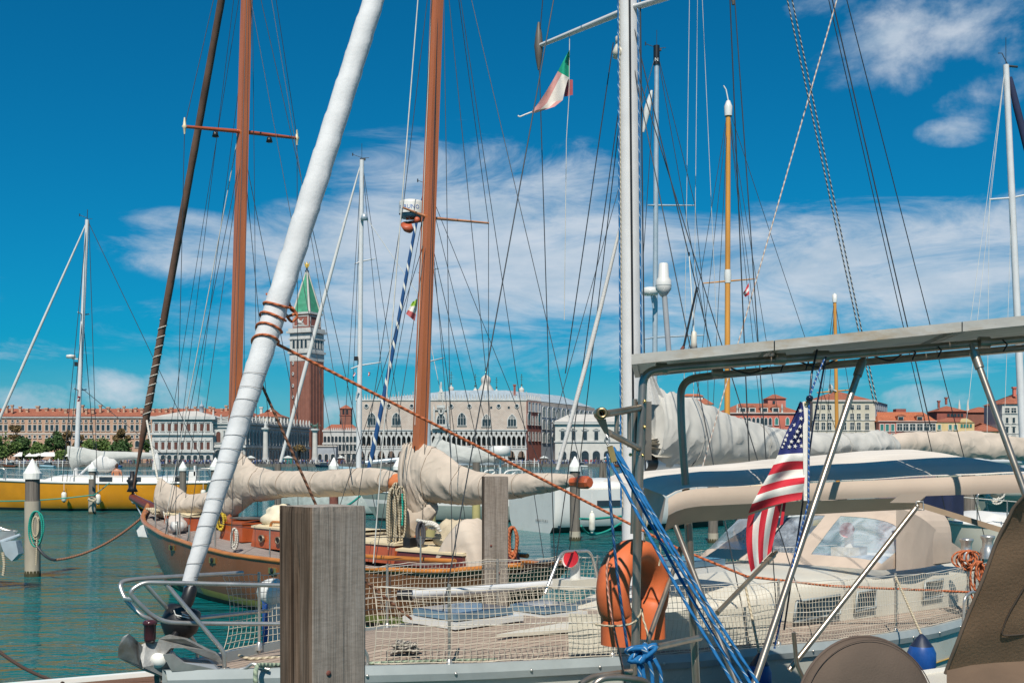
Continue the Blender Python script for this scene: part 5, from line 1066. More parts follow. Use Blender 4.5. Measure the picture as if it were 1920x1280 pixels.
mb = MB(); c = P(1219, 548, 51.5); mb.lathe([(0, -0.14), (0.34, -0.12), (0.37, 0.05), (0.3, 0.2), (0, 0.22)], c, 14); mb.tube([c + V(0.05, 0, -0.1), c + V(0.15, 0, -0.7)], 0.04, 5, 1); mb.build('radar_dome', [m_gel, m_spar2], wbt)
fender(1110, 959, 998, 6, 43.5, m_wfend, 'long white fender beside the grey capped pile', m_wfend, P(1110, 920, 45))
# tan-covered ketch with honey masts, far right of centre
tk = thing('sailboat', 'ketch with two honey-coloured wooden masts behind the sail cover', 'sailboat', P(1400, 944, 62))
ft = Fr((X(1600, 62), 62), (-1, 0), (0, 1)); Lt = X(1600, 62) - X(1240, 62); hbt = lambda t: 1.7 * (1 - (1 - min(1, t * 1.6)) ** 2.2); zst = lambda t: 1.3 + 0.2 * (2 * t - 1) ** 2
hull(ft, Lt, hbt, zst, 1.0, 0.5).build('hull', [m_navy, m_anti], tk); deckmesh(ft, Lt, hbt, zst).build('deck', [m_cream_g], tk)
tp, bs_ = P(1365.5, 200, 62), P(1363, 905, 62)
rig(tk, tp, bs_, 0.16, m_yspar, [((905 - 527) / 705, 1.35, 1.5, 0.16)], P(1600, 905, 62), P(1250, 905, 62), [P(1290, 905, 61), P(1330, 905, 61), P(1440, 905, 61), P(1480, 905, 61), P(1420, 640, 62)], inst=False)
mb = MB(); mb.lathe([(0.2, -0.5), (0.22, 0), (0.1, 0.3), (0, 0.35)], tp, 10); mb.tube([tp + V(0.02, 0, 0.2), tp + V(-0.12, 0, 0.9), tp + V(-0.25, 0, 1.1)], 0.04, 5); mb.build('masthead_fitting', [m_gel], tk)
mb = MB(); mb.lathe([(0.17, -0.3), (0.2, 0.1), (0.17, 0.4)], P(1364.5, 520, 62), 10); mb.build('spreader_collar', [m_gel], tk)
tp2, b2_ = P(1565, 560, 62), P(1571, 905, 62)
rig(tk, tp2, b2_, 0.11, m_yspar, [((905 - 733) / 345, 1.1, 1.1, 0.1)], None, None, [P(1520, 905, 61), P(1620, 905, 61), P(1545, 905, 63)], inst=False)
mb = MB(); mb.lathe([(0.12, -0.2), (0.14, 0.2), (0, 0.3)], tp2, 8); mb.build('masthead_fitting', [m_gel], tk)
mb = MB(); c = P(1556, 729, 61.8); mb.lathe([(0.28, 0), (0.2, 0.12), (0, 0.2)], c, 12, ax=(V(0, 1, 0), V(0, 0, 1), V(1, 0, 0))); mb.tube([c, P(1568, 733, 61.9)], 0.04, 5); mb.build('horn_speaker', [m_gel], tk)
mb = MB(); mb.grid(lambda u, v: P(lerp(1225, 1440, v), lerp(lerp(900, 879, min(1, v * 1.3)), 918, abs(2 * u - 1) ** 1.5), 58 + (u - 0.5) * 4) + V(0, 0, 0.1 * nz(v * 6, u * 4)), 12, 20); mb.build('deck_awning', [MAT('sandy deck awning', (0.62, 0.47, 0.28), 0.9)], tk)
fd = midboat('sailboat', 'navy hulled sailboat with gold line seen under the tan awning', 1560, 1365, 36, 2.6, 1.35, 1.2, m_navy, (1.08, 1.13), 0.8, sm_=MAT('gold cove line', (0.5, 0.33, 0.05), 0.5))
# cream boat and grey-green boat at the right edge
Yc_ = 26.0
cbt, fc, Lc, hbc, zsc = midboat('sailboat', 'cream hulled sailboat with big tan boom cover at the right', 1738, 2090, Yc_, 2.6, 1.55, 1.25, m_cream_g, None, 1.9, dy=2.5)
cover([P(1664, 842, 22), P(1690, 836, 22.2), P(1760, 837, 22.8), P(1840, 838, 23.4), P(1930, 846, 24), P(2010, 856, 24.6)], [0.20, 0.24, 0.28, 0.27, 0.24, 0.2], [0.17, 0.2, 0.22, 0.2, 0.18, 0.15], 0.13, nv=70, seed=9.3, freq=4).build('sail_cover', [m_cloth_t], cbt)
tubeobj('boom', [P(1660, 858, 22), P(2010, 868, 24.6)], 0.07, m_alu, cbt, 8, 0)
mb = MB(); c = P(1776, 938, 25.5); mb.grid(lambda u, v: c + V((u - 0.5) * 0.95, -0.2, (v - 0.5) * 0.72 - 0.1 * (2 * u - 1) ** 2) + V(0, 0.5 * abs(2 * u - 1), 0), 8, 6); mb.build('canvas_dodger', [m_bluecv], cbt)
tubeobj('mast', [P(1922, 905, 30), P(1886, 122, 30)], [0.1, 0.075], m_alu, cbt, 12, 0)
mt_ = P(1886, 122, 30); mb = MB(); mb.tube([mt_, mt_ + V(0, 0, 0.7)], 0.008, 4); mb.tube([mt_ + V(0.05, 0, 0.0), mt_ + V(-0.1, 0, 0.3), mt_ + V(-0.2, 0, 0.3)], 0.012, 4); mb.tube([mt_ + V(-0.02, 0, -0.02), mt_ + V(0.3, 0, -0.05)], 0.03, 5); mb.build('masthead_instruments', [m_wire], cbt)
tubeobj('furled_jib', [P(1894, 145, 30), P(1906, 200, 30), P(1960, 420, 30), P(2060, 890, 30)], [0.05, 0.09, 0.1, 0.08], m_bluecv, cbt, 8, 3)
for a_, b_ in (((1855, 374), (1897, 371)), ((1897, 371), (1940, 362))): mb = MB(); mb.tube([P(*a_, 30), P(*b_, 30)], 0.025, 5); mb.build('spreader', [m_alu], cbt)
wires(cbt, [(P(1884, 130, 30), P(1820, 600, 29)), (P(1884, 130, 30), P(1855, 374, 30)), (P(1855, 374, 30), P(1850, 900, 29)), (P(1884, 130, 30), P(1800, 900, 28)), (P(1897, 371, 30), P(1880, 900, 29))], m_wire_l, 0.006)
rbt, fr_, Lr, hbr, zsr = midboat('sailboat', 'grey green sailboat with black rail at the right edge', 1828, 2250, 34, 3.0, 1.85, 1.5, m_ggrn, None, 1.0)
mb = MB(); mb.tube(sheer(fr_, Lr, hbr, zsr, -1, 0.06, 0.02), 0.07, 6); mb.build('rubbing_rail', [m_black], rbt)
mb = MB(); mb.ball(P(1893, 917, 33), 0.55, 0, 14, 8, (1.5, 0.8, 0.6)); mb.build('covered_liferaft', [m_cream_g], rbt)
mb = MB(); mb.tube(bend([P(1834, 945, 33), P(1832, 926, 33), P(1846, 925, 33), P(1853, 962, 33)], 0.12), 0.03, 6); mb.build('pulpit', [m_steel], rbt)
def coil(name, c, rx, rz, r, mat, label, n=4, jit=0.1, cat='rope', seed=1, tail=0.0, ax=V(1, 0, 0), group='coiled ropes'):
    rnd = random.Random(seed); pts = []
    for k in range(n):
        ox = rnd.uniform(-jit, jit) * rx; sx = 1 + rnd.uniform(-jit, jit) * 1.5; sz = 1 + rnd.uniform(-jit, jit)
        for i in range(10):
            a = 2 * pi * i / 10 + pi / 2; pts.append(c + ax * (rx * sx * cos(a) + ox) + V(0, -r * k * 0.9 * (1 if k % 2 else -1), rz * sz * (sin(a) - 1) + 0.0))
    if tail: pts.append(c + ax * (rx * 0.3) - V(0, 0.03, 2 * rz + tail))
    mb = MB(); mb.tube(smooth_path(pts, 3), r, 6); return mb.build(name, [mat], label=label, cat=cat, group=group)
coil('coiled_rope', P(1865, 917, 32.7), 0.17, 0.17, 0.03, m_rwhite, 'blue-grey coiled line on the right-hand boat', 5, 0.25, seed=5)
# left-edge bow
lbw = thing('boat_bow', 'white bow with anchor roller poking in at the left edge', 'boat', P(-10, 1100, 27.5))
mb = MB(); Yl = 27.0
def bowf(u, v):
    t = 1 - v; a = abs(2 * u - 1); h = 1.6 * (1 - (1 - t) ** 2); s_ = lerp(34, -260, t) - 110 * (1 - a) * (1 - t) ** 2
    p = P(s_, 990 + 8 * t, Yl); return V(p.x, Yl + (1 if u > 0.5 else -1) * h * min(1, a * 1.4) * 0.8, lerp(1.35, -0.3, 1 - a))
mb.grid(bowf, 14, 14); mb.build('hull', [m_gel], lbw)
mb = MB(); mb.grid(lambda u, v: V(P(lerp(30, -260, 1 - v), 990, Yl).x, Yl + (2 * u - 1) * 1.28 * (1 - v ** 2), 1.36), 4, 8); mb.build('deck', [m_gel], lbw)
mb = MB(); c = P(18, 1030, Yl - 0.3); mb.prism([c + V(-0.22, 0, 0.18), c + V(0.14, 0, 0.2), c + V(0.2, 0, -0.1), c + V(0.05, 0, -0.26), c + V(-0.12, 0, -0.1)], (0, 0.3, 0)); mb.tube([c + V(-0.3, 0.1, 0.16), c + V(0.2, 0.1, 0.33)], 0.04, 6); mb.build('anchor', [m_spar2], lbw)
tubeobj('rail', [P(-20, 980, Yl), P(10, 993, Yl), P(30, 996, Yl)], 0.035, m_steel, lbw, 6)
tubeobj('hanging_rope', [P(5, 1035, Yl - 0.5), P(8, 1058, Yl - 0.5), P(6, 1078, Yl - 0.5)], 0.035, m_rbeige, None, label='frayed beige rope hanging from the left-edge bow', cat='rope')
# ropes on piles
coil('coiled_rope', P(68, 958, 29.4), 0.15, 0.42, 0.02, m_tgreen, 'coil of teal rope hung on the thick left pile', 3, 0.12, seed=2)
coil('coiled_rope', P(67, 968, 29.35), 0.07, 0.3, 0.022, m_rbeige, 'beige rope loop inside the teal coil on the left pile', 3, 0.2, seed=3, tail=0.6)
tubeobj('mooring_line', sag(P(66, 1018, 29.4), P(106, 1049, 29), 0.12, 8), 0.035, m_wire, None, 8, 0, label='rusty chain hanging from the left pile', cat='chain')
tubeobj('mooring_line', sag(P(106, 1049, 29), P(282, 955, 29.6), 0.25, 16), 0.03, m_rred, None, 8, 0, label='reddish bow line running from the chain to the ketch', cat='rope')
tubeobj('mooring_line', sag(P(-20, 939, 62), P(170, 928, 63.4), 0.1, 8) + sag(P(176, 928, 63.4), P(205, 905, 66), 0.02, 4), 0.03, m_tgreen, None, 6, 0, label='thin green line along the yellow hull', cat='rope')
tubeobj('rope_lashing', [P(166, 935, 63.2), P(173, 938, 63.0), P(180, 936, 63.2), P(173, 933, 63.6), P(166, 936, 63.3), P(174, 939, 63.0), P(179, 938, 63.1)], 0.05, m_rbeige, None, label='beige rope lashed round the rusty pile', cat='rope')
tubeobj('mooring_line', [P(1090, 985, 42.6), P(1098, 996, 43.5), P(1112, 1002, 44), P(1140, 994, 45), P(1172, 975, 46.2)], 0.04, m_tgreen, None, label='teal mooring line looping below the long white fender', cat='rope')
tubeobj('mooring_line', [P(1088, 972, 42.6), P(1115, 972, 44), P(1180, 966, 46.4)], 0.045, m_tgreen, None, label='knotted teal line from the grey pile to the white stern', cat='rope')
tubeobj('mooring_line', [P(640, 950, 49.6), P(655, 945, 52), P(675, 930, 55.5)], 0.05, m_tgreen, None, label='teal line from the red pile to the grey green bow', cat='rope')
tubeobj('mooring_line', [P(990, 956, 52), P(1010, 946, 53), P(1030, 933, 55.5)], 0.05, m_tgreen, None, label='teal line at the grey green stern', cat='rope')
tubeobj('mooring_line', [P(1830, 1000, 29.5), P(1843, 985, 31), P(1847, 968, 32.4), P(1838, 962, 32.6)], 0.035, m_tgreen, None, label='teal line on the grey green bow at the right', cat='rope')
# small craft along the quay
def launch(px, w_, Yq_, hm, label, cabin=True):
    Lq = w_ * Yq_ / F; fr = Fr((X(px - w_ / 2, Yq_), Yq_), (1, 0), (0, 1)); hb_ = lambda t: 1.1 * (1 - (1 - min(1, t * 2)) ** 2); zs_ = lambda t: 1.0 - 0.4 * t
    t = thing('motor_launch', label, 'motorboat', fr.pt(Lq / 2, 0, 0), 'small craft along the quay')
    hull(fr, Lq, hb_, zs_, 0.6, 0.1, 0.3, 14, 5).build('hull', [hm, m_anti], t); deckmesh(fr, Lq, hb_, zs_, ns=10, nk=4).build('deck', [m_gel], t)
    if cabin: mb = MB(); mb.prism([fr.pt(Lq * 0.35, -0.8, 0.8), fr.pt(Lq * 0.4, -0.8, 1.7), fr.pt(Lq * 0.75, -0.8, 1.7), fr.pt(Lq * 0.8, -0.8, 0.6)], (0, 1.6, 0)); mb.build('cabin', [m_glass], t); mb = MB(); mb.box(fr.pt(Lq * 0.57, 0, 1.75), (Lq * 0.4, 1.8, 0.1)); mb.build('roof', [m_gel], t)
m_lb = MAT('light blue hull', (0.35, 0.50, 0.58), 0.4); m_dw = MAT('varnished launch', (0.16, 0.05, 0.02), 0.3)
launch(652, 38, 330, m_lb, 'pale blue launch crossing in front of the bell tower', False); launch(18, 26, 430, m_dw, 'dark wooden launch at the far left quay'); launch(88, 30, 425, m_lb, 'pale blue launch below the garden awnings'); launch(219, 18, 430, MAT('blue hull', (0.03, 0.10, 0.35), 0.4), 'blue launch behind the boom of the yellow boat'); launch(605, 30, 432, m_navy, 'black launch moored below the lion column'); launch(1085, 34, 425, m_gel, 'white launch before the arched stone building'); launch(1160, 26, 430, m_dw, 'brown launch right of the white launch')
# small flags in the middle distance
flagobj('flag', [P(773, 566, 56), P(783, 560, 56), P(778, 602, 56), P(761, 588, 56)], STRIPES('tricolour with green field', [(0.28, 0.45, 0.05), (0.7, 0.66, 0.6), (0.45, 0.10, 0.10)], 1), 'small faded tricolour flag left of the mizzen mast', amp=0.2)
flagobj('flag', [P(1404, 530, 61), P(1394, 548, 61), P(1397, 557, 61), P(1405, 552, 61)], m_rwr, 'small red and white flag under the honey mast spreader', amp=0.15)
flagobj('flag', [P(665, 697, 63), P(661, 707, 63), P(661, 711, 63), P(668, 701, 63)], m_cro, 'tiny striped flag left of the grey mast', amp=0.1); flagobj('flag', [P(691, 697, 63), P(694, 698, 63), P(694, 703, 63), P(690, 705, 63)], m_rwr, 'tiny red flag right of the grey mast', amp=0.1)
flagobj('flag', [P(146, 742, 69), P(150, 743, 69), P(149, 752, 69), P(145, 753, 69)], m_rwr, 'tiny red flag on the yellow boat mast', amp=0.1)
# ================================================================ square timber posts
def post_mat(name, lo, mid, hi, sawk, grain):
    m, nt, ns, ls, b = newmat(name)
    g1_ = tex(nt, 'noise', 5, (1, 1, 0.05), detail=10, rough=0.72, dist=0.35); g2_ = tex(nt, 'noise', 120, (1, 1, 0.02), detail=4, rough=0.6); g3 = tex(nt, 'noise', 2.2, (1, 1, 0.5), detail=6, rough=0.65); g4 = tex(nt, 'noise', 22, (1, 1, 0.012), detail=3, dist=0.2)
    saw = tex(nt, 'noise', 55, (0.25, 0.25, 1), detail=4, dist=1.2); saw2 = tex(nt, 'noise', 11, (0.10, 0.10, 1), detail=3, dist=0.8, loc=(2, 4, 6))
    r1 = ramp(ns, [(0.25, lo), (0.5, mid), (0.78, hi)]); ls.new(g1_.outputs['Fac'], r1.inputs[0]); c = r1.outputs[0]
    def mul(src, pts, k):
        nonlocal c
        r = ramp(ns, pts); ls.new(src, r.inputs[0]); mx = ns.new('ShaderNodeMix'); mx.data_type = 'RGBA'; mx.blend_type = 'MULTIPLY'; mx.inputs[0].default_value = k; ls.new(c, mx.inputs[6]); ls.new(r.outputs[0], mx.inputs[7]); c = mx.outputs[2]
    mul(g2_.outputs['Fac'], [(0.36, (0.55, 0.53, 0.5)), (0.6, (1.12, 1.12, 1.12))], grain)
    mul(g3.outputs['Fac'], [(0.32, (0.70, 0.66, 0.62)), (0.7, (1.12, 1.13, 1.15))], 0.9)
    mul(g4.outputs['Fac'], [(0.30, (0.30, 0.27, 0.25)), (0.37, (1, 1, 1))], grain)
    mul(saw.outputs['Fac'], [(0.36, (0.80, 0.79, 0.78)), (0.6, (1.05, 1.05, 1.05))], sawk)
    mul(saw2.outputs['Fac'], [(0.30, (0.72, 0.70, 0.68)), (0.345, (1, 1, 1))], sawk)
    ls.new(c, b.inputs['Base Color']); b.inputs['Roughness'].default_value = 0.94; b.inputs['Specular IOR Level'].default_value = 0.15
    ad = ns.new('ShaderNodeMath'); ad.operation = 'ADD'; ls.new(g2_.outputs['Fac'], ad.inputs[0]); ls.new(g4.outputs['Fac'], ad.inputs[1])
    bp = ns.new('ShaderNodeBump'); bp.inputs['Strength'].default_value = 0.8; bp.inputs['Distance'].default_value = 0.005; ls.new(ad.outputs[0], bp.inputs['Height']); ls.new(bp.outputs[0], b.inputs['Normal'])
    return m
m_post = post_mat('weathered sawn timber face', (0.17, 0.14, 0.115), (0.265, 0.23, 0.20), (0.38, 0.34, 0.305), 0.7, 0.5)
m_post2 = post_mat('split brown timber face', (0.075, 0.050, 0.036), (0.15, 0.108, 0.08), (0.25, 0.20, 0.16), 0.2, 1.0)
m_post3 = MAT('pale end grain', (0.30, 0.26, 0.22), 0.95, var=0.35, scale=30, bump=0.5, bscale=60)
def sqpost(pxl, pxc, pxr, ytop, Yp, label, crack=None):
    wl_, wr_ = (pxc - pxl) * Yp / F, (pxr - pxc) * Yp / F; s = sqrt(wl_ ** 2 + wr_ ** 2); th_ = atan2(wl_, wr_)
    c0 = V(X(pxc, Yp), Yp, 0); ur = V(cos(th_), sin(th_), 0); ul_ = V(-sin(th_), cos(th_), 0); zt_ = Z(ytop, Yp)
    t = thing('square_post', label, 'post', tuple(c0 + (ur + ul_) * s / 2), 'square timber posts')
    mb = MB(); nzs = 70; per = []; bev = s * 0.045
    ring = []
    for (a, b) in ((0, 0), (1, 0), (1, 1), (0, 1)):
        pass
    def side(p, q, n): return [(lerp(p[0], q[0], i / n), lerp(p[1], q[1], i / n)) for i in range(n)]
    B = 0.045
    outl = side((B, 0), (1 - B, 0), 16) + side((1 - B, 0), (1, B), 2) + side((1, B), (1, 1 - B), 6) + side((1, 1 - B), (1 - B, 1), 2) + side((1 - B, 1), (B, 1), 6) + side((B, 1), (0, 1 - B), 2) + side((0, 1 - B), (0, B), 22) + side((0, B), (B, 0), 3)
    k = len(outl); base = len(mb.v); zb = -2.0
    zs_list = [zb, 0.0] + [lerp(0.6, zt_, i / nzs) for i in range(nzs + 1)]
    for z in zs_list:
        for (a, b) in outl:
            p = c0 + ur * (a * s) + ul_ * (b * s) + V(0, 0, z); dd = 0.005 * nz(a * 9 + b * 23, z * 0.9, 1.0) + 0.003 * nz(a * 40 + b * 60, z * 1.5, 2.0) - (0.010 * max(0, nz(a * 7 + b * 11, 3.3) + 0.25) if z > zt_ - 0.02 else 0)
            if crack:
                for (face, pos, z0, z1, w, dep) in crack:
                    u = b if face == 'l' else a
                    on = (a < 0.001) if face == 'l' else (b < 0.001)
                    if on and z0 < z < z1:
                        off_ = abs(u - pos - 0.015 * nz(z * 3, 5)); dd -= dep * max(0, 1 - off_ / w) * min(1, (z - z0) * 5) * min(1, (z1 - z) * 5)
            cc = c0 + (ur + ul_) * s / 2; o_ = V(p.x - cc.x, p.y - cc.y, 0).normalized(); mb.v.append(p + o_ * dd)
    for i in range(len(zs_list) - 1):
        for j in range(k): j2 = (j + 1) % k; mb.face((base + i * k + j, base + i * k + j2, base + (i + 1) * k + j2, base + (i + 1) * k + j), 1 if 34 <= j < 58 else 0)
    tb = base + (len(zs_list) - 1) * k; ctr = mb.add([c0 + (ur + ul_) * s / 2 + V(0, 0, zt_ + 0.004)])
    for j in range(k): mb.face((tb + j, tb + (j + 1) % k, ctr), 2)
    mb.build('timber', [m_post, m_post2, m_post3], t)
    for q in (0.3, 0.62): mb = MB(); mb.lathe([(0, 0.004), (0.012, 0.004), (0.014, 0)], c0 + ur * (s * q) + V(0, 0, zt_ - 0.5 - q) - ul_ * 0.004, 8, ax=(ur, V(0, 0, 1), -ul_)); mb.build('bolt_head', [m_rust], t)
    return t
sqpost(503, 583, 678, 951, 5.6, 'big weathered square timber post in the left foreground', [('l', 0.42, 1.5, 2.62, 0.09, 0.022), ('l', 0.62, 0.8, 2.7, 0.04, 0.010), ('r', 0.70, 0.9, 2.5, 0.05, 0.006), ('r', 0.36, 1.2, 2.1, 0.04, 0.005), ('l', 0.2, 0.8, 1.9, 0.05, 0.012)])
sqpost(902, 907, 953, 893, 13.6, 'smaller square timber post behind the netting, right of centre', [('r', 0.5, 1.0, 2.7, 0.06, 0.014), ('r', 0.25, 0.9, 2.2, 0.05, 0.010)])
# ================================================================ wooden ketch
m_khull = MAT('bronze brown topsides', (0.175, 0.066, 0.026), 0.26, var=0.2, scale=0.9, coat=0.1, dirt=(0.06, 0.05, 0.03), dirt_at=(0.5, 0.85))
m_kboot = MAT('olive boot stripe', (0.24, 0.22, 0.05), 0.5); m_kbot = MAT('dark red bottom', (0.045, 0.014, 0.01), 0.6)
m_teakg = None
def teak(name, c1, c2, seam, ang, w=0.055):
    m, nt, ns, ls, b = newmat(name)
    tcn = ns.new('ShaderNodeTexCoord'); mp = ns.new('ShaderNodeMapping'); mp.inputs['Rotation'].default_value = (0, 0, -ang); ls.new(tcn.outputs['Object'], mp.inputs[0]); sp_ = ns.new('ShaderNodeSeparateXYZ'); ls.new(mp.outputs[0], sp_.inputs[0])
    def mt(op, a, bb=0.0):
        n = ns.new('ShaderNodeMath'); n.operation = op
        for i, x in enumerate((a, bb)):
            if isinstance(x, (int, float)): n.inputs[i].default_value = x
            else: ls.new(x, n.inputs[i])
        return n.outputs[0]
    q = mt('MULTIPLY', sp_.outputs[1], 1 / w); fr_ = mt('FRACT', q); fl = mt('FLOOR', q); line = mt('LESS_THAN', fr_, 0.13)
    cb = ns.new('ShaderNodeCombineXYZ'); ls.new(mt('MULTIPLY', sp_.outputs[0], 0.9), cb.inputs[0]); ls.new(mt('MULTIPLY', fl, 3.7), cb.inputs[1])
    t = ns.new('ShaderNodeTexNoise'); t.inputs['Scale'].default_value = 1.3; t.inputs['Detail'].default_value = 6; ls.new(cb.outputs[0], t.inputs[0])
    r = ramp(ns, [(0.3, c1), (0.7, c2)]); ls.new(t.outputs['Fac'], r.inputs[0])
    mx = ns.new('ShaderNodeMix'); mx.data_type = 'RGBA'; ls.new(line, mx.inputs[0]); ls.new(r.outputs[0], mx.inputs[6]); mx.inputs[7].default_value = (*seam, 1); ls.new(mx.outputs[2], b.inputs['Base Color'])
    b.inputs['Roughness'].default_value = 0.85
    bp = ns.new('ShaderNodeBump'); bp.inputs['Strength'].default_value = 0.4; bp.inputs['Distance'].default_value = 0.004; bp.invert = True; ls.new(line, bp.inputs['Height']); ls.new(bp.outputs[0], b.inputs['Normal'])
    return m
kd = V(0.678, -0.735, 0); m_teakk = teak('weathered ketch deck', (0.22, 0.185, 0.165), (0.33, 0.285, 0.26), (0.05, 0.045, 0.04), atan2(kd.y, kd.x), 0.07)
m_amber = MAT('amber varnished teak', (0.48, 0.17, 0.03), 0.3, var=0.2, scale=3, stretch=(1, 1, 3), coat=0.5)
m_maho = MAT('varnished mahogany', (0.40, 0.085, 0.028), 0.3, var=0.2, scale=3, coat=0.4); m_darkred = MAT('dark red wood', (0.11, 0.022, 0.016), 0.35, coat=0.3)
m_ivory = MAT('ivory deck paint', (0.66, 0.55, 0.36), 0.55, var=0.08); m_brass = MAT('brass', (0.7, 0.5, 0.2), 0.3, 0.9); m_rope_y = m_ryell
fk = Fr((-9.43, 30.5), kd, (0.735, 0.678)); Lk = 14.8
hk_t = [(0, 0.03), (0.06, 0.62), (0.12, 0.98), (0.25, 1.45), (0.4, 1.8), (0.55, 1.92), (0.75, 1.75), (0.9, 1.2), (1, 0.62)]
zk_t = [(0, 1.82), (0.04, 1.62), (0.1, 1.44), (0.25, 1.24), (0.5, 1.06), (0.75, 1.02), (0.9, 1.07), (1, 1.24)]
hbk = lambda t: interp(hk_t, t); zsk = lambda t: interp(zk_t, t)
kt = thing('wooden_ketch', 'classic wooden ketch with brown hull, two orange masts and tan sail covers', 'sailboat', fk.pt(7, 0, 0))
hull(fk, Lk, hbk, zsk, 2.3, 2.2, 0.6, 44, 12, 3.6, mf=lambda z, a: 2 if z < 0.10 else (1 if z < 0.2 else 0)).build('hull', [m_khull, m_kboot, m_kbot], kt)
deckmesh(fk, Lk, hbk, zsk, 0.10, 0.10, 40, 10, 0.03).build('deck', [m_teakk], kt)
for s_ in (-1, 1):
    mb = MB(); mb.tube(smooth_path(sheer(fk, Lk, hbk, zsk, s_, 0.02, -0.02), 2), 0.065, 8, sy=0.75); mb.build('cap_rail', [m_amber], kt)
    for k in range(3): pass
for q in (0.30, 0.46, 0.62): mb = MB(); mb.box(fk.pt(Lk * q, -hbk(q) - 0.0, zsk(q) - 0.18), (0.26, 0.06, 0.11), 0, ax=fk.ax()); mb.lathe([(0, 0.01), (0.05, 0.01), (0.06, 0)], fk.pt(Lk * q, -hbk(q) - 0.04, zsk(q) - 0.18), 8, 1, ax=(fk.d, V(0, 0, 1), -fk.n)); mb.build('fairlead', [m_brass, m_black], kt)
def kbox(s0, s1, w0, w1, z0, z1, ms, mt_, name, y0=0.0, bulge=0.05):
    mb = MB(); pts0 = [fk.pt(s0, y0 - w0, z0), fk.pt(s1, y0 - w1, z0), fk.pt(s1, y0 + w1, z0), fk.pt(s0, y0 + w0, z0)]; pts1 = [fk.pt(s0 + 0.06, y0 - w0 * 0.94, z1), fk.pt(s1 - 0.04, y0 - w1 * 0.94, z1), fk.pt(s1 - 0.04, y0 + w1 * 0.94, z1), fk.pt(s0 + 0.06, y0 + w0 * 0.94, z1)]
    b = mb.add(pts0 + pts1)
    for i in range(4): j = (i + 1) % 4; mb.face((b + i, b + j, b + 4 + j, b + 4 + i), 0)
    o = mb.build(name, [ms], kt); mb = MB()
    e = [q + (q - sum(pts1, V(0, 0, 0)) / 4) * 0.04 for q in pts1]
    mb.grid(lambda u, v: e[0].lerp(e[1], v).lerp(e[3].lerp(e[2], v), u) + V(0, 0, 0.03 + bulge * (1 - (2 * u - 1) ** 2)), 6, 6); mb.prism([q - V(0, 0, 0.01) for q in e], (0, 0, 0.04)); mb.build('roof', [mt_], o); return o
fh = kbox(1.5, 3.1, 0.35, 0.5, 1.25, 1.62, m_maho, m_ivory, 'fore_cabin')
fh2 = kbox(4.6, 5.7, 0.5, 0.55, 1.16, 1.55, m_maho, m_maho, 'deck_hatch'); mb = MB(); mb.box(fk.pt(5.15, 0.0, 1.66), (0.7, 0.7, 0.03), 0, ax=fk.ax()); mb.build('grating', [MAT('grey grating', (0.12, 0.12, 0.11), 0.8)], fh2)
mc = kbox(6.2, 9.9, 0.62, 0.85, 1.1, 1.52, m_maho, m_ivory, 'cabin')
for q in (6.75, 7.5, 8.25, 9.0):
    mb = MB(); c = fk.pt(q, -0.66 - (q - 6.2) * 0.062, 1.3); mb.lathe([(0, 0.0), (0.06, 0.0)], c, 12, 1, ax=(fk.d * 1.25, V(0, 0, 1), -fk.n)); mb.lathe([(0.06, -0.02), (0.06, 0.015), (0.082, 0.015), (0.082, -0.03)], c, 12, 0, ax=(fk.d * 1.25, V(0, 0, 1), -fk.n)); mb.build('porthole', [MAT('dull bronze rim', (0.22, 0.17, 0.12), 0.5, 0.5) if q == 6.75 else bpy.data.materials['dull bronze rim'], m_black], mc)
for y_ in (-0.55, 0.55): mb = MB(); mb.tube(bend([fk.pt(6.9, y_, 1.56), fk.pt(6.95, y_, 1.66), fk.pt(8.2, y_, 1.68), fk.pt(8.25, y_, 1.58)], 0.05), 0.03, 6); mb.build('handrail', [m_amber], mc)
ac = kbox(10.1, 11.6, 0.85, 0.8, 1.08, 1.42, m_maho, m_ivory, 'aft_cabin'); kbox(11.65, 13.4, 0.85, 0.7, 1.08, 1.34, m_darkred, m_ivory, 'cockpit_coaming')
for s_ in (-1, 1): mb = MB(); mb.tube([fk.pt(10.0, s_ * 1.2, 1.22), fk.pt(11.6, s_ * 1.12, 1.22), fk.pt(13.4, s_ * 0.85, 1.25)], 0.045, 6); mb.build('rubbing_rail', [m_amber], kt)
def lumpy(c, r, sc, mat, name, seed, amp=0.25, parent=None, **kw):
    mb = MB(); mb.ball(c, r, 0, 22, 14, sc, lambda d: 1 + amp * nz(d.x * 2 + seed, d.y * 2, d.z * 2) + amp * 0.4 * (1 - 2 * abs(nz(d.x * 5 + seed, d.y * 5, d.z * 1.5)))); return mb.build(name, [mat], parent, **kw)
lumpy(fk.pt(6.6, -0.1, 1.72), 0.42, (1.0, 0.9, 0.65), MAT('cream hatch cover', (0.66, 0.58, 0.43), 0.9), 'covered_skylight', 3, parent=kt)
lumpy(fk.pt(3.0, -0.75, 1.42), 0.24, (1.0, 0.8, 1.0), MAT('grey beige bag', (0.48, 0.42, 0.38), 0.9), 'sail_bag', 8, label='grey beige sail bag on the ketch foredeck', cat='bag')
lumpy(fk.pt(9.55, -1.35, 1.2), 0.26, (0.9, 0.7, 0.85), m_cloth_t, 'covered_winch', 2, parent=kt)
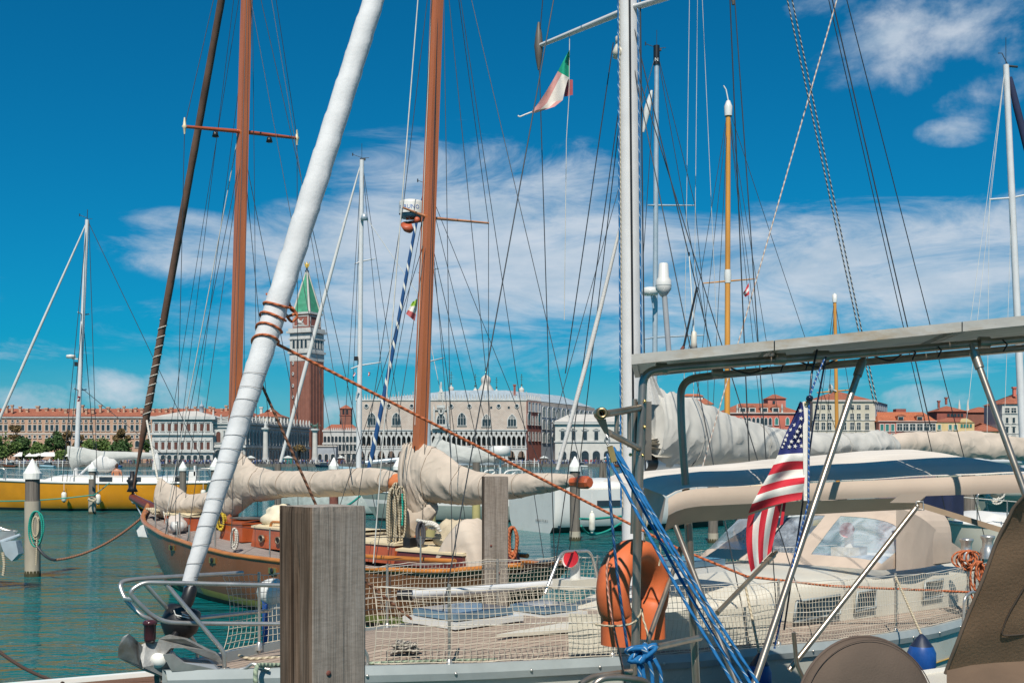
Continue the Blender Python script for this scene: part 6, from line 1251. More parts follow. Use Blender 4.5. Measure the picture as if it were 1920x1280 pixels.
# canvas covered wheel and seat aft
cA = fk.pt(13.15, -0.25, 1.1); mb = MB()
mb.grid(lambda u, v: cA + fk.d * ((0.5 - abs(v - 0.5)) * 0.0 + (v - 0.5) * 0.95) + fk.n * (-cos(pi * u) * (0.5 - 0.2 * v)) + V(0, 0, (0.78 * sin(pi * v) ** 0.6 + 0.08) * sin(pi * u) ** 0.4 * (1 + 0.06 * nz(u * 7, v * 6, 3))), 18, 18); mb.build('covered_wheel', [m_cloth_t], kt)
lumpy(fk.pt(12.35, 0.05, 1.55), 0.36, (1.0, 0.8, 0.9), MAT('olive beige cover', (0.46, 0.39, 0.28), 0.9), 'covered_binnacle', 5, 0.3, kt)
mb = MB(); mb.box(fk.pt(11.8, -0.55, 1.45), (0.2, 0.25, 0.22), 0, ax=fk.ax()); mb.build('compass_box', [m_black], kt)
mb = MB(); mb.lathe([(0, 0), (0.2, 0), (0.21, 0.3), (0.14, 0.42), (0.0, 0.45)], fk.pt(11.75, 0.35, 1.35), 12); mb.build('rope_bucket', [MAT('terracotta canvas', (0.36, 0.10, 0.05), 0.8)], kt)
# spars
def spar(p0, p1, r, name, mat, parent=kt, n=4):
    mb = MB(); mb.tube([p0, p0.lerp(p1, 0.5), p1], [r, r * 0.95, r * 0.75], n, sm=False, sq=True, up=fk.n); return mb.build(name, [mat], parent)
M0, M1 = fk.pt(4.25, 0, 1.1), fk.pt(5.15, 0, 17.2); N0, N1 = fk.pt(11.2, 0, 1.1), fk.pt(12.0, 0, 13.8)
mm = spar(M0, M1, 0.155, 'mast', m_orange_s); nm = spar(N0, N1, 0.145, 'mast', m_orange_s)
mb = MB(); mb.tube([N0.lerp(N1, f) - fk.n * 0.11 - fk.d * 0.03 for f in (0.2, 0.6, 1.0)], 0.008, 4); mb.build('sail_track', [m_wire_l], nm)
mb = MB(); c = N0.lerp(N1, 0.155) - fk.n * 0.115; mb.box(c, (0.02, 0.02, 0.35)); mb.box(c - V(0, 0, 0.22), (0.06, 0.04, 0.05)); mb.build('cleat', [m_black], nm)
Sp0, Sp1 = fk.pt(0.55, 0, 1.66), fk.pt(-1.0, 0, 1.98)
mb = MB(); mb.tube([Sp0, Sp1], [0.14, 0.1], 12); mb.build('bowsprit', [MAT('dark varnished bowsprit', (0.14, 0.035, 0.02), 0.35, coat=0.4)], kt)
mb = MB(); mb.tube([Sp1, fk.pt(0.35, 0, 0.85)], 0.018, 6); mb.build('bobstay', [m_spar2], kt)
# furled brown staysail with lashings
q0 = Sp1 + V(0, 0, 0.05); path = [q0.lerp(M1, f) for f in [i / 60 for i in range(61)]]
mb = MB(); mb.tube(path, [0.03 + 0.066 * min(1, max(0, (i / 60 - 0.05) * 14)) * (1.0 - 0.25 * i / 60) * (1 + 0.18 * nz(i * 0.55, 4)) for i in range(61)], 10)
fj = mb.build('furled_jib', [MAT('brown sail sleeve', (0.125, 0.068, 0.045), 0.85, var=0.5, scale=1.6, stretch=(1, 1, 0.5), bump=0.4, bscale=9, dirt=(0.20, 0.065, 0.03), dirt_at=(0.58, 0.72))], kt)
pts = []
for i in range(90):
    f = 0.13 + 0.17 * i / 90; c = q0.lerp(M1, f); a = i * 0.75; rr = 0.10; pts.append(c + V(cos(a) * rr, sin(a) * rr, 0))
mb = MB(); mb.tube(pts, 0.014, 5); mb.build('lashing', [m_rwhite], fj)
mb = MB(); mb.lathe([(0, -0.02), (0.15, 0.0), (0.1, 0.1), (0.1, 0.2), (0.16, 0.3), (0.07, 0.36), (0.05, 0.55), (0, 0.55)], q0 + V(0, 0, 0.1), 14); mb.build('furling_drum', [m_black], kt)
# spreaders and standing rigging
sc_ = M0.lerp(M1, 0.585)
for s_ in (-1, 1):
    tip = sc_ + fk.n * (s_ * 1.45) + V(0, 0, 0.12 if s_ > 0 else -0.16); mb = MB(); mb.tube([sc_, tip], [0.05, 0.035], 6); sp_o = mb.build('spreader', [m_maho], kt)
    mb = MB(); mb.lathe([(0.015, -0.17), (0.035, -0.04), (0.06, 0), (0.035, 0.04), (0.015, 0.2)], tip, 8); mb.build('spreader_tip', [m_ivory], sp_o)
    mb = MB(); mb.lathe([(0.0, -0.17), (0.08, -0.17), (0.05, -0.06), (0, -0.05)], sc_.lerp(tip, 0.48), 10); mb.build('deck_light', [m_black], sp_o)
    cp = fk.pt(4.6, s_ * hbk(0.31), 1.2); wires(kt, [(M1, tip), (tip, cp), (sc_ - V(0, 0, 0.3), fk.pt(3.9, s_ * hbk(0.27), 1.2)), (sc_ - V(0, 0, 0.3), fk.pt(5.4, s_ * hbk(0.36), 1.2)), (M0.lerp(M1, 0.85), fk.pt(7.6, s_ * hbk(0.5), 1.2))], m_wire, 0.008)
    sn = N0.lerp(N1, 0.505); tip = sn + fk.n * (s_ * (1.5 if s_ > 0 else 0.6)) + V(0, 0, 0.1); mb = MB(); mb.tube([sn, tip], [0.03, 0.02], 6); mb.build('spreader', [MAT('salmon spreader', (0.50, 0.22, 0.11), 0.5)], kt)
    wires(kt, [(N1, tip), (tip, fk.pt(11.4, s_ * hbk(0.77), 1.1)), (sn - V(0, 0, 0.2), fk.pt(10.7, s_ * hbk(0.72), 1.1)), (sn - V(0, 0, 0.2), fk.pt(12.0, s_ * hbk(0.81), 1.1)), (N1, fk.pt(13.6, s_ * hbk(0.92), 1.1))], m_wire, 0.0068)
    for q in (10.7, 11.1, 11.4, 3.9, 4.6, 5.4): 
        c = fk.pt(q, s_ * (hbk(q / Lk) - 0.06), zsk(q / Lk)); mb = MB(); mb.tube([c, c + V(0, 0, 0.42)], 0.022, 6); mb.build('turnbuckle', [m_steel], kt)
wires(kt, [(M1, q0), (M1 - V(0, 0, 0.5), fk.pt(1.2, 0, 1.6)), (M1 - V(0, 0, 2), fk.pt(1.0, -0.3, 1.5)), (M1, N1), (M0.lerp(M1, 0.72), fk.pt(2.2, -0.2, 1.4)), (M0.lerp(M1, 0.95), fk.pt(9.7, -0.4, 2.5)), (M0.lerp(M1, 0.8), fk.pt(8.4, 0.2, 2.5)), (M1, fk.pt(5.0, -0.15, 1.6)), (M1 - V(0, 0, 1), fk.pt(5.1, 0.2, 1.6)), (N1, fk.pt(15.6, 0, 2.75)), (N1 - V(0, 0, 1), fk.pt(13.5, 0, 2.7)), (N1, fk.pt(11.6, -0.15, 1.6))], m_wire, 0.0068)
wires(kt, [(fk.pt(1.9, -0.5, 1.4), M0.lerp(M1, 0.62)), (P(1105, 0, 21), P(760, 1060, 21.2))][:1], m_wire_l, 0.012, 'halyard')
# pale lines on ketch
tubeobj('dock_line', [q0.lerp(M1, 0.135), P(316, 1000, 29.0), P(330, 1012, 28.5)], 0.028, m_rwhite, None, 8, 3, label='pale thick line from the brown furled sail to the ketch bow', cat='rope')
wires(kt, [(P(786, -30, 20.9), P(700, 1055, 20.7))], m_wire_l, 0.012, 'running_line', upto=13.6)
# booms and covers
BZ = 2.42
b0, b1 = fk.pt(4.4, 0, BZ), fk.pt(10.65, 0, BZ + 0.06)
mb = MB(); mb.tube([b0, b1], 0.09, 8); mb.build('boom', [m_orange_s], kt)
def dz(p, z): return p + V(0, 0, z)
cv_ = cover([dz(fk.pt(4.05, 0, BZ), 0.18), dz(fk.pt(4.55, 0, BZ), 0.12), dz(fk.pt(5.3, 0, BZ), 0.02), dz(fk.pt(6.6, 0, BZ), 0.02), dz(fk.pt(8.2, 0, BZ), 0.07), dz(fk.pt(9.8, 0, BZ), 0.14), dz(b1, 0.10)], [0.78, 0.62, 0.36, 0.27, 0.25, 0.24, 0.13], [0.26, 0.27, 0.25, 0.23, 0.22, 0.19, 0.13], 0.13, 34, 150, 1.3, 4.5); o_ = cv_.build('sail_cover', [m_cloth_t], kt); ties(cv_, o_, (0.22, 0.36, 0.5, 0.64, 0.78, 0.9), m_strap)
cover([dz(fk.pt(4.0, 0, BZ), -0.42), dz(fk.pt(4.4, -0.02, BZ), -0.36), dz(fk.pt(5.2, 0, BZ), -0.2)], [0.42, 0.34, 0.14], [0.2, 0.2, 0.12], 0.16, 18, 24, 6.1, 3).build('sail_cover_skirt', [m_cloth_t], kt)
cover([fk.pt(0.9, -0.1, 2.0), fk.pt(1.3, -0.1, 1.98), fk.pt(2.1, -0.08, 1.86), fk.pt(3.1, -0.05, 1.95), fk.pt(3.95, 0, 2.16)], [0.46, 0.40, 0.24, 0.21, 0.18], [0.18, 0.22, 0.22, 0.2, 0.12], 0.15, 32, 100, 4.4, 4).build('staysail_cover', [m_cloth_t], kt)
mb = MB(); mb.box(fk.pt(1.4, -0.05, 1.58), (1.5, 0.14, 0.1), 0, ax=fk.ax()); mb.build('staysail_boom', [m_maho], kt)
e0, e1 = fk.pt(11.3, 0, BZ), fk.pt(15.7, 0, 2.62)
mb = MB(); mb.tube([e0, e1 - fk.d * 0.3], 0.075, 8); mb.build('boom', [m_orange_s], kt)
mb = MB(); mb.tube([e1 - fk.d * 0.5, e1 - fk.d * 0.22, e1 - fk.d * 0.2, e1 + fk.d * 0.02, e1 + fk.d * 0.06], [0.075, 0.08, 0.105, 0.105, 0.08], 8, sm=False); mb.build('boom_end', [MAT('orange painted boom end', (0.50, 0.10, 0.03), 0.4, coat=0.3)], kt)
cv_ = cover([dz(fk.pt(10.92, 0, BZ), 0.12), dz(fk.pt(11.25, 0, BZ), 0.16), dz(fk.pt(11.7, 0, BZ), 0.26), dz(fk.pt(12.5, 0, BZ), 0.10), dz(fk.pt(13.4, 0, BZ + 0.08), 0.0), dz(fk.pt(14.4, 0, BZ + 0.12), 0.02), dz(fk.pt(15.35, 0, BZ + 0.18), 0.05)], [0.72, 0.70, 0.50, 0.32, 0.22, 0.17, 0.09], [0.17, 0.26, 0.25, 0.22, 0.18, 0.15, 0.09], 0.13, 34, 150, 7.7, 4.5); o_ = cv_.build('sail_cover', [m_cloth_t], kt); ties(cv_, o_, (0.12, 0.34, 0.5, 0.64, 0.78, 0.9), m_strap, 0.006)
cover([dz(fk.pt(10.95, 0, BZ), -0.5), dz(fk.pt(11.2, -0.02, BZ), -0.55), dz(fk.pt(11.75, 0, BZ), -0.28)], [0.35, 0.36, 0.12], [0.15, 0.18, 0.1], 0.15, 18, 20, 2.2, 3).build('sail_cover_skirt', [m_cloth_t], kt)
# blocks, coiled sheets hanging at the main boom end
lumpy(fk.pt(10.7, -0.05, BZ + 0.13), 0.19, (0.9, 0.8, 0.75), MAT('orange tool pouch', (0.50, 0.15, 0.05), 0.75), 'orange_pouch', 4, 0.25, label='orange canvas pouch tied at the main boom end', cat='bag')
for k, (px, y0, y1, sd_, lab) in enumerate(((744, 905, 1005, 11, 'bundle of beige sheet ropes hanging below the main boom end'), (752, 912, 985, 17, 'second beige rope hank hanging beside the mizzen mast'), (736, 915, 1040, 23, 'long beige tackle falls below the main boom'))):
    p_, q_ = P(px, y0, 21.9 - 0.1 * k), P(px, y1, 21.9 - 0.1 * k); coil('rope_hank', p_, 0.075, (p_.z - q_.z) / 2, 0.016, m_rbeige, lab, 6, 0.35, seed=sd_, group='hanging rope hanks')
tubeobj('hanging_line', [P(754, 925, 21.7), P(755, 960, 21.7), P(754, 985, 21.7)], 0.02, m_tgreen, None, 6, 2, label='teal line hanging by the mizzen cover', cat='rope')
tubeobj('rope_hank', [P(782, 975, 21.4), P(795, 978, 21.3), P(812, 980, 21.2), P(822, 988, 21.1), P(812, 990, 21.15), P(800, 984, 21.2), P(815, 984, 21.0), P(826, 996, 21.0)], 0.035, m_rwhite, None, label='knotted white ropes draped aft of the mizzen mast', cat='rope')
coil('rope_hank', P(789, 978, 21.3), 0.06, 0.26, 0.022, MAT('dark grey hose', (0.06, 0.06, 0.07), 0.7), 'dark grey hose loops hung on the mizzen mast', 4, 0.3, seed=31, group='hanging rope hanks')
coil('coiled_rope', P(961, 988, 19.6), 0.075, 0.26, 0.022, m_rorange, 'orange rope coil hanging at the ketch stern', 5, 0.2, seed=8)
coil('coiled_rope', P(440, 990, 24.6), 0.06, 0.2, 0.018, m_rwhite, 'white rope hank hung over the ketch lifeline', 5, 0.3, seed=12)
coil('coiled_rope', P(414, 962, 26.6), 0.08, 0.16, 0.025, m_ryell, 'yellow rope coil at the foot of the main mast', 5, 0.3, seed=14)
tubeobj('rope_heap', [fk.pt(1.0 + 0.25 * sin(i * 1.9), -0.3 + 0.22 * cos(i * 2.3), 1.62 + 0.01 * i) for i in range(14)], 0.025, m_rbeige, None, label='beige rope heap on the ketch bow', cat='rope')
# mizzen radar
rc = P(771, 393, 22.4); rd = thing('radar_unit', 'white radar dome with blue lettering mounted on the mizzen mast', 'radar', tuple(rc))
mb = MB(); mb.lathe([(0, -0.16), (0.2, -0.16), (0.215, -0.09)], rc, 24); mb.build('base', [MAT('blue grey radar base', (0.10, 0.22, 0.30), 0.4)], rd); mb = MB(); mb.lathe([(0.235, -0.09), (0.235, 0.11), (0.225, 0.15), (0.15, 0.175), (0, 0.18)], rc, 28); mb.build('dome', [m_gel], rd)
me = text_mesh('FURUNO', 0.11)
for v in me.vertices: a = v.co.x / 0.238 - 0.15; v.co = V(sin(a) * 0.238, -cos(a) * 0.238, v.co.y + 0.01)
link('lettering', me, MAT('blue lettering', (0.01, 0.12, 0.40), 0.5), rd)
mb = MB(); mb.tube([rc + V(-0.03, -0.1, -0.18), rc + V(0.35, 0.1, -0.12)], 0.035, 6); mb.tube([rc + V(-0.1, 0, -0.17), rc + V(0.3, 0, -0.17)], 0.03, 6); mb.build('bracket', [m_maho], rd)
hl = thing('mast_horn', 'orange horn and lamp below the radar dome', 'horn', tuple(rc + V(0, 0, -0.3))); m_ho = MAT('orange red paint', (0.42, 0.09, 0.04), 0.5)
mb = MB(); mb.lathe([(0, 0.0), (0.11, -0.02), (0.1, 0.1), (0.04, 0.16), (0, 0.17)], rc + V(-0.08, -0.1, -0.32), 12, ax=(V(1, 0, 0), V(0, 0.7, 0.7), V(0.3, 0.6, -0.6).normalized())); mb.tube([rc + V(-0.05, 0, -0.25), rc + V(0.25, 0, -0.2)], 0.03, 6); mb.build('horn', [m_ho], hl); mb = MB(); mb.lathe([(0, 0.04), (0.05, 0.04), (0.06, 0)], rc + V(0.12, -0.12, -0.22), 10, ax=(V(1, 0, 0), V(0, 0, 1), V(0, -1, 0))); mb.build('lamp', [m_ho], hl)
# stanchions on the ketch
for q in (0.17, 0.31, 0.45, 0.60, 0.74, 0.87): mb = MB(); c = fk.pt(Lk * q, -hbk(q) + 0.12, zsk(q) - 0.05); mb.tube([c, c + V(0, 0, 0.66)], 0.018, 6); mb.build('stanchion', [m_steel], kt)
tubeobj('lifeline', sheer(fk, Lk, hbk, zsk, -1, 0.58, -0.12, 20, 0.12, 0.9), 0.006, m_wire, kt, 4, 0)
mb = MB(); c = fk.pt(1.1, -0.5, 1.6); mb.lathe([(0.0, 0), (0.1, 0), (0.12, 0.02), (0.12, 0.25), (0, 0.26)], fk.pt(3.3, -0.75, 1.42), 14, ax=(V(0, 0, 1), fk.d, -fk.n)); mb.build('horseshoe_vent', [m_gel], kt)
mb = MB(); c = P(268, 995, 29.6); mb.prism([c + V(-0.18, 0, 0.08), c + V(0, 0, 0.16), c + V(0.2, 0, 0.1), c + V(0.18, 0, -0.16), c + V(-0.12, 0, -0.14)], (0, 0.06, 0)); mb.build('anchor_fluke', [MAT('pale anchor paint', (0.6, 0.62, 0.62), 0.5)], kt)
# pontoon at the lower left, with its line
pt_ = thing('finger_pontoon', 'brown planked finger pontoon with white edge at the lower left', 'pontoon', (-4.6, 12.4, 0))
pd = V(0.876, 0.482, 0); pn = V(0.482, -0.876, 0); p0 = V(-5.6, 12.3, 0.58); m_plank = WOODM('brown pontoon plank', (0.12, 0.055, 0.03), (0.20, 0.10, 0.055), 0, 6, 0.8)
mb = MB(); mb.box(p0 + pd * 2 + pn * 0.04 + V(0, 0, -0.03), (4, 0.10, 0.16), 0, ax=(pd, pn, V(0, 0, 1))); mb.build('edge', [m_capw], pt_)
for i in range(9): mb = MB(); mb.box(p0 + pd * 2 + pn * (0.17 + i * 0.145) + V(0, 0, -0.02 + 0.004 * (i % 2)), (4, 0.135, 0.05), 0, ax=(pd, pn, V(0, 0, 1))); mb.build('plank', [m_plank], pt_)
mb = MB(); mb.box(p0 + pd * 2 + pn * 0.75 + V(0, 0, -0.45), (3.9, 1.2, 0.7), 0, ax=(pd, pn, V(0, 0, 1))); mb.build('float', [m_anti], pt_)
tubeobj('mooring_line', sag(P(-30, 1196, 14.5), P(118, 1280, 12.6), 0.08, 12), 0.020, ROPE('dark weedy rope', (0.09, 0.045, 0.03), (0.05, 0.03, 0.02), 0.06), None, 8, 0, label='dark weedy mooring line at the lower left corner', cat='rope')
for px, py in ((12, 1222), (58, 1247), (104, 1274)): pass
# ================================================================ pale yacht with the netting (runs across the foreground)
fa = Fr((-2.5, 8.35), (0.719, 0.695), (-0.695, 0.719)); La = 12.6
ha_t = [(0, 0.06), (0.04, 0.34), (0.08, 0.60), (0.16, 1.04), (0.32, 1.55), (0.48, 1.80), (0.64, 1.78), (0.80, 1.58), (1, 1.2)]
za_t = [(0, 1.47), (0.08, 1.44), (0.16, 1.395), (0.32, 1.30), (0.48, 1.22), (0.64, 1.15), (1, 1.12)]
hba = lambda t: interp(ha_t, t); zsa = lambda t: interp(za_t, t)
m_ahull = MAT('pale grey green topsides', (0.50, 0.50, 0.44), 0.28, var=0.10, scale=1.2, stretch=(1, 1, 2), coat=0.1, dirt=(0.42, 0.42, 0.36), dirt_at=(0.5, 0.8))
m_gold_l = MAT('gold cove stripe', (0.45, 0.28, 0.06), 0.5)
at = thing('sailing_yacht', 'pale grey-green yacht with teak deck and lifeline netting across the foreground', 'sailboat', fa.pt(5, 0, 0))
hull(fa, La, hba, zsa, 1.1, 0.6, 0.5, 40, 14, 4.0, mf=lambda z, a: 1 if z < 0.12 else 0).build('hull', [m_ahull, m_anti], at)
m_teaka = teak('silvered teak deck', (0.265, 0.20, 0.155), (0.375, 0.295, 0.235), (0.045, 0.04, 0.035), atan2(fa.d.y, fa.d.x), 0.052)
deckmesh(fa, La, hba, zsa, 0.05, 0.27, 40, 16, 0.05).build('deck', [m_teaka], at)
for s_ in (-1, 1):
    mb = MB(); up_ = sheer(fa, La, hba, zsa, s_, 0.035, 0.012, 40); lo_ = sheer(fa, La, hba, zsa, s_, -0.085, 0.03, 40); inn = sheer(fa, La, hba, zsa, s_, 0.035, -0.035, 40); ins = sheer(fa, La, hba, zsa, s_, -0.06, -0.04, 40); md = sheer(fa, La, hba, zsa, s_, -0.03, 0.042, 40)
    k = len(up_)
    for a, b in ((lo_, md), (md, up_), (up_, inn), (inn, ins)):
        q = mb.add(list(a) + list(b))
        for i in range(k - 1): mb.face((q + i, q + i + 1, q + k + i + 1, q + k + i), 0, True)
    mb.build('toe_rail', [m_rub], at)
    mb = MB(); mb.tube(sheer(fa, La, hba, zsa, s_, -0.36, 0.012, 30, 0.28), 0.009, 5); mb.build('cove_line', [m_gold_l], at)
st = MB(); st.lathe([(0, 0.012), (0.008, 0.011), (0.013, 0.004), (0.014, 0)], n=10, ax=(V(1, 0, 0), V(0, 0, 1), V(0, -1, 0))); sme = st.mesh('stud'); sme.materials.append(m_steel)
for i in range(17):
    t_ = 0.10 + i * 0.05; piece('stud', sme, at, fa.pt(La * t_, -hba(t_) - 0.042, zsa(t_) - 0.032), atan2(fa.d.y, fa.d.x) - 0.25)
# coachroof
def cabA(u, v):
    s_ = lerp(4.4, 10.6, v); w_ = lerp(0.55, 1.18, min(1, v * 2.4)); h_ = 0.12 + 0.46 * min(1, v * 2.6); a = pi * u
    return fa.pt(s_, -cos(a) * w_ / max(0.25, (abs(cos(a)) ** 6 + sin(a) ** 6) ** (1 / 6)) * (1 - 0.05 * sin(a)), zsa(s_ / La) + 0.02 + h_ * sin(a) ** 0.28)
mb = MB(); mb.grid(cabA, 24, 30); mb.face([i for i in range(25)], 0); mb.build('coachroof', [m_cream_g], at)
def cabwin(s0, s1, name='window'):
    z0, z1 = 1.36, 1.56; mb = MB(); c = lambda s_, z, o: fa.pt(s_, -1.19 - o, z)
    sl = 0.06
    ol = [c(s0, z0, 0.012), c(s1, z0, 0.012), c(s1 + sl * 0, z1, 0.012), c(s0 + sl, z1, 0.012)]; mb.poly(ol, 1); mb.prism([q + (q - sum(ol, V(0, 0, 0)) / 4) * 0.0 for q in ol], -fa.n * 0.006, 1)
    mb.tube([c(s0, z0, 0.02), c(s1, z0, 0.02), c(s1, z1, 0.02), c(s0 + sl, z1, 0.02)], 0.014, 6, 0, True); mb.build(name, [m_rub, m_glass], at)
for s0, s1 in ((5.55, 5.95), (6.25, 7.15), (7.45, 7.9), (9.0, 9.5)): cabwin(s0, s1)
def hatch(s_, y_, w_, l_, z_, mat=m_hatch):
    h = at; mb = MB(); mb.box(fa.pt(s_, y_, z_ - 0.058), (l_ + 0.13, w_ + 0.13, 0.05), 0, ax=fa.ax()); o = mb.build('hatch', [m_gel], at); mb = MB(); mb.box(fa.pt(s_, y_, z_ + 0.005), (l_, w_, 0.055), 0, ax=fa.ax()); mb.build('hatch_frame', [MAT('silver blue hatch frame', (0.20, 0.30, 0.38), 0.3, 0.5)], o); mb = MB(); mb.box(fa.pt(s_, y_, z_ + 0.036), (l_ - 0.06, w_ - 0.06, 0.012), 0, ax=fa.ax()); mb.build('hatch_glass', [mat], o)
hatch(2.95, 0.08, 0.58, 0.68, 1.64); hatch(4.05, 0.15, 0.46, 0.46, 1.575); hatch(5.75, -0.25, 0.55, 0.6, 1.93); 
mb = MB(); mb.prism([fa.pt(2.7, -0.62, 1.515), fa.pt(4.4, -0.85, 1.46), fa.pt(4.4, -0.45, 1.52)], (0, 0, 0.025)); mb.build('cabin_step', [m_cream_g], at)
# spinnaker pole on deck, dorade vents with guards
tubeobj('whisker_pole', [P(757, 1115, 11.0), P(900, 1105, 11.6), P(1125, 1088, 12.6)], 0.042, m_alu, at, 12, 0)
mb = MB(); mb.lathe([(0.045, -0.06), (0.05, 0.08)], P(757, 1115, 11.0), 12, ax=(V(0, 0, 1), V(0, 1, 0), V(1, 0, 0))); mb.build('pole_end', [m_black], at)
def dorade(c, label=None, sc=1.0):
    mb = MB(); mb.box(c + V(0, 0, 0.05), (0.4 * sc, 0.26 * sc, 0.1 * sc), 0, ax=fa.ax()); o = mb.build('vent_box', [m_cream_g], at); mb = MB(); f_ = V(-0.55, -0.8, 0.1).normalized()
    mb.tube(smooth_path([c + V(0, 0, 0.08), c + V(0, 0, 0.2) * sc, c + V(0, 0, 0.27) * sc + f_ * 0.02, c + V(0, 0, 0.3) * sc + f_ * 0.09 * sc], 4), [0.055 * sc] * 8 + [0.06 * sc, 0.07 * sc, 0.085 * sc, 0.095 * sc, 0.098 * sc], 16, cap=False); mb.build('vent_cowl', [m_gel], o)
    mb = MB(); p_ = c + V(0, 0, 0.3) * sc + f_ * 0.07 * sc; r_ = f_.cross(V(0, 0, 1)).normalized(); mb.lathe([(0, 0), (0.09 * sc, 0.01)], p_, 16, ax=(r_, r_.cross(f_), f_)); mb.build('vent_lining', [m_red], o)
dorade(P(1078, 1102, 12.1)); dorade(P(1592, 1040, 14.2), sc=1.0)
g_ = [P(1022, 1112, 11.6), P(1052, 1034, 11.8), P(1108, 1032, 12.4), P(1124, 1098, 12.5)]; tubeobj('vent_guard', bend(g_, 0.12), 0.016, m_steel, at, 8, 0)
# mast, boom, sail cover
mx = fa.pt(5.2, 0, 1.6); mtop = fa.pt(5.0, 0, 16.8)
mb = MB(); mb.tube([mx, mx.lerp(mtop, 0.5), mtop], [0.125, 0.122, 0.10], 16, sy=0.82, up=fa.n); mA = mb.build('mast', [m_alu], at)
for off_, r_, mt_ in ((-0.13, 0.010, m_rblue), (-0.115, 0.008, m_rbeige), (0.0, 0.012, m_black), (0.09, 0.009, m_rblue), (0.12, 0.008, m_wire)):
    a_ = mx.lerp(mtop, 0.06) + V(off_, -0.125, 0); b_ = mtop + V(off_ * 0.7, -0.10, 0); mb = MB(); mb.tube([a_, b_], r_, 6); mb.build('halyard', [mt_], mA)
sa = mx.lerp(mtop, 0.392)
for s_ in (-1, 1):
    tip = sa + fa.n * (s_ * 1.28) + V(0, 0, -0.05); mb = MB(); mb.tube([sa, tip], [0.05, 0.032], 8, sy=0.6); so = mb.build('spreader', [m_alu], at)
    mb = MB(); mb.lathe([(0.012, -0.26), (0.035, -0.14), (0.05, 0.0), (0.035, 0.14), (0.012, 0.26)], tip, 10); mb.build('spreader_boot', [MAT('bronze boot', (0.10, 0.085, 0.07), 0.5)], so)
    wires(at, [(mtop, tip), (tip, P(1041, 1100, 12.6) if s_ > 0 else fa.pt(5.3, -1.66, 1.3)), (sa - V(0, 0, 0.3), P(1036, 1095, 12.7) if s_ > 0 else fa.pt(4.9, -1.62, 1.3)), (sa - V(0, 0, 0.35), fa.pt(5.9, s_ * 1.66, 1.25))], m_wire, 0.0055)
mb = MB(); c = P(1163, 92, 11.9); mb.lathe([(0, -0.09), (0.075, -0.085), (0.08, -0.03), (0.05, 0.04), (0.035, 0.05), (0.05, 0.055), (0.05, 0.12), (0.02, 0.14), (0, 0.14)], c, 14); mb.build('deck_light', [m_cream_g], mA)
wires(at, [(mtop, fa.pt(12.4, 0, 1.6)), (mtop - V(0, 0, 0.3), fa.pt(12.3, -0.6, 1.4)), (mx.lerp(mtop, 0.66), fa.pt(2.6, 0, 1.5)), (P(1150, 80, 12.5), P(1060, 700, 12.8)), (P(1165, 395, 12.0), P(1035, 880, 12.6))][:4], m_wire, 0.006)
wires(at, [(P(1575, -20, 11.0), P(1300, 935, 11.2))], ROPE('pale pink rope', (0.58, 0.42, 0.34), (0.62, 0.58, 0.52), 0.06), 0.007, 'running_backstay', upto=16.5); wires(at, [(P(1556, -20, 10.6), P(1745, 800, 11.0)), (P(1210, 140, 11.8), P(1345, 700, 11.6)), (P(1368, -20, 10.4), P(1412, 1035, 10.9))], m_wire, 0.006, 'running_backstay', upto=16.5)
for dx in (0, 9): wires(at, [(P(1472 + dx, -20, 10.8), P(1640 + dx * 0.6, 760, 11.0))], ROPE('black flecked rope %d' % dx, (0.03, 0.04, 0.05), (0.45, 0.45, 0.42), 0.05, 0.4, 2.0), 0.007, 'running_backstay', upto=16.5)
wires(at, [(P(1293, -20, 12.5), P(1282, 760, 12.6)), (P(1308, -20, 12.5), P(1300, 760, 12.6)), (P(1316, -20, 12.5), P(1345, 640, 12.6))], m_wire_l, 0.003, 'halyard', upto=16.5)
tubeobj('furled_staysail', [P(1169, 400, 12.0), P(1110, 640, 12.1), P(1045, 880, 12.2)], [0.012, 0.026, 0.02], m_cloth_w, at, 8, 4)
gb, ge = fa.pt(5.36, 0, 2.96), fa.pt(10.6, 0, 3.02)
tubeobj('boom', [gb, ge], 0.085, MAT('pale blue grey boom', (0.56, 0.62, 0.68), 0.35, var=0.05, coat=0.2), at, 14, 0)
mb = MB(); mb.lathe([(0.09, -0.03), (0.1, 0.12)], gb, 12, ax=(fa.n, V(0, 0, 1), fa.d)); mb.build('boom_fitting', [m_black], at)
m_cover_a = CLOTH('pale grey mainsail cover', (0.48, 0.465, 0.43), 0.9, (0.40, 0.385, 0.355), (0.6, 0.85))
cv_ = cover([fa.pt(5.5, 0, 3.33), fa.pt(5.95, 0, 3.29), fa.pt(6.8, 0, 3.21), fa.pt(8.0, 0, 3.16), fa.pt(9.3, 0, 3.15), fa.pt(10.2, 0, 3.18), fa.pt(10.55, 0, 3.16)], [0.38, 0.34, 0.25, 0.18, 0.15, 0.17, 0.13], [0.16, 0.20, 0.20, 0.17, 0.14, 0.14, 0.10], 0.16, 36, 160, 3.9, 5.0); o_ = cv_.build('sail_cover', [m_cover_a], at); ties(cv_, o_, (0.2, 0.42, 0.66, 0.88), MAT('grey cover strap', (0.30, 0.29, 0.27), 0.9), 0.007)
for k in range(5):   # folded sail leaves showing at the luff
    mb = MB(); z_ = 3.02 + k * 0.055 + 0.02 * nz(k * 3.1); mb.grid(lambda u, v: fa.pt(5.37 + 0.03 * nz(k * 2.2, 1) + 0.3 * v, (u - 0.5) * (0.30 - 0.03 * k), z_ + 0.05 * sin(pi * u + k) * (1 - v)), 8, 3); mb.build('sail_fold', [MAT('shaded sail folds', (0.50, 0.46, 0.39), 0.9) if k == 0 else bpy.data.materials['shaded sail folds']], at)
hb_p = fa.pt(5.33, -0.02, 3.92); mb = MB()
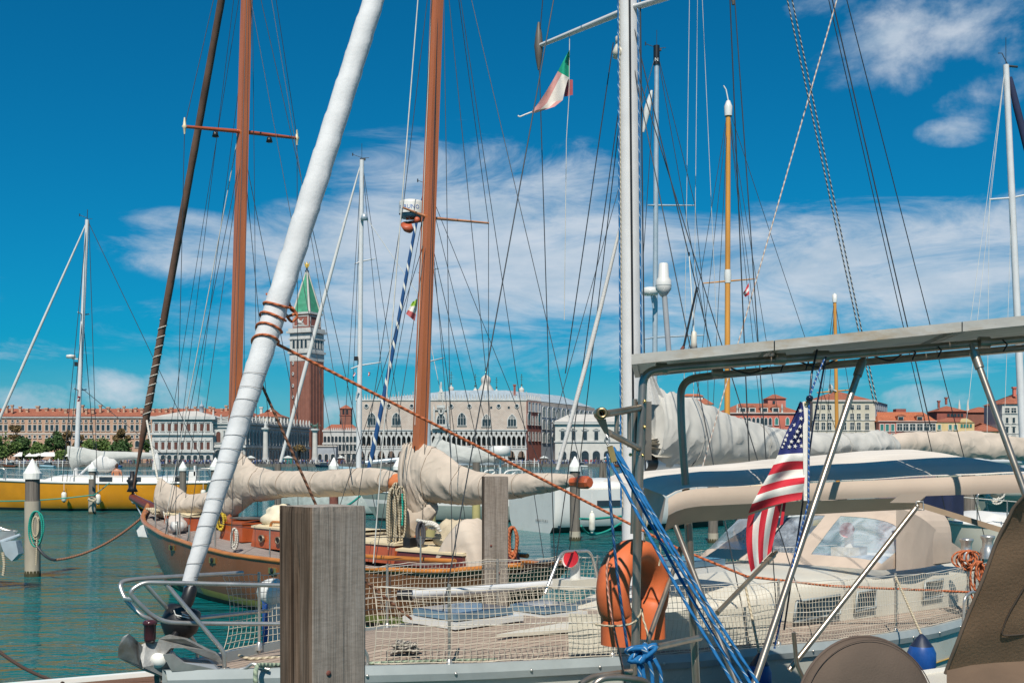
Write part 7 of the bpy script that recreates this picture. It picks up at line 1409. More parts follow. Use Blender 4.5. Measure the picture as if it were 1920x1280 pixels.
mb.grid(lambda u, v: hb_p + fa.d * (lerp(0.0, 0.0, v) + (u - 0.5) * lerp(0.07, 0.42, v) + 0.14 * v) + fa.n * (0.02 * cos(u * 24) - 0.05) - V(0, 0, 0.36 * v), 24, 8); mb.build('headboard', [m_cloth_w], at)
mb = MB(); mb.tube([hb_p + V(0, -0.03, 0.14), hb_p + V(-0.05, -0.03, 0), hb_p + V(0.07, -0.03, 0)], 0.012, 6, closed=True); mb.build('headboard_shackle', [m_black], at)
# furled genoa with spiral line and orange sheet
drum = P(343, 1150, 8.72); gt = fa.pt(5.05, 0, 15.6); g0 = P(352, 1098, 8.76)
ga = drum.lerp(gt, 0.0); n_ = 120
def gpt(f): return g0.lerp(gt, f)
rad = lambda f: interp([(0, 0.05), (0.02, 0.06), (0.08, 0.078), (0.14, 0.090), (0.22, 0.094), (0.30, 0.09), (0.36, 0.086), (0.6, 0.07), (0.9, 0.04), (1, 0.03)], f)
gdir = (gt - g0).normalized(); gs = gdir.cross(V(0, 0, 1)).normalized(); gu = gs.cross(gdir)
mb = MB(); NV = 300
def gfn(u, v):
    f = v * 0.97; a = 2 * pi * u; r_ = rad(f); sp__ = (u + f * 46) % 1.0
    rr = r_ * (1 + 0.022 * nz(f * 60 + u * 3, cos(a), sin(a)) + 0.09 * (sp__ - 0.5) + 0.022 * (1 - 2 * abs(nz(f * 110 + cos(a) * 1.5, sin(a) * 1.3, 2))))
    return gpt(f) + gs * (cos(a) * rr) + gu * (sin(a) * rr)
mb.grid(gfn, 26, NV, 0, True, True); fg = mb.build('furled_genoa', [MAT('white genoa cloth', (0.56, 0.565, 0.57), 0.8, var=0.08, scale=2.5, bump=0.2, bscale=30, dirt=(0.46, 0.46, 0.45), dirt_at=(0.6, 0.9))], at)
pts = [];
for i in range(420):
    f = 0.005 + 0.115 * i / 420; a = -2 * pi * 13 * (i / 420 + 0.012 * sin(i * 0.05)); r_ = rad(f) * 1.07 + 0.002; pts.append(gpt(f) + gs * (cos(a) * r_) + gu * (sin(a) * r_))
mb = MB(); mb.tube(pts, 0.0016, 4); mb.build('spiral_line', [m_black], fg)
mb = MB(); mb.tube([drum, g0 + gdir * 0.05], 0.032, 12); mb.build('furler_foil', [m_steel], at)
mb = MB(); mb.lathe([(0.045, 0.0), (0.052, 0.05), (0.05, 0.13), (0.035, 0.16)], drum + gdir * 0.06, 14, ax=(gs, gu, gdir)); mb.build('furler_collar', [m_black], at)
mb = MB(); mb.lathe([(0, -0.19), (0.05, -0.19), (0.09, -0.15), (0.135, -0.09), (0.14, -0.05), (0.125, 0.06), (0.10, 0.075), (0.0, 0.08)], drum - gdir * 0.02, 24, ax=(gs, gu, gdir)); dr = mb.build('furler_drum', [m_black], at)
mb = MB(); mb.tube([P(341, 1150, 8.555), P(353, 1153.5, 8.55)], 0.004, 5); mb.build('drum_logo', [m_spar2], dr)
mb = MB(); a_ = P(326, 1143, 8.555); mb.tube([a_, P(329, 1152, 8.555), P(355, 1158, 8.55)], 0.004, 5); mb.build('drum_logo_line', [m_capw], dr)
# orange sheet round the genoa
pts = []
for i in range(60):
    f = 0.164 - 0.029 * i / 60 + 0.0015 * sin(i * 0.5); a = 2 * pi * 4.2 * i / 60 + 2.2; r_ = rad(f) + 0.011; pts.append(gpt(f) + gs * (cos(a) * r_) + gu * (sin(a) * r_))
mb = MB(); mb.tube(smooth_path(pts, 2), 0.0095, 8); mb.build('sheet_wrap', [m_rorange], label='orange sheet rope wound round the white furled sail', cat='rope')
kp = P(546, 580, 9.35); tubeobj('sheet_knot', [P(530, 538, 9.4), P(540, 562, 9.36), kp, kp + V(0.04, -0.02, -0.03), kp + V(-0.03, -0.04, -0.06), kp + V(-0.05, 0, 0.0), kp + V(0.0, -0.05, 0.02), kp + V(0.05, -0.02, -0.05), kp + V(0.01, -0.03, -0.1), kp + V(-0.04, -0.02, -0.04)], 0.0115, m_rorange, None, 8, 6, label='orange knot tied on the white furled sail', cat='rope')
tubeobj('genoa_sheet', sag(P(512, 641, 9.3), P(1268, 1026, 11.6), 0.0, 3)[:-1] + [P(1268, 1026, 11.6), P(1400, 1080, 11.4), P(1560, 1098, 11.9), P(1830, 1110, 13.3)], 0.013, m_rorange, None, 8, 0, label='long orange sheet rope from the white furled sail to the cockpit', cat='rope')
tubeobj('genoa_sheet', [P(481, 700, 9.2), P(592, 945, 9.5), P(676, 1082, 9.9), P(772, 1160, 10.2)], 0.012, m_rred, None, 8, 0, label='brownish orange sheet slanting down behind the square post to the deck', cat='rope')
# pulpit
def rail(name, pts, r=0.0165, par=at, rr=0.10, mat=m_steel): return tubeobj(name, bend(pts, rr, 6), r, mat, par, 10, 0)
rail('pulpit', [P(540, 1097, 8.75), P(268, 1091, 8.35), P(240, 1110, 8.3), P(296, 1166, 8.4), P(372, 1168, 8.55), P(540, 1169, 8.8)], rr=0.13)
rail('pulpit', [P(455, 1073, 9.6), P(262, 1084, 8.85), P(222, 1090, 8.7), P(233, 1122, 8.65), P(274, 1163, 8.6), P(380, 1157, 9.0), P(505, 1144, 9.9)], rr=0.11)
rail('pulpit_strut', [P(310, 1093, 8.42), P(421, 1222, 8.5), P(421, 1254, 8.5)]); rail('pulpit_strut', [P(269, 1091, 8.5), P(300, 1125, 8.6), P(368, 1205, 8.9), P(370, 1240, 8.9)]); rail('pulpit_strut', [P(235, 1122, 8.65), P(252, 1124, 8.38)])
mb = MB(); mb.lathe([(0.035, 0), (0.035, 0.015), (0.018, 0.02)], P(421, 1256, 8.5), 12); mb.build('strut_base', [m_steel], at)
rail('pulpit', [P(676, 1207, 8.75), P(690, 1230, 8.78), P(688, 1250, 8.78)], 0.014); rail('pulpit', [P(540, 1169, 8.8), P(640, 1170, 8.85), P(676, 1207, 8.75)], 0.014)
# bow roller and anchor
mb = MB(); a_ = [P(305, 1226, 8.3), P(320, 1225, 8.3), P(342, 1241, 8.32), P(400, 1245, 8.4), P(410, 1255, 8.4), P(322, 1258, 8.3)]; mb.prism(a_, (0.01, 0.02, 0)); mb.build('bow_roller', [m_steel], at)
mb = MB(); mb.prism([q + V(-0.08, 0.18, 0.0) for q in a_], (0.01, 0.02, 0)); mb.build('bow_roller', [m_steel], at)
mb = MB(); mb.lathe([(0.0, -0.08), (0.055, -0.08), (0.035, 0), (0.055, 0.08), (0, 0.08)], P(306, 1234, 8.4), 16, ax=(V(1, 0, 0), V(0, 0, 1), V(0.2, 1, 0).normalized())); mb.build('roller_wheel', [m_capw], at)
m_galv = MAT('galvanised steel', (0.30, 0.30, 0.29), 0.6, 0.5, var=0.3, scale=9, dirt=(0.20, 0.16, 0.11), dirt_at=(0.5, 0.75), bump=0.15, bscale=60)
anc = thing('anchor', 'galvanised plough anchor stowed on the bow roller', 'anchor', tuple(P(300, 1215, 8.35)))
ya = 8.38
mb = MB(); sh = [P(292, 1215, ya), P(298, 1197, ya), P(312, 1190, ya), P(345, 1197, ya), P(385, 1217, ya + 0.1), P(420, 1232, ya + 0.2), P(418, 1244, ya + 0.2), P(380, 1230, ya + 0.1), P(345, 1214, ya), P(320, 1214, ya), P(305, 1230, ya)]; mb.prism(sh, (0.015, 0.035, 0)); mb.build('shank', [m_galv], anc)
mb = MB(); tipn = P(322, 1275, ya + 0.02); nk = P(300, 1205, ya)
mb.prism([P(258, 1212, ya - 0.05), P(274, 1203, ya - 0.02), nk, P(318, 1240, ya), tipn, P(268, 1250, ya - 0.1)], (0.02, 0.03, 0.0))
mb.build('fluke', [m_galv], anc)
mb = MB(); mb.prism([P(221, 1232, ya - 0.22), P(222, 1212, ya - 0.24), P(229, 1195, ya - 0.22), P(238, 1191, ya - 0.2), P(260, 1211, ya - 0.06), P(262, 1247, ya - 0.08), P(240, 1238, ya - 0.16)], (0.01, 0.02, 0.012)); mb.prism([P(221, 1232, ya - 0.22), P(240, 1238, ya - 0.16), P(262, 1250, ya - 0.08), P(322, 1276, ya + 0.02), P(268, 1256, ya - 0.05)], (0.0, 0.05, 0.0)); mb.build('fluke', [m_galv], anc)
mb = MB(); mb.prism([P(258, 1203, ya - 0.1), P(262, 1250, ya - 0.1), P(272, 1254, ya - 0.02), P(266, 1212, ya - 0.06)], (0.0, 0.02, 0.0)); mb.build('stiffener', [m_galv], anc)
mb = MB(); c = P(281, 1183, 8.35); mb.lathe([(0, -0.075), (0.035, -0.075), (0.042, -0.05), (0.042, 0.045), (0.05, 0.05), (0.05, 0.07), (0.03, 0.082), (0, 0.083)], c, 16); mb.build('bow_light', [MAT('dark lamp lens', (0.06, 0.02, 0.025), 0.15)], at)
mb = MB(); mb.tube([P(286, 1205, 8.36), P(290, 1168, 8.4)], 0.012, 6); mb.build('lamp_bracket', [m_black], at)
tubeobj('furler_bridle', [P(315, 1225, 8.5), P(324, 1200, 8.55), P(336, 1172, 8.66)], [0.022, 0.03, 0.022], m_black, at, 8, 3)
# cleat and mooring rope at the bow
mb = MB(); mb.tube(smooth_path([P(450, 1254, 8.45), P(462, 1251, 8.45), P(472, 1244, 8.45), P(484, 1246, 8.45), P(495, 1252, 8.45), P(505, 1254, 8.45)], 3), 0.012, 8); mb.build('cleat', [m_steel], at)
tubeobj('mooring_line', [P(560, 1244, 8.75), P(520, 1246, 8.6), P(487, 1246, 8.4), P(481, 1252, 8.32), P(479, 1265, 8.3), P(480, 1300, 8.3)], 0.017, m_rgreen, None, 8, 5, label='pale green mooring rope over the bow cleat', cat='rope')
tubeobj('deck_line', [P(448, 1228, 8.9), P(470, 1234, 8.85), P(510, 1232, 8.9), P(545, 1232, 9.0)], 0.012, m_rbeige, None, 8, 4, label='beige line lying on the bow deck', cat='rope')
tubeobj('rope_heap', [P(760 + 34 * sin(i * 2.1) * (1 - i / 40), 1222 - i * 0.9 + 6 * cos(i * 2.7), 9.2 + 0.08 * cos(i * 1.3)) for i in range(22)], 0.011, ROPE('grey flecked rope', (0.42, 0.37, 0.31), (0.18, 0.16, 0.14), 0.04), None, 7, 5, label='flecked rope coiled on a cleat beside the toe rail', cat='rope')
tubeobj('deck_line', [P(680, 1243, 8.9), P(760, 1240, 9.0), P(850, 1237, 9.2), P(930, 1236, 9.4)], 0.012, m_rgreen, None, 8, 4, label='grey green line along the toe rail', cat='rope')
# stanchions, lifelines, netting
def near(s_, dz_, dy_=-0.05): t_ = s_ / La; return fa.pt(s_, -(hba(t_) + dy_), zsa(t_) + dz_)
def far(s_, dz_, dy_=-0.05): t_ = s_ / La; return fa.pt(s_, (hba(t_) + dy_), zsa(t_) + dz_)
for fn, ss in ((near, (1.9, 3.35, 5.3, 7.35, 9.3, 11.0)), (far, (1.2, 3.0, 4.8, 6.6, 8.4, 10.2))):
    for s_ in ss: mb = MB(); mb.tube([fn(s_, -0.02), fn(s_, 0.64)], 0.0125, 8); mb.lathe([(0.03, 0), (0.022, 0.06), (0.013, 0.07)], fn(s_, 0.0), 10); mb.build('stanchion', [m_steel], at)
    for dz_ in (0.33, 0.62): mb = MB(); mb.tube([fn(lerp(1.4, 11.4, i / 30), dz_ - 0.012 * abs(sin(i * 1.6))) for i in range(31)], 0.004, 5); mb.build('lifeline', [m_wire_l], at)
m_net = MAT('netting cord', (0.62, 0.55, 0.44), 0.9, var=0.15)
def net(fn, s0, s1, h, nu, nv, seed, r=0.0024, edge=None):
    mb = MB()
    def q(i, j):
        u = i / nu; v = j / nv; s_ = lerp(s0, s1, u); sg = 0.03 * sin(u * (s1 - s0) * 2.4) * v
        e = (edge(v) if edge else 0.0) * max(0, 1 - u * 12)
        return fn(s_ + e + 0.014 * nz(u * 30 + seed, v * 4), 0.045 + (h - 0.045 - abs(sg)) * v + 0.010 * nz(u * 40 + seed, v * 6, 3), -0.03 + 0.02 * nz(u * 14 + seed, v * 2.5, 8) + 0.03 * sin(pi * v))
    for j in range(nv + 1): mb.tube([q(i, j) for i in range(nu + 1)], r * (1.6 if j in (0, nv) else 1), 3, cap=False)
    for i in range(nu + 1): mb.tube([q(i, j) for j in range(nv + 1)], r * (1.5 if i in (0, nu) else 1), 3, cap=False)
    mb.build('netting', [m_net], at, kind='stuff')
net(near, 1.35, 10.7, 0.62, 190, 12, 1.0); net(far, 0.75, 10.5, 0.64, 150, 11, 5.0, 0.0028, lambda v: 0.12 * sin(pi * v))
mb = MB(); mb.grid(lambda u, v: near(lerp(3.0, 5.35, u), 0.05 + 0.34 * v - 0.012 * sin(u * 19) * v, -0.13) + fa.n * (0.012 * nz(u * 9, v * 3)), 40, 8); mb.build('weather_cloth', [MAT('cream weather cloth', (0.64, 0.60, 0.50), 0.85, var=0.06, bump=0.15, bscale=40)], at, label='cream cloth laced inside the netting')
# dodger
m_vinyl, nt, ns, ls, b = newmat('clear vinyl window'); b.inputs['Base Color'].default_value = (0.62, 0.68, 0.74, 1); b.inputs['Roughness'].default_value = 0.12
tb_ = ns.new('ShaderNodeBsdfTransparent'); mxs = ns.new('ShaderNodeMixShader'); nn_ = tex(nt, 'noise', 3.0, detail=5, dist=1.0); rr_ = ramp(ns, [(0.4, (0.18, 0.18, 0.18)), (0.75, (0.75, 0.75, 0.75))]); ls.new(nn_.outputs['Fac'], rr_.inputs[0]); ls.new(rr_.outputs[0], mxs.inputs[0]); ls.new(tb_.outputs[0], mxs.inputs[1]); ls.new(b.outputs[0], mxs.inputs[2]); ls.new(mxs.outputs[0], ns['Material Output'].inputs[0])
def dg(u, v, o=0.0):
    a = pi * u; w_ = 1.2 + 0.05 * v; H = interp([(0, 0.03), (0.25, 0.36), (0.5, 0.66), (0.7, 0.73), (1, 0.70)], v); cu = -cos(a) / max(0.4, (abs(cos(a)) ** 5 + abs(sin(a)) ** 5) ** 0.2); su = sin(a) / max(0.4, (abs(cos(a)) ** 5 + abs(sin(a)) ** 5) ** 0.2)
    s_ = 7.75 + 1.9 * v + 0.55 * (1 - su) * (1 - v) * 0.6 + 0.012 * nz(u * 12, v * 12)
    return fa.pt(s_ - o * (1 - v), cu * (w_ + o * 0.6), 1.76 + (H + o) * su)
mb = MB()
for j in range(24):
    for i in range(40):
        u, v = i / 40, j / 24
        if (0.14 <= u < 0.40 or 0.44 <= u < 0.56 or 0.60 <= u < 0.86) and 0.08 < v < 0.40: continue
        mb.poly([dg(u, v), dg(u + 1 / 40, v), dg(u + 1 / 40, v + 1 / 24), dg(u, v + 1 / 24)], 0, True)
dgo = mb.build('dodger', [m_tan], at, label='tan canvas dodger with clear vinyl windows')
for u0, u1 in ((0.125, 0.405), (0.43, 0.57), (0.595, 0.865)): mb = MB(); mb.grid(lambda u, v: dg(lerp(u0, u1, u), lerp(0.07, 0.42, v), -0.006), 10, 8); mb.build('window', [m_vinyl], dgo)
mb = MB(); mb.grid(lambda u, v: fa.pt(lerp(8.3, 10.2, v), -1.22, 0) + V(0, 0, lerp(1.74, lerp(2.45, 1.78, v ** 1.3), u)) - fa.n * (0.02 + 0.03 * sin(v * 7)), 8, 12); mb.build('dodger_wing', [m_tan], dgo)
# cockpit winch with orange rope, steel hoop
wc = P(1812, 1035, 13.8); mb = MB(); mb.lathe([(0.09, -0.1), (0.08, 0), (0.06, 0.03), (0.06, 0.1), (0.08, 0.14), (0.08, 0.16), (0, 0.17)], wc, 16); mb.build('winch', [m_steel], at); mb = MB(); mb.lathe([(0.09, -0.1), (0.08, 0), (0.06, 0.03), (0.06, 0.1), (0.08, 0.14), (0.08, 0.16), (0, 0.17)], P(1852, 1030, 13.4), 16); mb.build('winch', [m_steel], at)
coil('coiled_rope', P(1814, 1032, 13.5), 0.12, 0.09, 0.011, m_rorange, 'orange rope coil on the yacht winch at the right', 8, 0.4, seed=21); coil('coiled_rope', P(1834, 1052, 13.2), 0.05, 0.2, 0.011, m_rorange, 'orange rope loops hanging over the rail at the right', 6, 0.5, seed=22)
rail('rail_hoop', [P(1805, 1185, 11.6), P(1808, 1118, 11.6), P(1825, 1106, 11.7), P(1838, 1120, 11.8), P(1842, 1190, 11.8)], 0.013)
# blue fenders
for px, y0, y1, rp, Yf, lab in ((1728, 1190, 1262, 26, 11.2, 'blue teardrop fender hanging near the brown wheel cover'), (1424, 1225, 1300, 23, 10.2, 'blue fender hanging at the lower right of centre')):
    a_, b_ = P(px, y0, Yf), P(px, y1, Yf); r_ = rp * Yf / F; H_ = a_.z - b_.z; t = thing('fender', lab, 'fender', tuple(b_), 'boat fenders')
    mb = MB(); mb.lathe([(0, -0.1 * H_), (r_ * 0.7, -0.02 * H_), (r_, 0.2 * H_), (r_, 0.55 * H_), (r_ * 0.8, 0.72 * H_)], b_, 18); mb.build('body', [m_bluef], t); mb = MB(); mb.lathe([(r_ * 0.8, 0.72 * H_), (r_ * 0.4, 0.92 * H_), (r_ * 0.14, 1.02 * H_), (0, 1.04 * H_)], b_, 14); mb.build('neck', [MAT('dark fender neck', (0.01, 0.02, 0.05), 0.5)], t)
    tubeobj('lanyard', [a_, near(7.35 if px > 1600 else 4.85, 0.6)], 0.012, m_rbeige, t, 6, 0)
# white covered outboard seat behind the square post
mb = MB(); c = P(512, 1105, 10.2); mb.ball(c + V(0, 0, -0.02), 0.16, 0, 16, 10, (0.9, 0.8, 0.75)); ob = thing('outboard_motor', 'white cowled outboard motor clamped behind the square post', 'outboard motor', tuple(c)); mb.build('cowl', [m_gel], ob); mb = MB(); mb.box(P(520, 1165, 10.2), (0.2, 0.14, 0.5)); mb.build('leg', [MAT('light grey outboard leg', (0.5, 0.51, 0.5), 0.5)], ob); mb = MB(); mb.box(P(500, 1165, 10.18), (0.05, 0.12, 0.5)); mb.build('bracket', [MAT('blue bracket', (0.01, 0.06, 0.25), 0.5)], ob)
# courtesy flag
itg = [(1067, 92), (1067, 118), (1066, 148), (1060, 163)]
mb = MB(); Yi = 12.45
rows = [((1068, 94), (1066, 96)), ((1068, 118), (1054, 118)), ((1067, 146), (1046, 134)), ((1064, 152), (1036, 152)), ((1060, 166), (1024, 172)), ((1055, 188), (1008, 196)), ((1040, 200), (998, 208)), ((1004, 212), (996, 211))]
mats = [0, 0, 1, 1, 1, 1, 1]
for k, ((a1, a2), (b1, b2)) in enumerate(zip(rows, rows[1:])):
    mb.grid(lambda u, v: P(lerp(lerp(a1[0], a2[0], u), lerp(b1[0], b2[0], u), v), lerp(lerp(a1[1], a2[1], u), lerp(b1[1], b2[1], u), v), Yi + 0.05 * sin(u * 5 + (k + v) * 1.1)), 8, 3, 0, True, mf=(lambda u, v, kk=mats[k]: 0 if kk == 0 else (2 if u > 0.62 and k > 1 or (k > 4 and u < 0.2) else 1)))
mb.grid(lambda u, v: P(lerp(1058, 1074, u), lerp(lerp(148, 150, u), lerp(182, 178, u), v), Yi + 0.06 + 0.03 * u), 4, 4, 3)
mb.tube(smooth_path([P(998, 210, Yi), P(985, 215, Yi), P(975, 219, Yi), P(971, 217, Yi)], 4), 0.008, 5, 1)
mb.build('courtesy_flag', [MAT('flag green', (0.0, 0.30, 0.18), 0.85), MAT('flag white', (0.66, 0.62, 0.56), 0.85), MAT('flag faded pink', (0.55, 0.27, 0.25), 0.85), MAT('flag dark red', (0.38, 0.08, 0.09), 0.85)], label='tattered green white and faded red flag under the left spreader', cat='flag')
tubeobj('flag_halyard', [P(1068, 62, 12.5), P(1067, 180, 12.48), P(1062, 262, 12.5), P(1058, 600, 12.5)], 0.004, m_wire_l, None, 5, 0, label='thin halyard carrying the tattered flag', cat='rope')
# ================================================================ near boat at right: stainless arch, solar panel, awning, flag
bt_ = thing('cruising_yacht', 'near yacht at right with stainless stern arch, solar panel and tan awning', 'sailboat', (1.9, 7.3, 0))
m_rusty = MAT('tea stained stainless', (0.37, 0.32, 0.265), 0.33, 0.8, var=0.2, scale=7, stretch=(1, 1, 0.5), dirt=(0.26, 0.17, 0.10), dirt_at=(0.5, 0.8))
def pipe(name, pts, r=0.0225, rr=0.15, mat=None, par=None): return tubeobj(name, bend(pts, rr, 8), r, mat or m_rusty, par or bt_, 14, 0)
# hull of the near boat, mostly below the frame
fb = Fr((1.0, 6.9), (0.94, 0.34), (-0.34, 0.94)); hbb = lambda t: interp([(0, 1.25), (0.4, 1.75), (0.8, 1.2), (1, 0.05)], t); zsb = lambda t: 1.05 + 0.4 * t ** 2
fbn = Fr(tuple((fb.O + fb.n * 0.9)[:2]), tuple(fb.d[:2]), tuple(fb.n[:2]))
mbh = hull(fbn, 11.5, hbb, zsb, 0.0, -1.0, 0.5, p=3.0); mbh.face([k for k in reversed(range(21))], 0); mbh.build('hull', [m_gel, m_anti], bt_)
deckmesh(fbn, 11.5, hbb, zsb).build('deck', [m_cream_g], bt_)
# arch legs and top tubes
pipe('arch_leg', [P(1189, 1330, 6.35), P(1196, 950, 6.38), P(1203, 790, 6.4), P(1206, 697, 6.42), P(1262, 689, 6.45), P(1600, 664, 6.62), P(2060, 624, 6.9)], 0.0235)
pipe('arch_leg', [P(1308, 1330, 7.1), P(1292, 1000, 7.1), P(1277, 790, 7.1), P(1276, 712, 7.12), P(1345, 703, 7.15), P(1700, 672, 7.3), P(2060, 640, 7.45)], 0.0235)
pipe('arch_leg', [P(2060, 624, 6.9), P(2085, 640, 6.92), P(2095, 1330, 7.0)], 0.0235); pipe('arch_leg', [P(2060, 640, 7.45), P(2085, 655, 7.46), P(2100, 1330, 7.5)], 0.0235)
pipe('arch_leg', [P(1187, 1000, 6.46), P(1190, 890, 6.46), P(1190, 748, 6.46)], 0.016, 0.02)
mb = MB(); a_, b_ = P(1196, 752, 6.42), P(1213, 862, 6.42); mb.box((a_ + b_) / 2 + V(0.015, 0.03, 0), (0.075, 0.02, a_.z - b_.z)); mb.build('mounting_plate', [m_rusty], bt_)
for px, py in ((1209, 752), (1209, 800), (1182, 852), (1205, 853), (1196, 763)): mb = MB(); mb.lathe([(0, 0.012), (0.007, 0.01), (0.010, 0)], P(px, py, 6.375), 8, ax=(V(1, 0, 0), V(0, 0, 1), V(0, -1, 0))); mb.build('bolt', [m_brass], bt_)
for px in (1240, 1345): mb = MB(); c = P(px, 692 if px == 1240 else 700, 6.45 if px == 1240 else 6.9); mb.tube([c - V(0.03, 0, -0.002), c + V(0.03, 0, 0.002)], 0.034, 12); mb.build('clamp', [m_rusty], bt_)
mb = MB(); c = P(1540, 668, 6.6); mb.tube([c - V(0.04, 0, 0), c + V(0.04, 0, 0)], 0.034, 12); mb.build('clamp', [m_rusty], bt_)
mb = MB(); c = P(1462, 673, 6.55); mb.tube([c - V(0.03, 0, 0), c + V(0.03, 0, 0)], 0.034, 12); mb.build('clamp', [m_rusty], bt_)
mb = MB(); c = P(1845, 642, 6.75); mb.tube([c - V(0.03, 0, 0), c + V(0.03, 0, 0)], 0.034, 12); mb.build('clamp', [m_rusty], bt_)
# solar panel
pa_, pb_ = P(1184, 683, 6.3), P(2060, 596, 6.5); ex = (pb_ - pa_); pdp = V(0.13, 1.05, 0.0); th_p = V(0, 0, 0.054)
panel = thing('solar_panel', 'pale framed solar panel mounted on top of the stainless arch', 'solar panel', tuple(pa_))
m_pframe = MAT('weathered aluminium frame', (0.46, 0.44, 0.40), 0.5, 0.25, var=0.12, scale=5, stretch=(1, 1, 3), dirt=(0.36, 0.27, 0.17), dirt_at=(0.48, 0.72)); m_pback = MAT('panel backing sheet', (0.58, 0.56, 0.50), 0.6, dirt=(0.42, 0.36, 0.28)); m_cell = GLASS('solar cells', (0.008, 0.012, 0.035), 0.08)
for k, (f0, f1) in enumerate(((0.0, 0.298), (0.3005, 0.70), (0.7025, 1.0))):
    a0, a1 = pa_ + ex * f0, pa_ + ex * f1; mb = MB(); w_ = 0.035; u_ = ex.normalized(); v_ = pdp.normalized()
    mb.prism([a0, a1, a1 + v_ * 0.03, a0 + v_ * 0.03], th_p); mb.prism([a0 + pdp - v_ * 0.03, a1 + pdp - v_ * 0.03, a1 + pdp, a0 + pdp], th_p); mb.prism([a0 + v_ * 0.0305, a0 + u_ * 0.03 + v_ * 0.0305, a0 + u_ * 0.03 + pdp - v_ * 0.0305, a0 + pdp - v_ * 0.0305], th_p); mb.prism([a1 - u_ * 0.03 + v_ * 0.0305, a1 + v_ * 0.0305, a1 + pdp - v_ * 0.0305, a1 - u_ * 0.03 + pdp - v_ * 0.0305], th_p)
    fo = mb.build('frame', [m_pframe], panel); mb = MB(); i0 = [a0 + u_ * 0.031 + v_ * 0.031, a1 - u_ * 0.031 + v_ * 0.031, a1 - u_ * 0.031 + pdp - v_ * 0.031, a0 + u_ * 0.031 + pdp - v_ * 0.031]; mb.prism([q + V(0, 0, 0.02) for q in i0], (0, 0, 0.02)); mb.build('backing', [m_pback], fo); mb = MB(); mb.prism([q + V(0, 0, 0.0405) for q in i0], (0, 0, 0.008)); mb.build('cells', [m_cell], fo)
pipe('panel_beam', [P(1262, 690, 6.75), P(1700, 655, 6.95), P(2060, 628, 7.1)], 0.02, mat=m_pback)
for k, (x0, y0, x1, y1, x2, y2) in enumerate(((1370, 690, 1405, 700, 1440, 688), (1500, 678, 1535, 688, 1570, 672), (1640, 668, 1670, 676, 1690, 664))): tubeobj('cable', [P(x0, y0, 6.7), P(x1, y1, 6.7), P(x2, y2, 6.7)], 0.005, m_black, bt_, 6, 5)
for px in (1465, 1512, 1760, 1883, 1712): mb = MB(); c = P(px, lerp(690, 645, (px - 1400) / 500), 6.68); mb.tube([c + V(0.0, 0.02, 0.03), c + V(0.004, -0.03, 0.0), c + V(0.0, 0.01, -0.035)], 0.005, 6); mb.build('cable_tie', [m_black], bt_)
# struts
def strut(name, a, b, r=0.0185, collar=True):
    o = pipe(name, [a, b], r, mat=m_rusty)
    if collar: mb = MB(); d_ = (b - a).normalized(); mb.tube([a + d_ * 0.0, a + d_ * 0.10], r * 1.35, 12); mb.tube([a - d_ * 0.05, a + d_ * 0.01], r * 0.8, 8); mb.build('strut_end', [m_rusty], o)
strut('arch_strut', P(1617, 676, 6.7), P(1408, 1300, 6.1), 0.019); strut('arch_strut', P(1826, 660, 6.6), P(1935, 960, 6.3), 0.019)
strut('awning_pole', P(1266, 985, 6.95), P(1400, 1330, 6.6), 0.0165, False); strut('awning_pole', P(1720, 948, 6.9), P(1480, 1255, 6.6), 0.0165, False)
strut('awning_brace', P(1450, 1040, 7.3), P(1345, 1148, 6.75), 0.0145, True); strut('awning_brace', P(1277, 1028, 7.0), P(1210, 1215, 6.5), 0.0145, True)
pipe('stern_rail', [P(1214, 1216, 6.45), P(1312, 1195, 7.05)], 0.019); pipe('stern_rail', [P(1088, 1282, 6.2), P(1110, 1268, 6.25), P(1185, 1258, 6.35)], 0.0165); pipe('stern_rail', [P(1100, 1310, 5.9), P(1120, 1272, 5.9), P(1160, 1268, 5.95), P(1215, 1276, 6.0), P(1225, 1310, 6.05)], 0.0165)
pipe('stern_rail', [P(1520, 1300, 6.5), P(1494, 1245, 6.5), P(1488, 1185, 6.5)], 0.012, 0.03)
# davit head with block
rail_b = pipe('davit_arm', [P(1200, 764, 6.4), P(1165, 771, 6.15), P(1138, 775, 6.0)], 0.019); pipe('davit_arm', [P(1200, 842, 6.4), P(1170, 826, 6.15), P(1142, 811, 6.0)], 0.017); pipe('davit_post', [P(1157, 775, 6.1), P(1155, 820, 6.1)], 0.012, mat=m_rusty); pipe('davit_post', [P(1180, 770, 6.25), P(1180, 838, 6.25)], 0.012, mat=m_rusty)
mb = MB(); c = P(1126.5, 775, 5.95); ax_ = (V(1, 0, 0), V(0, 0, 1), V(0.05, -1, 0)); mb.lathe([(0.014, -0.05), (0.014, 0.055), (0.028, 0.055), (0.031, 0.04), (0.031, -0.05)], c, 20, ax=ax_); mb.lathe([(0, -0.03), (0.0135, -0.03)], c, 16, 1, ax=ax_); mb.build('davit_ring', [MAT('tarnished bronze', (0.36, 0.25, 0.13), 0.35, 0.9, dirt=(0.2, 0.13, 0.07)), m_black], bt_)
mb = MB(); mb.prism([P(1118, 785, 5.97), P(1136, 785, 5.97), P(1142, 812, 5.98), P(1134, 813, 5.98)], (0, 0.012, 0)); mb.build('davit_plate', [m_rusty], bt_)
blk = thing('pulley_block', 'pulley block with brass cheek hanging from the davit', 'pulley block', tuple(P(1148, 850, 5.95)))
mb = MB(); c = P(1147, 851, 5.93); ub = V(0.27, 0, -0.96); vb = V(0.96, 0, 0.27); mb.box(c, (0.026, 0.05, 0.085), 0, ax=(vb, V(0, 1, 0), ub)); mb.build('cheek', [m_black], blk)
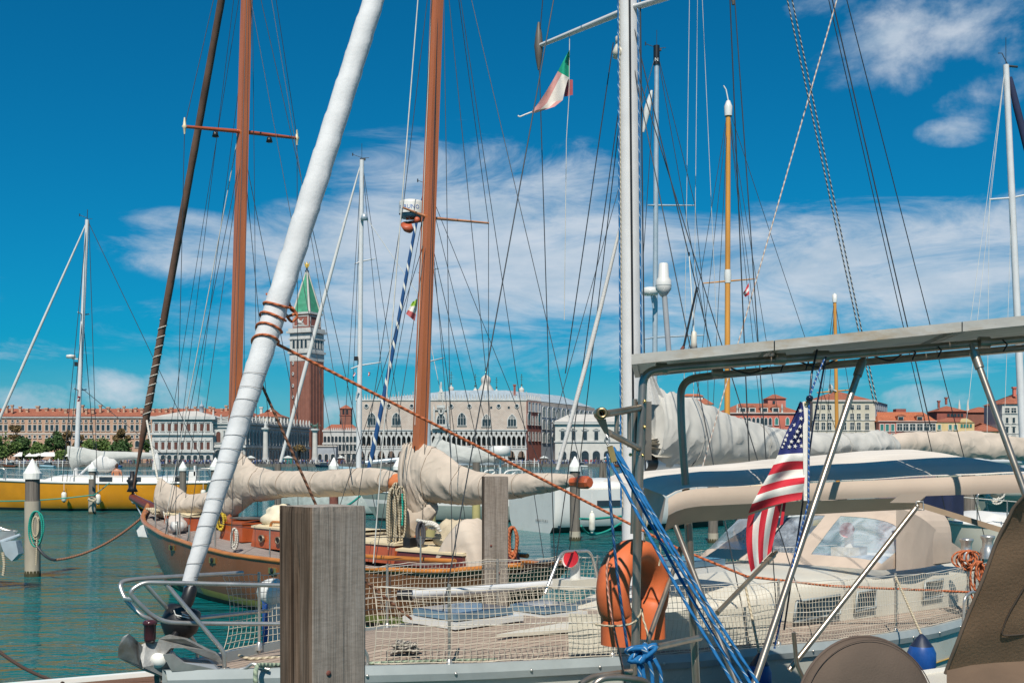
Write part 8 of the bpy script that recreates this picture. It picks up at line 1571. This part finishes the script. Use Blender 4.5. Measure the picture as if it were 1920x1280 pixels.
for dy in (-0.03,): mb = MB(); mb.box(c + V(0, dy, 0), (0.028, 0.008, 0.08), 0, ax=(vb, V(0, 1, 0), ub)); mb.build('side_plate', [m_brass], blk)
mb = MB(); mb.tube([P(1137, 815, 5.95), P(1134, 826, 5.95), P(1139, 834, 5.95), P(1143, 826, 5.95)], 0.005, 6, closed=True); mb.build('shackle', [m_steel], blk)
for k, (x0, y0, x1, y1, dY, lab) in enumerate(((1150, 838, 1425, 1310, 0.0, 'topmost blue flecked tackle rope'), (1154, 855, 1408, 1310, 0.05, 'second blue flecked tackle rope'), (1146, 868, 1392, 1310, -0.06, 'third blue flecked tackle rope'), (1158, 846, 1440, 1310, 0.09, 'rearmost blue flecked tackle rope'))):
    tubeobj('tackle_rope', [P(x0, y0, 5.95 + dY), P((x0 + x1) / 2 - 6, (y0 + y1) / 2, 5.8 + dY), P(x1, y1, 5.65 + dY)], 0.0085, m_rblue, None, 8, 6, label=lab + ' running from the davit down to the right', cat='rope', group='blue davit tackle ropes')
tubeobj('tackle_rope', [P(1139, 850, 5.9), P(1146, 960, 5.9), P(1158, 1080, 5.95), P(1176, 1212, 6.05)], 0.0075, ROPE('dark blue flecked rope', (0.004, 0.07, 0.20), (0.4, 0.5, 0.55), 0.06, 0.12, 2.0), None, 8, 5, label='darker blue fall rope hanging beside the horseshoe buoy', cat='rope', group='blue davit tackle ropes')
kc = P(1200, 1222, 6.2); tubeobj('rope_knot', [kc + V(0.06 * sin(i * 2.4) + 0.02 * cos(i), -0.05 + 0.05 * cos(i * 1.7), 0.045 * cos(i * 2.0)) for i in range(22)] + [kc + V(0.01, -0.06, -0.1), kc + V(0.03, -0.06, -0.2)], 0.0125, m_rblue, None, 8, 5, label='blue flecked rope knotted round the stern rail', cat='rope')
for dx, wd in ((0.0, 'left'), (0.05, 'middle'), (0.085, 'right')): tubeobj('rope_tail', [kc + V(-0.02 + dx, -0.07, -0.02), kc + V(-0.01 + dx * 1.3, -0.07, -0.1), kc + V(dx * 1.2, -0.07, -0.24)], 0.011, m_rblue, None, 8, 3, label=wd + ' loose tail of the blue knotted rope on the stern rail', cat='rope', group='blue rope tails')
# horseshoe lifebuoy
lbu = thing('lifebuoy', 'orange horseshoe lifebuoy lashed to the stern rail', 'lifebuoy', tuple(P(1185, 1215, 6.7)))
m_lb = MAT('orange foam vinyl', (0.60, 0.135, 0.04), 0.6, var=0.12, scale=5, dirt=(0.40, 0.08, 0.03), dirt_at=(0.55, 0.85), bump=0.08)
axu = V(0.60, 0.80, 0); axn = V(0.80, -0.60, 0); cl_ = P(1188, 1105, 6.72)
path = []
for i in range(25):
    a = radians(-128 + 256 * i / 24); path.append(cl_ + axu * (0.225 * sin(a)) + V(0, 0, 0.16 * cos(a) + 0.06 * cos(a)))
path = [path[0] + V(0, 0, -0.16)] + path + [path[-1] + V(0, 0, -0.16)]
mb = MB(); mb.tube(smooth_path(path, 3), 0.072, 12, sm=True, up=axn, sy=1.4); mb.build('foam', [m_lb], lbu)
tubeobj('grab_line', [p_ + axn * 0.092 for p_ in path[1::3]], 0.006, m_rwhite, lbu, 6, 5)
tubeobj('lashing_line', [P(1117, 1170, 6.42), P(1150, 1173, 6.33), P(1185, 1168, 6.3), P(1198, 1155, 6.34), P(1203, 1140, 6.4), P(1206, 1160, 6.36), P(1214, 1190, 6.3), P(1212, 1235, 6.3)], 0.006, m_rbeige, None, 6, 5, label='beige cord tying the horseshoe buoy to the stern rail', cat='rope')
tubeobj('lashing_line', [P(1146, 1040, 6.45), P(1138, 1060, 6.42), P(1140, 1110, 6.4), P(1152, 1180, 6.35), P(1168, 1255, 6.3), P(1174, 1300, 6.3)], 0.006, ROPE('pink line', (0.55, 0.28, 0.2), (0.42, 0.18, 0.12), 0.04), None, 6, 4, label='pinkish cord hanging in front of the horseshoe buoy', cat='rope')
tubeobj('lashing_line', [P(1208, 1015, 6.5), P(1212, 985, 6.45), P(1222, 960, 6.45), P(1232, 985, 6.45), P(1238, 1030, 6.5), P(1236, 1060, 6.5)], 0.006, m_rbeige, None, 6, 5, label='beige cord loop above the horseshoe buoy', cat='rope')
# tan awning
aw = thing('sun_awning', 'tan canvas sun awning stretched over the near cockpit', 'awning', tuple(P(1560, 930, 7.3)))
def edge_t(f): return P(lerp(1252, 1960, f), interp([(0, 934), (0.03, 921), (0.08, 915), (0.5, 901), (0.9, 889), (1, 888)], f), lerp(6.9, 7.15, f))
def aw_top(u, v):
    e = edge_t(u); back = 2.15; cr = 0.03 * (1 - (2 * v - 1) ** 2) + v * lerp(0.05, 0.16, u)
    return e + V(-0.25 * v * back * 0.4, v * back, cr + 0.006 * nz(u * 8, v * 5) + 0.010 * (1 - 2 * abs(nz(u * 3 + 4, v * 1.2))))
mb = MB(); mb.grid(aw_top, 44, 20); mb.build('top', [CLOTH('pale awning top', (0.66, 0.60, 0.53), 0.9, (0.55, 0.48, 0.41), (0.55, 0.85), 0.2, 1.0)], aw)  # top canvas paler than the valance
hgt = lambda f: interp([(0, 0.10), (0.04, 0.105), (0.5, 0.105), (1, 0.115)], f)
mb = MB(); mb.grid(lambda u, v: edge_t(u) + V(0, -0.012 - 0.012 * sin(pi * v), -hgt(u) * v), 44, 5); mb.build('valance', [m_tan], aw)
mb = MB(); mb.tube([edge_t(i / 30) + V(0, -0.014, -0.022) for i in range(31)], 0.003, 4); mb.build('seam', [MAT('valance seam', (0.40, 0.30, 0.2), 0.9)], aw)
mb = MB(); mb.grid(lambda u, v: edge_t(u * 0.68) + V(0, -0.012 + 0.16 * v, -hgt(u) - 0.105 * v * (1 - 0.25 * u)), 30, 5); mb.build('underside_flap', [m_tan], aw)
mb = MB(); mb.grid(lambda u, v: edge_t(0) + V(-0.012 - 0.03 * v + 0.02 * u, u * 1.3, -0.19 * v + 0.06 * sin(pi * u * 0.7)), 10, 6); mb.build('end_flap', [m_tan], aw)
mb = MB(); mb.grid(lambda u, v: P(lerp(1690, 1742, u) - 22 * v, lerp(925, 942, v), 6.93 + 0.03 * u), 5, 4); mb.build('corner_patch', [m_tan], aw)
mb = MB(); a_, b_ = P(1724, 946, 6.88), P(1925, 1008, 7.0); sd_ = V(0, 0, 0.017); mb.prism([a_ + sd_, b_ + sd_, b_ - sd_, a_ - sd_], (0, 0.006, 0)); mb.build('tension_strap', [MAT('brown webbing', (0.33, 0.24, 0.16), 0.9)], aw)
mb = MB(); mb.tube([a_ + V(-0.02, 0, 0.02), a_ + V(0.02, 0, 0.02), a_ + V(0.025, 0, -0.03), a_ + V(-0.015, 0, -0.03)], 0.005, 6, closed=True); mb.build('buckle', [m_steel], aw)
# brown side curtain at right and covered wheel
m_brownc = MAT('brown canvas', (0.20, 0.13, 0.08), 0.9, var=0.14, scale=3, bump=0.25, bscale=60, dirt=(0.14, 0.09, 0.055), dirt_at=(0.5, 0.8))  # the hood's shaded inner side is put into a darker brown
nt = m_brownc.node_tree; tl = nt.nodes.new('ShaderNodeBsdfTranslucent'); tl.inputs[0].default_value = (0.25, 0.15, 0.08, 1); mxs = nt.nodes.new('ShaderNodeMixShader'); mxs.inputs[0].default_value = 0.4
nt.links.new(nt.nodes['Principled BSDF'].outputs[0], mxs.inputs[1]); nt.links.new(tl.outputs[0], mxs.inputs[2]); nt.links.new(mxs.outputs[0], nt.nodes['Material Output'].inputs[0])
cu_ = thing('side_curtain', 'dark brown canvas spray hood panel in the lower right corner', 'canvas hood', tuple(P(1850, 1270, 6.5)))
lft = [(1925, 925), (1900, 950), (1868, 1020), (1832, 1110), (1795, 1200), (1772, 1262)]
def curt(u, v):
    k = v * (len(lft) - 1); i = min(len(lft) - 2, int(k)); a, b = lft[i], lft[i + 1]; x0 = lerp(a[0], b[0], k - i); y0 = lerp(a[1], b[1], k - i); x1 = 2420; y1 = lerp(860, 1170, v)
    return P(lerp(x0, x1, u), lerp(y0, y1, u), lerp(6.2, 6.55, v) + 0.9 * u * u) + V(0, 0.025 * nz(u * 5, v * 4), 0)
mb = MB(); mb.grid(curt, 20, 24); mb.build('panel', [m_brownc], cu_)
mb = MB(); mb.tube([curt(0, i / 24) - V(0, 0.004, 0) for i in range(25)], 0.010, 8); mb.build('binding', [MAT('dark binding', (0.12, 0.085, 0.06), 0.85)], cu_)
mb = MB(); pts = [curt(0.22, 0.30), curt(0.16, 0.55), curt(0.13, 0.76), curt(0.18, 0.82), curt(0.5, 0.80), curt(0.9, 0.72)]; mb.tube([q - V(0, 0.006, 0) for q in smooth_path(pts, 6)], 0.005, 6); mb.tube([q - V(0, 0.006, 0) for q in [curt(0.26, i / 10 * 0.72) for i in range(11)]], 0.009, 6); mb.build('zip_seam', [MAT('zip black brown', (0.05, 0.035, 0.025), 0.8)], cu_)
mb = MB(); mb.grid(lambda u, v: P(lerp(1775, 2420, u), lerp(lerp(1256, 1205, u ** 0.7), 1330, v), 6.35 - 0.5 * v) + V(0, 0, 0.012 * nz(u * 5, v * 3)), 14, 8); mb.build('lower_flap', [MAT('shade-darkened seat canvas', (0.13, 0.085, 0.055), 0.9, var=0.15, scale=4)], cu_)  # shadow under the hood put into the flap's colour
wh = thing('covered_wheel', 'round brown canvas cover over the steering wheel at the bottom right', 'wheel cover', tuple(P(1625, 1345, 6.2)))
cw_ = P(1623, 1345, 6.2); R_ = 0.425; fx = V(0.93, 0.30, -0.05).normalized(); fz = V(0.02, 0.12, 0.99).normalized(); fy2 = fx.cross(fz)
mb = MB(); mb.lathe([(0, 0.06), (R_ * 0.6, 0.058 ), (R_ * 0.93, 0.045), (R_, 0.0), (R_ * 0.93, -0.045), (0, -0.05)], cw_, 64, ax=(fx, fz, fy2)); mb.build('cover', [MAT('shade-darkened wheel cover', (0.10, 0.072, 0.054), 0.9, var=0.12, scale=4, bump=0.2, bscale=90)], wh)  # cover coloured darker to stand in for the shade on it
mb = MB(); mb.tube([cw_ + (fx * cos(a) + fz * sin(a)) * (R_ * 1.0) for a in [2 * pi * i / 64 for i in range(64)]], 0.008, 6, closed=True); mb.build('piping', [MAT('cover piping', (0.10, 0.07, 0.055), 0.9)], wh)
mb = MB(); mb.tube([cw_ + fy2 * 0.052 + (fx * cos(a) + fz * sin(a)) * (R_ * 0.965) for a in [2 * pi * i / 64 for i in range(64)]], 0.003, 5, closed=True); mb.build('seam', [bpy.data.materials['cover piping']], wh)
mb = MB(); mb.tube([cw_ + fy2 * -0.05, cw_ + V(0.15, 0.35, -0.5)], 0.06, 10); mb.build('pedestal', [m_gel], wh)
# aerials on the panel
an = thing('satellite_aerial', 'white domed aerial on a grey pole above the solar panel', 'aerial', tuple(P(1254, 660, 6.8)))
mb = MB(); mb.tube([P(1255, 672, 6.8), P(1246, 556, 6.8)], 0.016, 12); mb.build('pole', [MAT('grey plastic pole', (0.32, 0.34, 0.36), 0.5)], an)
c = P(1244, 556, 6.8); mb = MB(); s_ = 6.8 / F; mb.lathe([(0, 0), (5 * s_, 0), (14.5 * s_, 13 * s_), (15 * s_, 20 * s_), (14.6 * s_, 30 * s_), (10.5 * s_, 36 * s_), (9 * s_, 60 * s_), (7.5 * s_, 62.5 * s_), (0, 63 * s_)], c, 24); mb.build('dome', [m_gel], an); mb = MB(); mb.lathe([(15.1 * s_, 19.5 * s_), (15.3 * s_, 20.3 * s_), (15.1 * s_, 21 * s_)], c, 24); mb.build('dome_seam', [m_rub], an)
wa_ = thing('whip_aerial', 'thin white whip aerial with stubby base on the solar panel', 'aerial', tuple(P(1301, 652, 6.7))); c = P(1301, 654, 6.7); s_ = 6.7 / F
mb = MB(); mb.lathe([(0, 0), (7 * s_, 0), (5.5 * s_, 12 * s_), (5.5 * s_, 30 * s_), (3 * s_, 33 * s_), (0, 34 * s_)], c, 14); mb.build('base', [m_cream_g], wa_); mb = MB(); mb.tube([c + V(0, 0, 33 * s_), P(1292, 476, 6.7)], [0.0045, 0.003], 6); mb.build('whip', [m_capw], wa_); mb = MB(); mb.tube([P(1292, 480, 6.7), P(1292, 473, 6.7)], 0.0045, 6); mb.build('tip', [m_black], wa_)
bk = thing('stub_aerial', 'black leaning stub aerial on the solar panel', 'aerial', tuple(P(1280, 654, 6.6))); mb = MB(); mb.tube([P(1280, 655, 6.6), P(1283, 645, 6.6), P(1307, 538, 6.6)], [0.009, 0.006, 0.0065], 8); mb.build('rod', [m_black], bk); mb = MB(); mb.tube([P(1278, 656, 6.6), P(1282, 650, 6.6)], 0.010, 8); mb.build('base', [m_rust], bk)
# ---------------------------------------------------------------- flag with stars and stripes
Yg = 6.35; fl = thing('striped_flag', 'flag with red and white stripes and white stars on blue, hung from the solar panel', 'flag', tuple(P(1508, 935, Yg)))
m_fr = MAT('flag red', (0.50, 0.015, 0.03), 0.8, var=0.1, scale=20, bump=0.15, bscale=200); m_fw = MAT('flag stripe white', (0.70, 0.66, 0.60), 0.8, var=0.06, scale=20, bump=0.15, bscale=200); m_fb = MAT('flag blue', (0.010, 0.018, 0.115), 0.8, var=0.15, scale=20, bump=0.15, bscale=200)
# visible face: hoist on the right, fold line on the left; rows are the stripe edges from top to bottom (x-left, y-left, x-right, y-right)
rows = [(1500, 752, 1506, 757), (1484, 790, 1508, 783), (1473, 812, 1508.5, 806), (1465, 832, 1509, 828), (1458, 853, 1509.5, 849), (1450, 871, 1509.5, 864), (1440, 891, 1509.5, 879), (1428, 911, 1509, 894), (1419, 928, 1508, 906), (1410, 944, 1505, 922), (1403, 962, 1503, 936)]
def rowp(f):
    k = min(len(rows) - 2, int(f)); t = f - k; a, b = rows[k], rows[k + 1]; return [lerp(a[q], b[q], t) for q in range(4)]
def fpt(u, f, off=0.0):          # u: 0 at the fold, 1 at the hoist; f: row
    r = rowp(f); sagy = 5.0 * sin(pi * u) * (1 if f > 4 else 0.3)
    return P(lerp(r[0], r[2], u), lerp(r[1], r[3], u) - sagy * 0.6, Yg + 0.028 * sin(u * 6.5 + f * 0.55) * (1 - u * 0.7) + 0.012 * sin(f * 1.9 + u * 3) + off)
mb = MB()
mb.grid(lambda u, v: fpt(u, v * 4), 14, 26, 2)
for k in range(6): mb.grid(lambda u, v: fpt(u, 4 + k + v), 16, 5, 1 if k % 2 == 0 else 0)
mb.build('cloth', [m_fr, m_fw, m_fb], fl)
# hanging fold: stripes run downwards
bot = [(1395, 985), (1398, 1030), (1409, 1072)]
def fold(u, v):
    tx = lerp(1403, 1466, u); ty = lerp(966, 944, u); bx = lerp(1408, 1446, u); by = lerp(1072, 1034, u); mx_, my = lerp(1393, 1455, u), lerp(1010, 992, u)
    x = (1 - v) ** 2 * tx + 2 * v * (1 - v) * mx_ + v * v * bx; y = (1 - v) ** 2 * ty + 2 * v * (1 - v) * my + v * v * by
    return P(x, y, Yg + 0.03 + 0.03 * sin(u * 7 + v * 2))
mb = MB()
for k in range(5): mb.grid(lambda u, v: fold((k + u) / 5, v), 4, 14, 0 if k % 2 == 0 else 1)
mb.grid(lambda u, v: P(lerp(1462, 1468, u) + 6 * (1 - v), lerp(943, 985, v) - 3 * u, Yg + 0.045), 3, 6, 0)
mb.build('hanging_fold', [m_fr, m_fw], fl)
mb = MB(); mb.prism([P(1505, 753, Yg), P(1517, 750, Yg), P(1518, 938, Yg - 0.01), P(1507, 938, Yg - 0.01)], (0, 0.004, 0)); mb.build('header', [m_fw], fl)
for py in (757, 930): mb = MB(); mb.lathe([(0.006, 0.004), (0.010, 0.006), (0.012, 0.0)], P(1512, py, Yg - 0.004), 12, ax=(V(1, 0, 0), V(0, 0, 1), V(0, -1, 0))); mb.build('grommet', [m_brass], fl)
smb = MB(); b0_ = smb.add([V(0, 0, 0)] + [V(cos(pi / 2 + i * pi / 5) * (1 if i % 2 == 0 else 0.4), 0, sin(pi / 2 + i * pi / 5) * (1 if i % 2 == 0 else 0.4)) for i in range(10)])
for i in range(10): smb.face((b0_, b0_ + 1 + i, b0_ + 1 + (i + 1) % 10))
stme = smb.mesh('star'); stme.materials.append(m_fw)
for px, py in ((1501, 770), (1502, 785), (1490, 797), (1500, 800), (1483, 806), (1495, 809), (1476, 816), (1491, 819), (1502, 817), (1473, 824), (1484, 828), (1470, 832), (1497, 827), (1467, 838), (1480, 838), (1491, 837), (1503, 836)):
    best = None
    for fi in range(81):
        f = fi / 20; r = rowp(f); u = (px - r[0]) / max(1e-3, r[2] - r[0]); y = lerp(r[1], r[3], u)
        if best is None or abs(y - py) < best[0]: best = (abs(y - py), u, f)
    _, u, f = best; u = min(0.95, max(0.06, u)); p_ = fpt(u, f, -0.006)
    o = piece('star', stme, fl, p_, 0.3); o.rotation_euler = (0, 0.25, 0.1); sc_s = 0.0135 if 0.12 < u else 0.009; o.scale = (sc_s, sc_s, sc_s)
tubeobj('flag_halyard', [P(1546, 672, 6.45), P(1530, 710, 6.4), P(1517, 745, 6.34), P(1516, 940, 6.32), P(1490, 1040, 6.3), P(1452, 1215, 6.3)], 0.0055, ROPE('blue halyard', (0.008, 0.07, 0.26), (0.4, 0.45, 0.5), 0.03, 0.25, 1.0), None, 6, 0, label='blue halyard carrying the starred flag', cat='rope')
tubeobj('flag_halyard', [P(1532, 655, 6.55), P(1522, 700, 6.5), P(1518, 748, 6.45)], 0.006, m_navy, None, 6, 0, label='dark line from the solar panel to the flag top', cat='rope')
tubeobj('flag_halyard', [P(1549, 668, 6.5), P(1524, 800, 6.5), P(1504, 950, 6.5), P(1470, 1180, 6.5)], 0.0055, m_navy, None, 6, 0, label='dark blue line slanting behind the starred flag', cat='rope')
mb = MB(); mb.ball(P(1518, 747, 6.33), 0.02, 0, 10, 8, (1, 1, 0.9), lambda d: 1 + 0.25 * nz(d.x * 4, d.y * 4, d.z * 4)); mb.build('flag_knot', [m_navy], label='blue knot at the top of the starred flag', cat='knot')
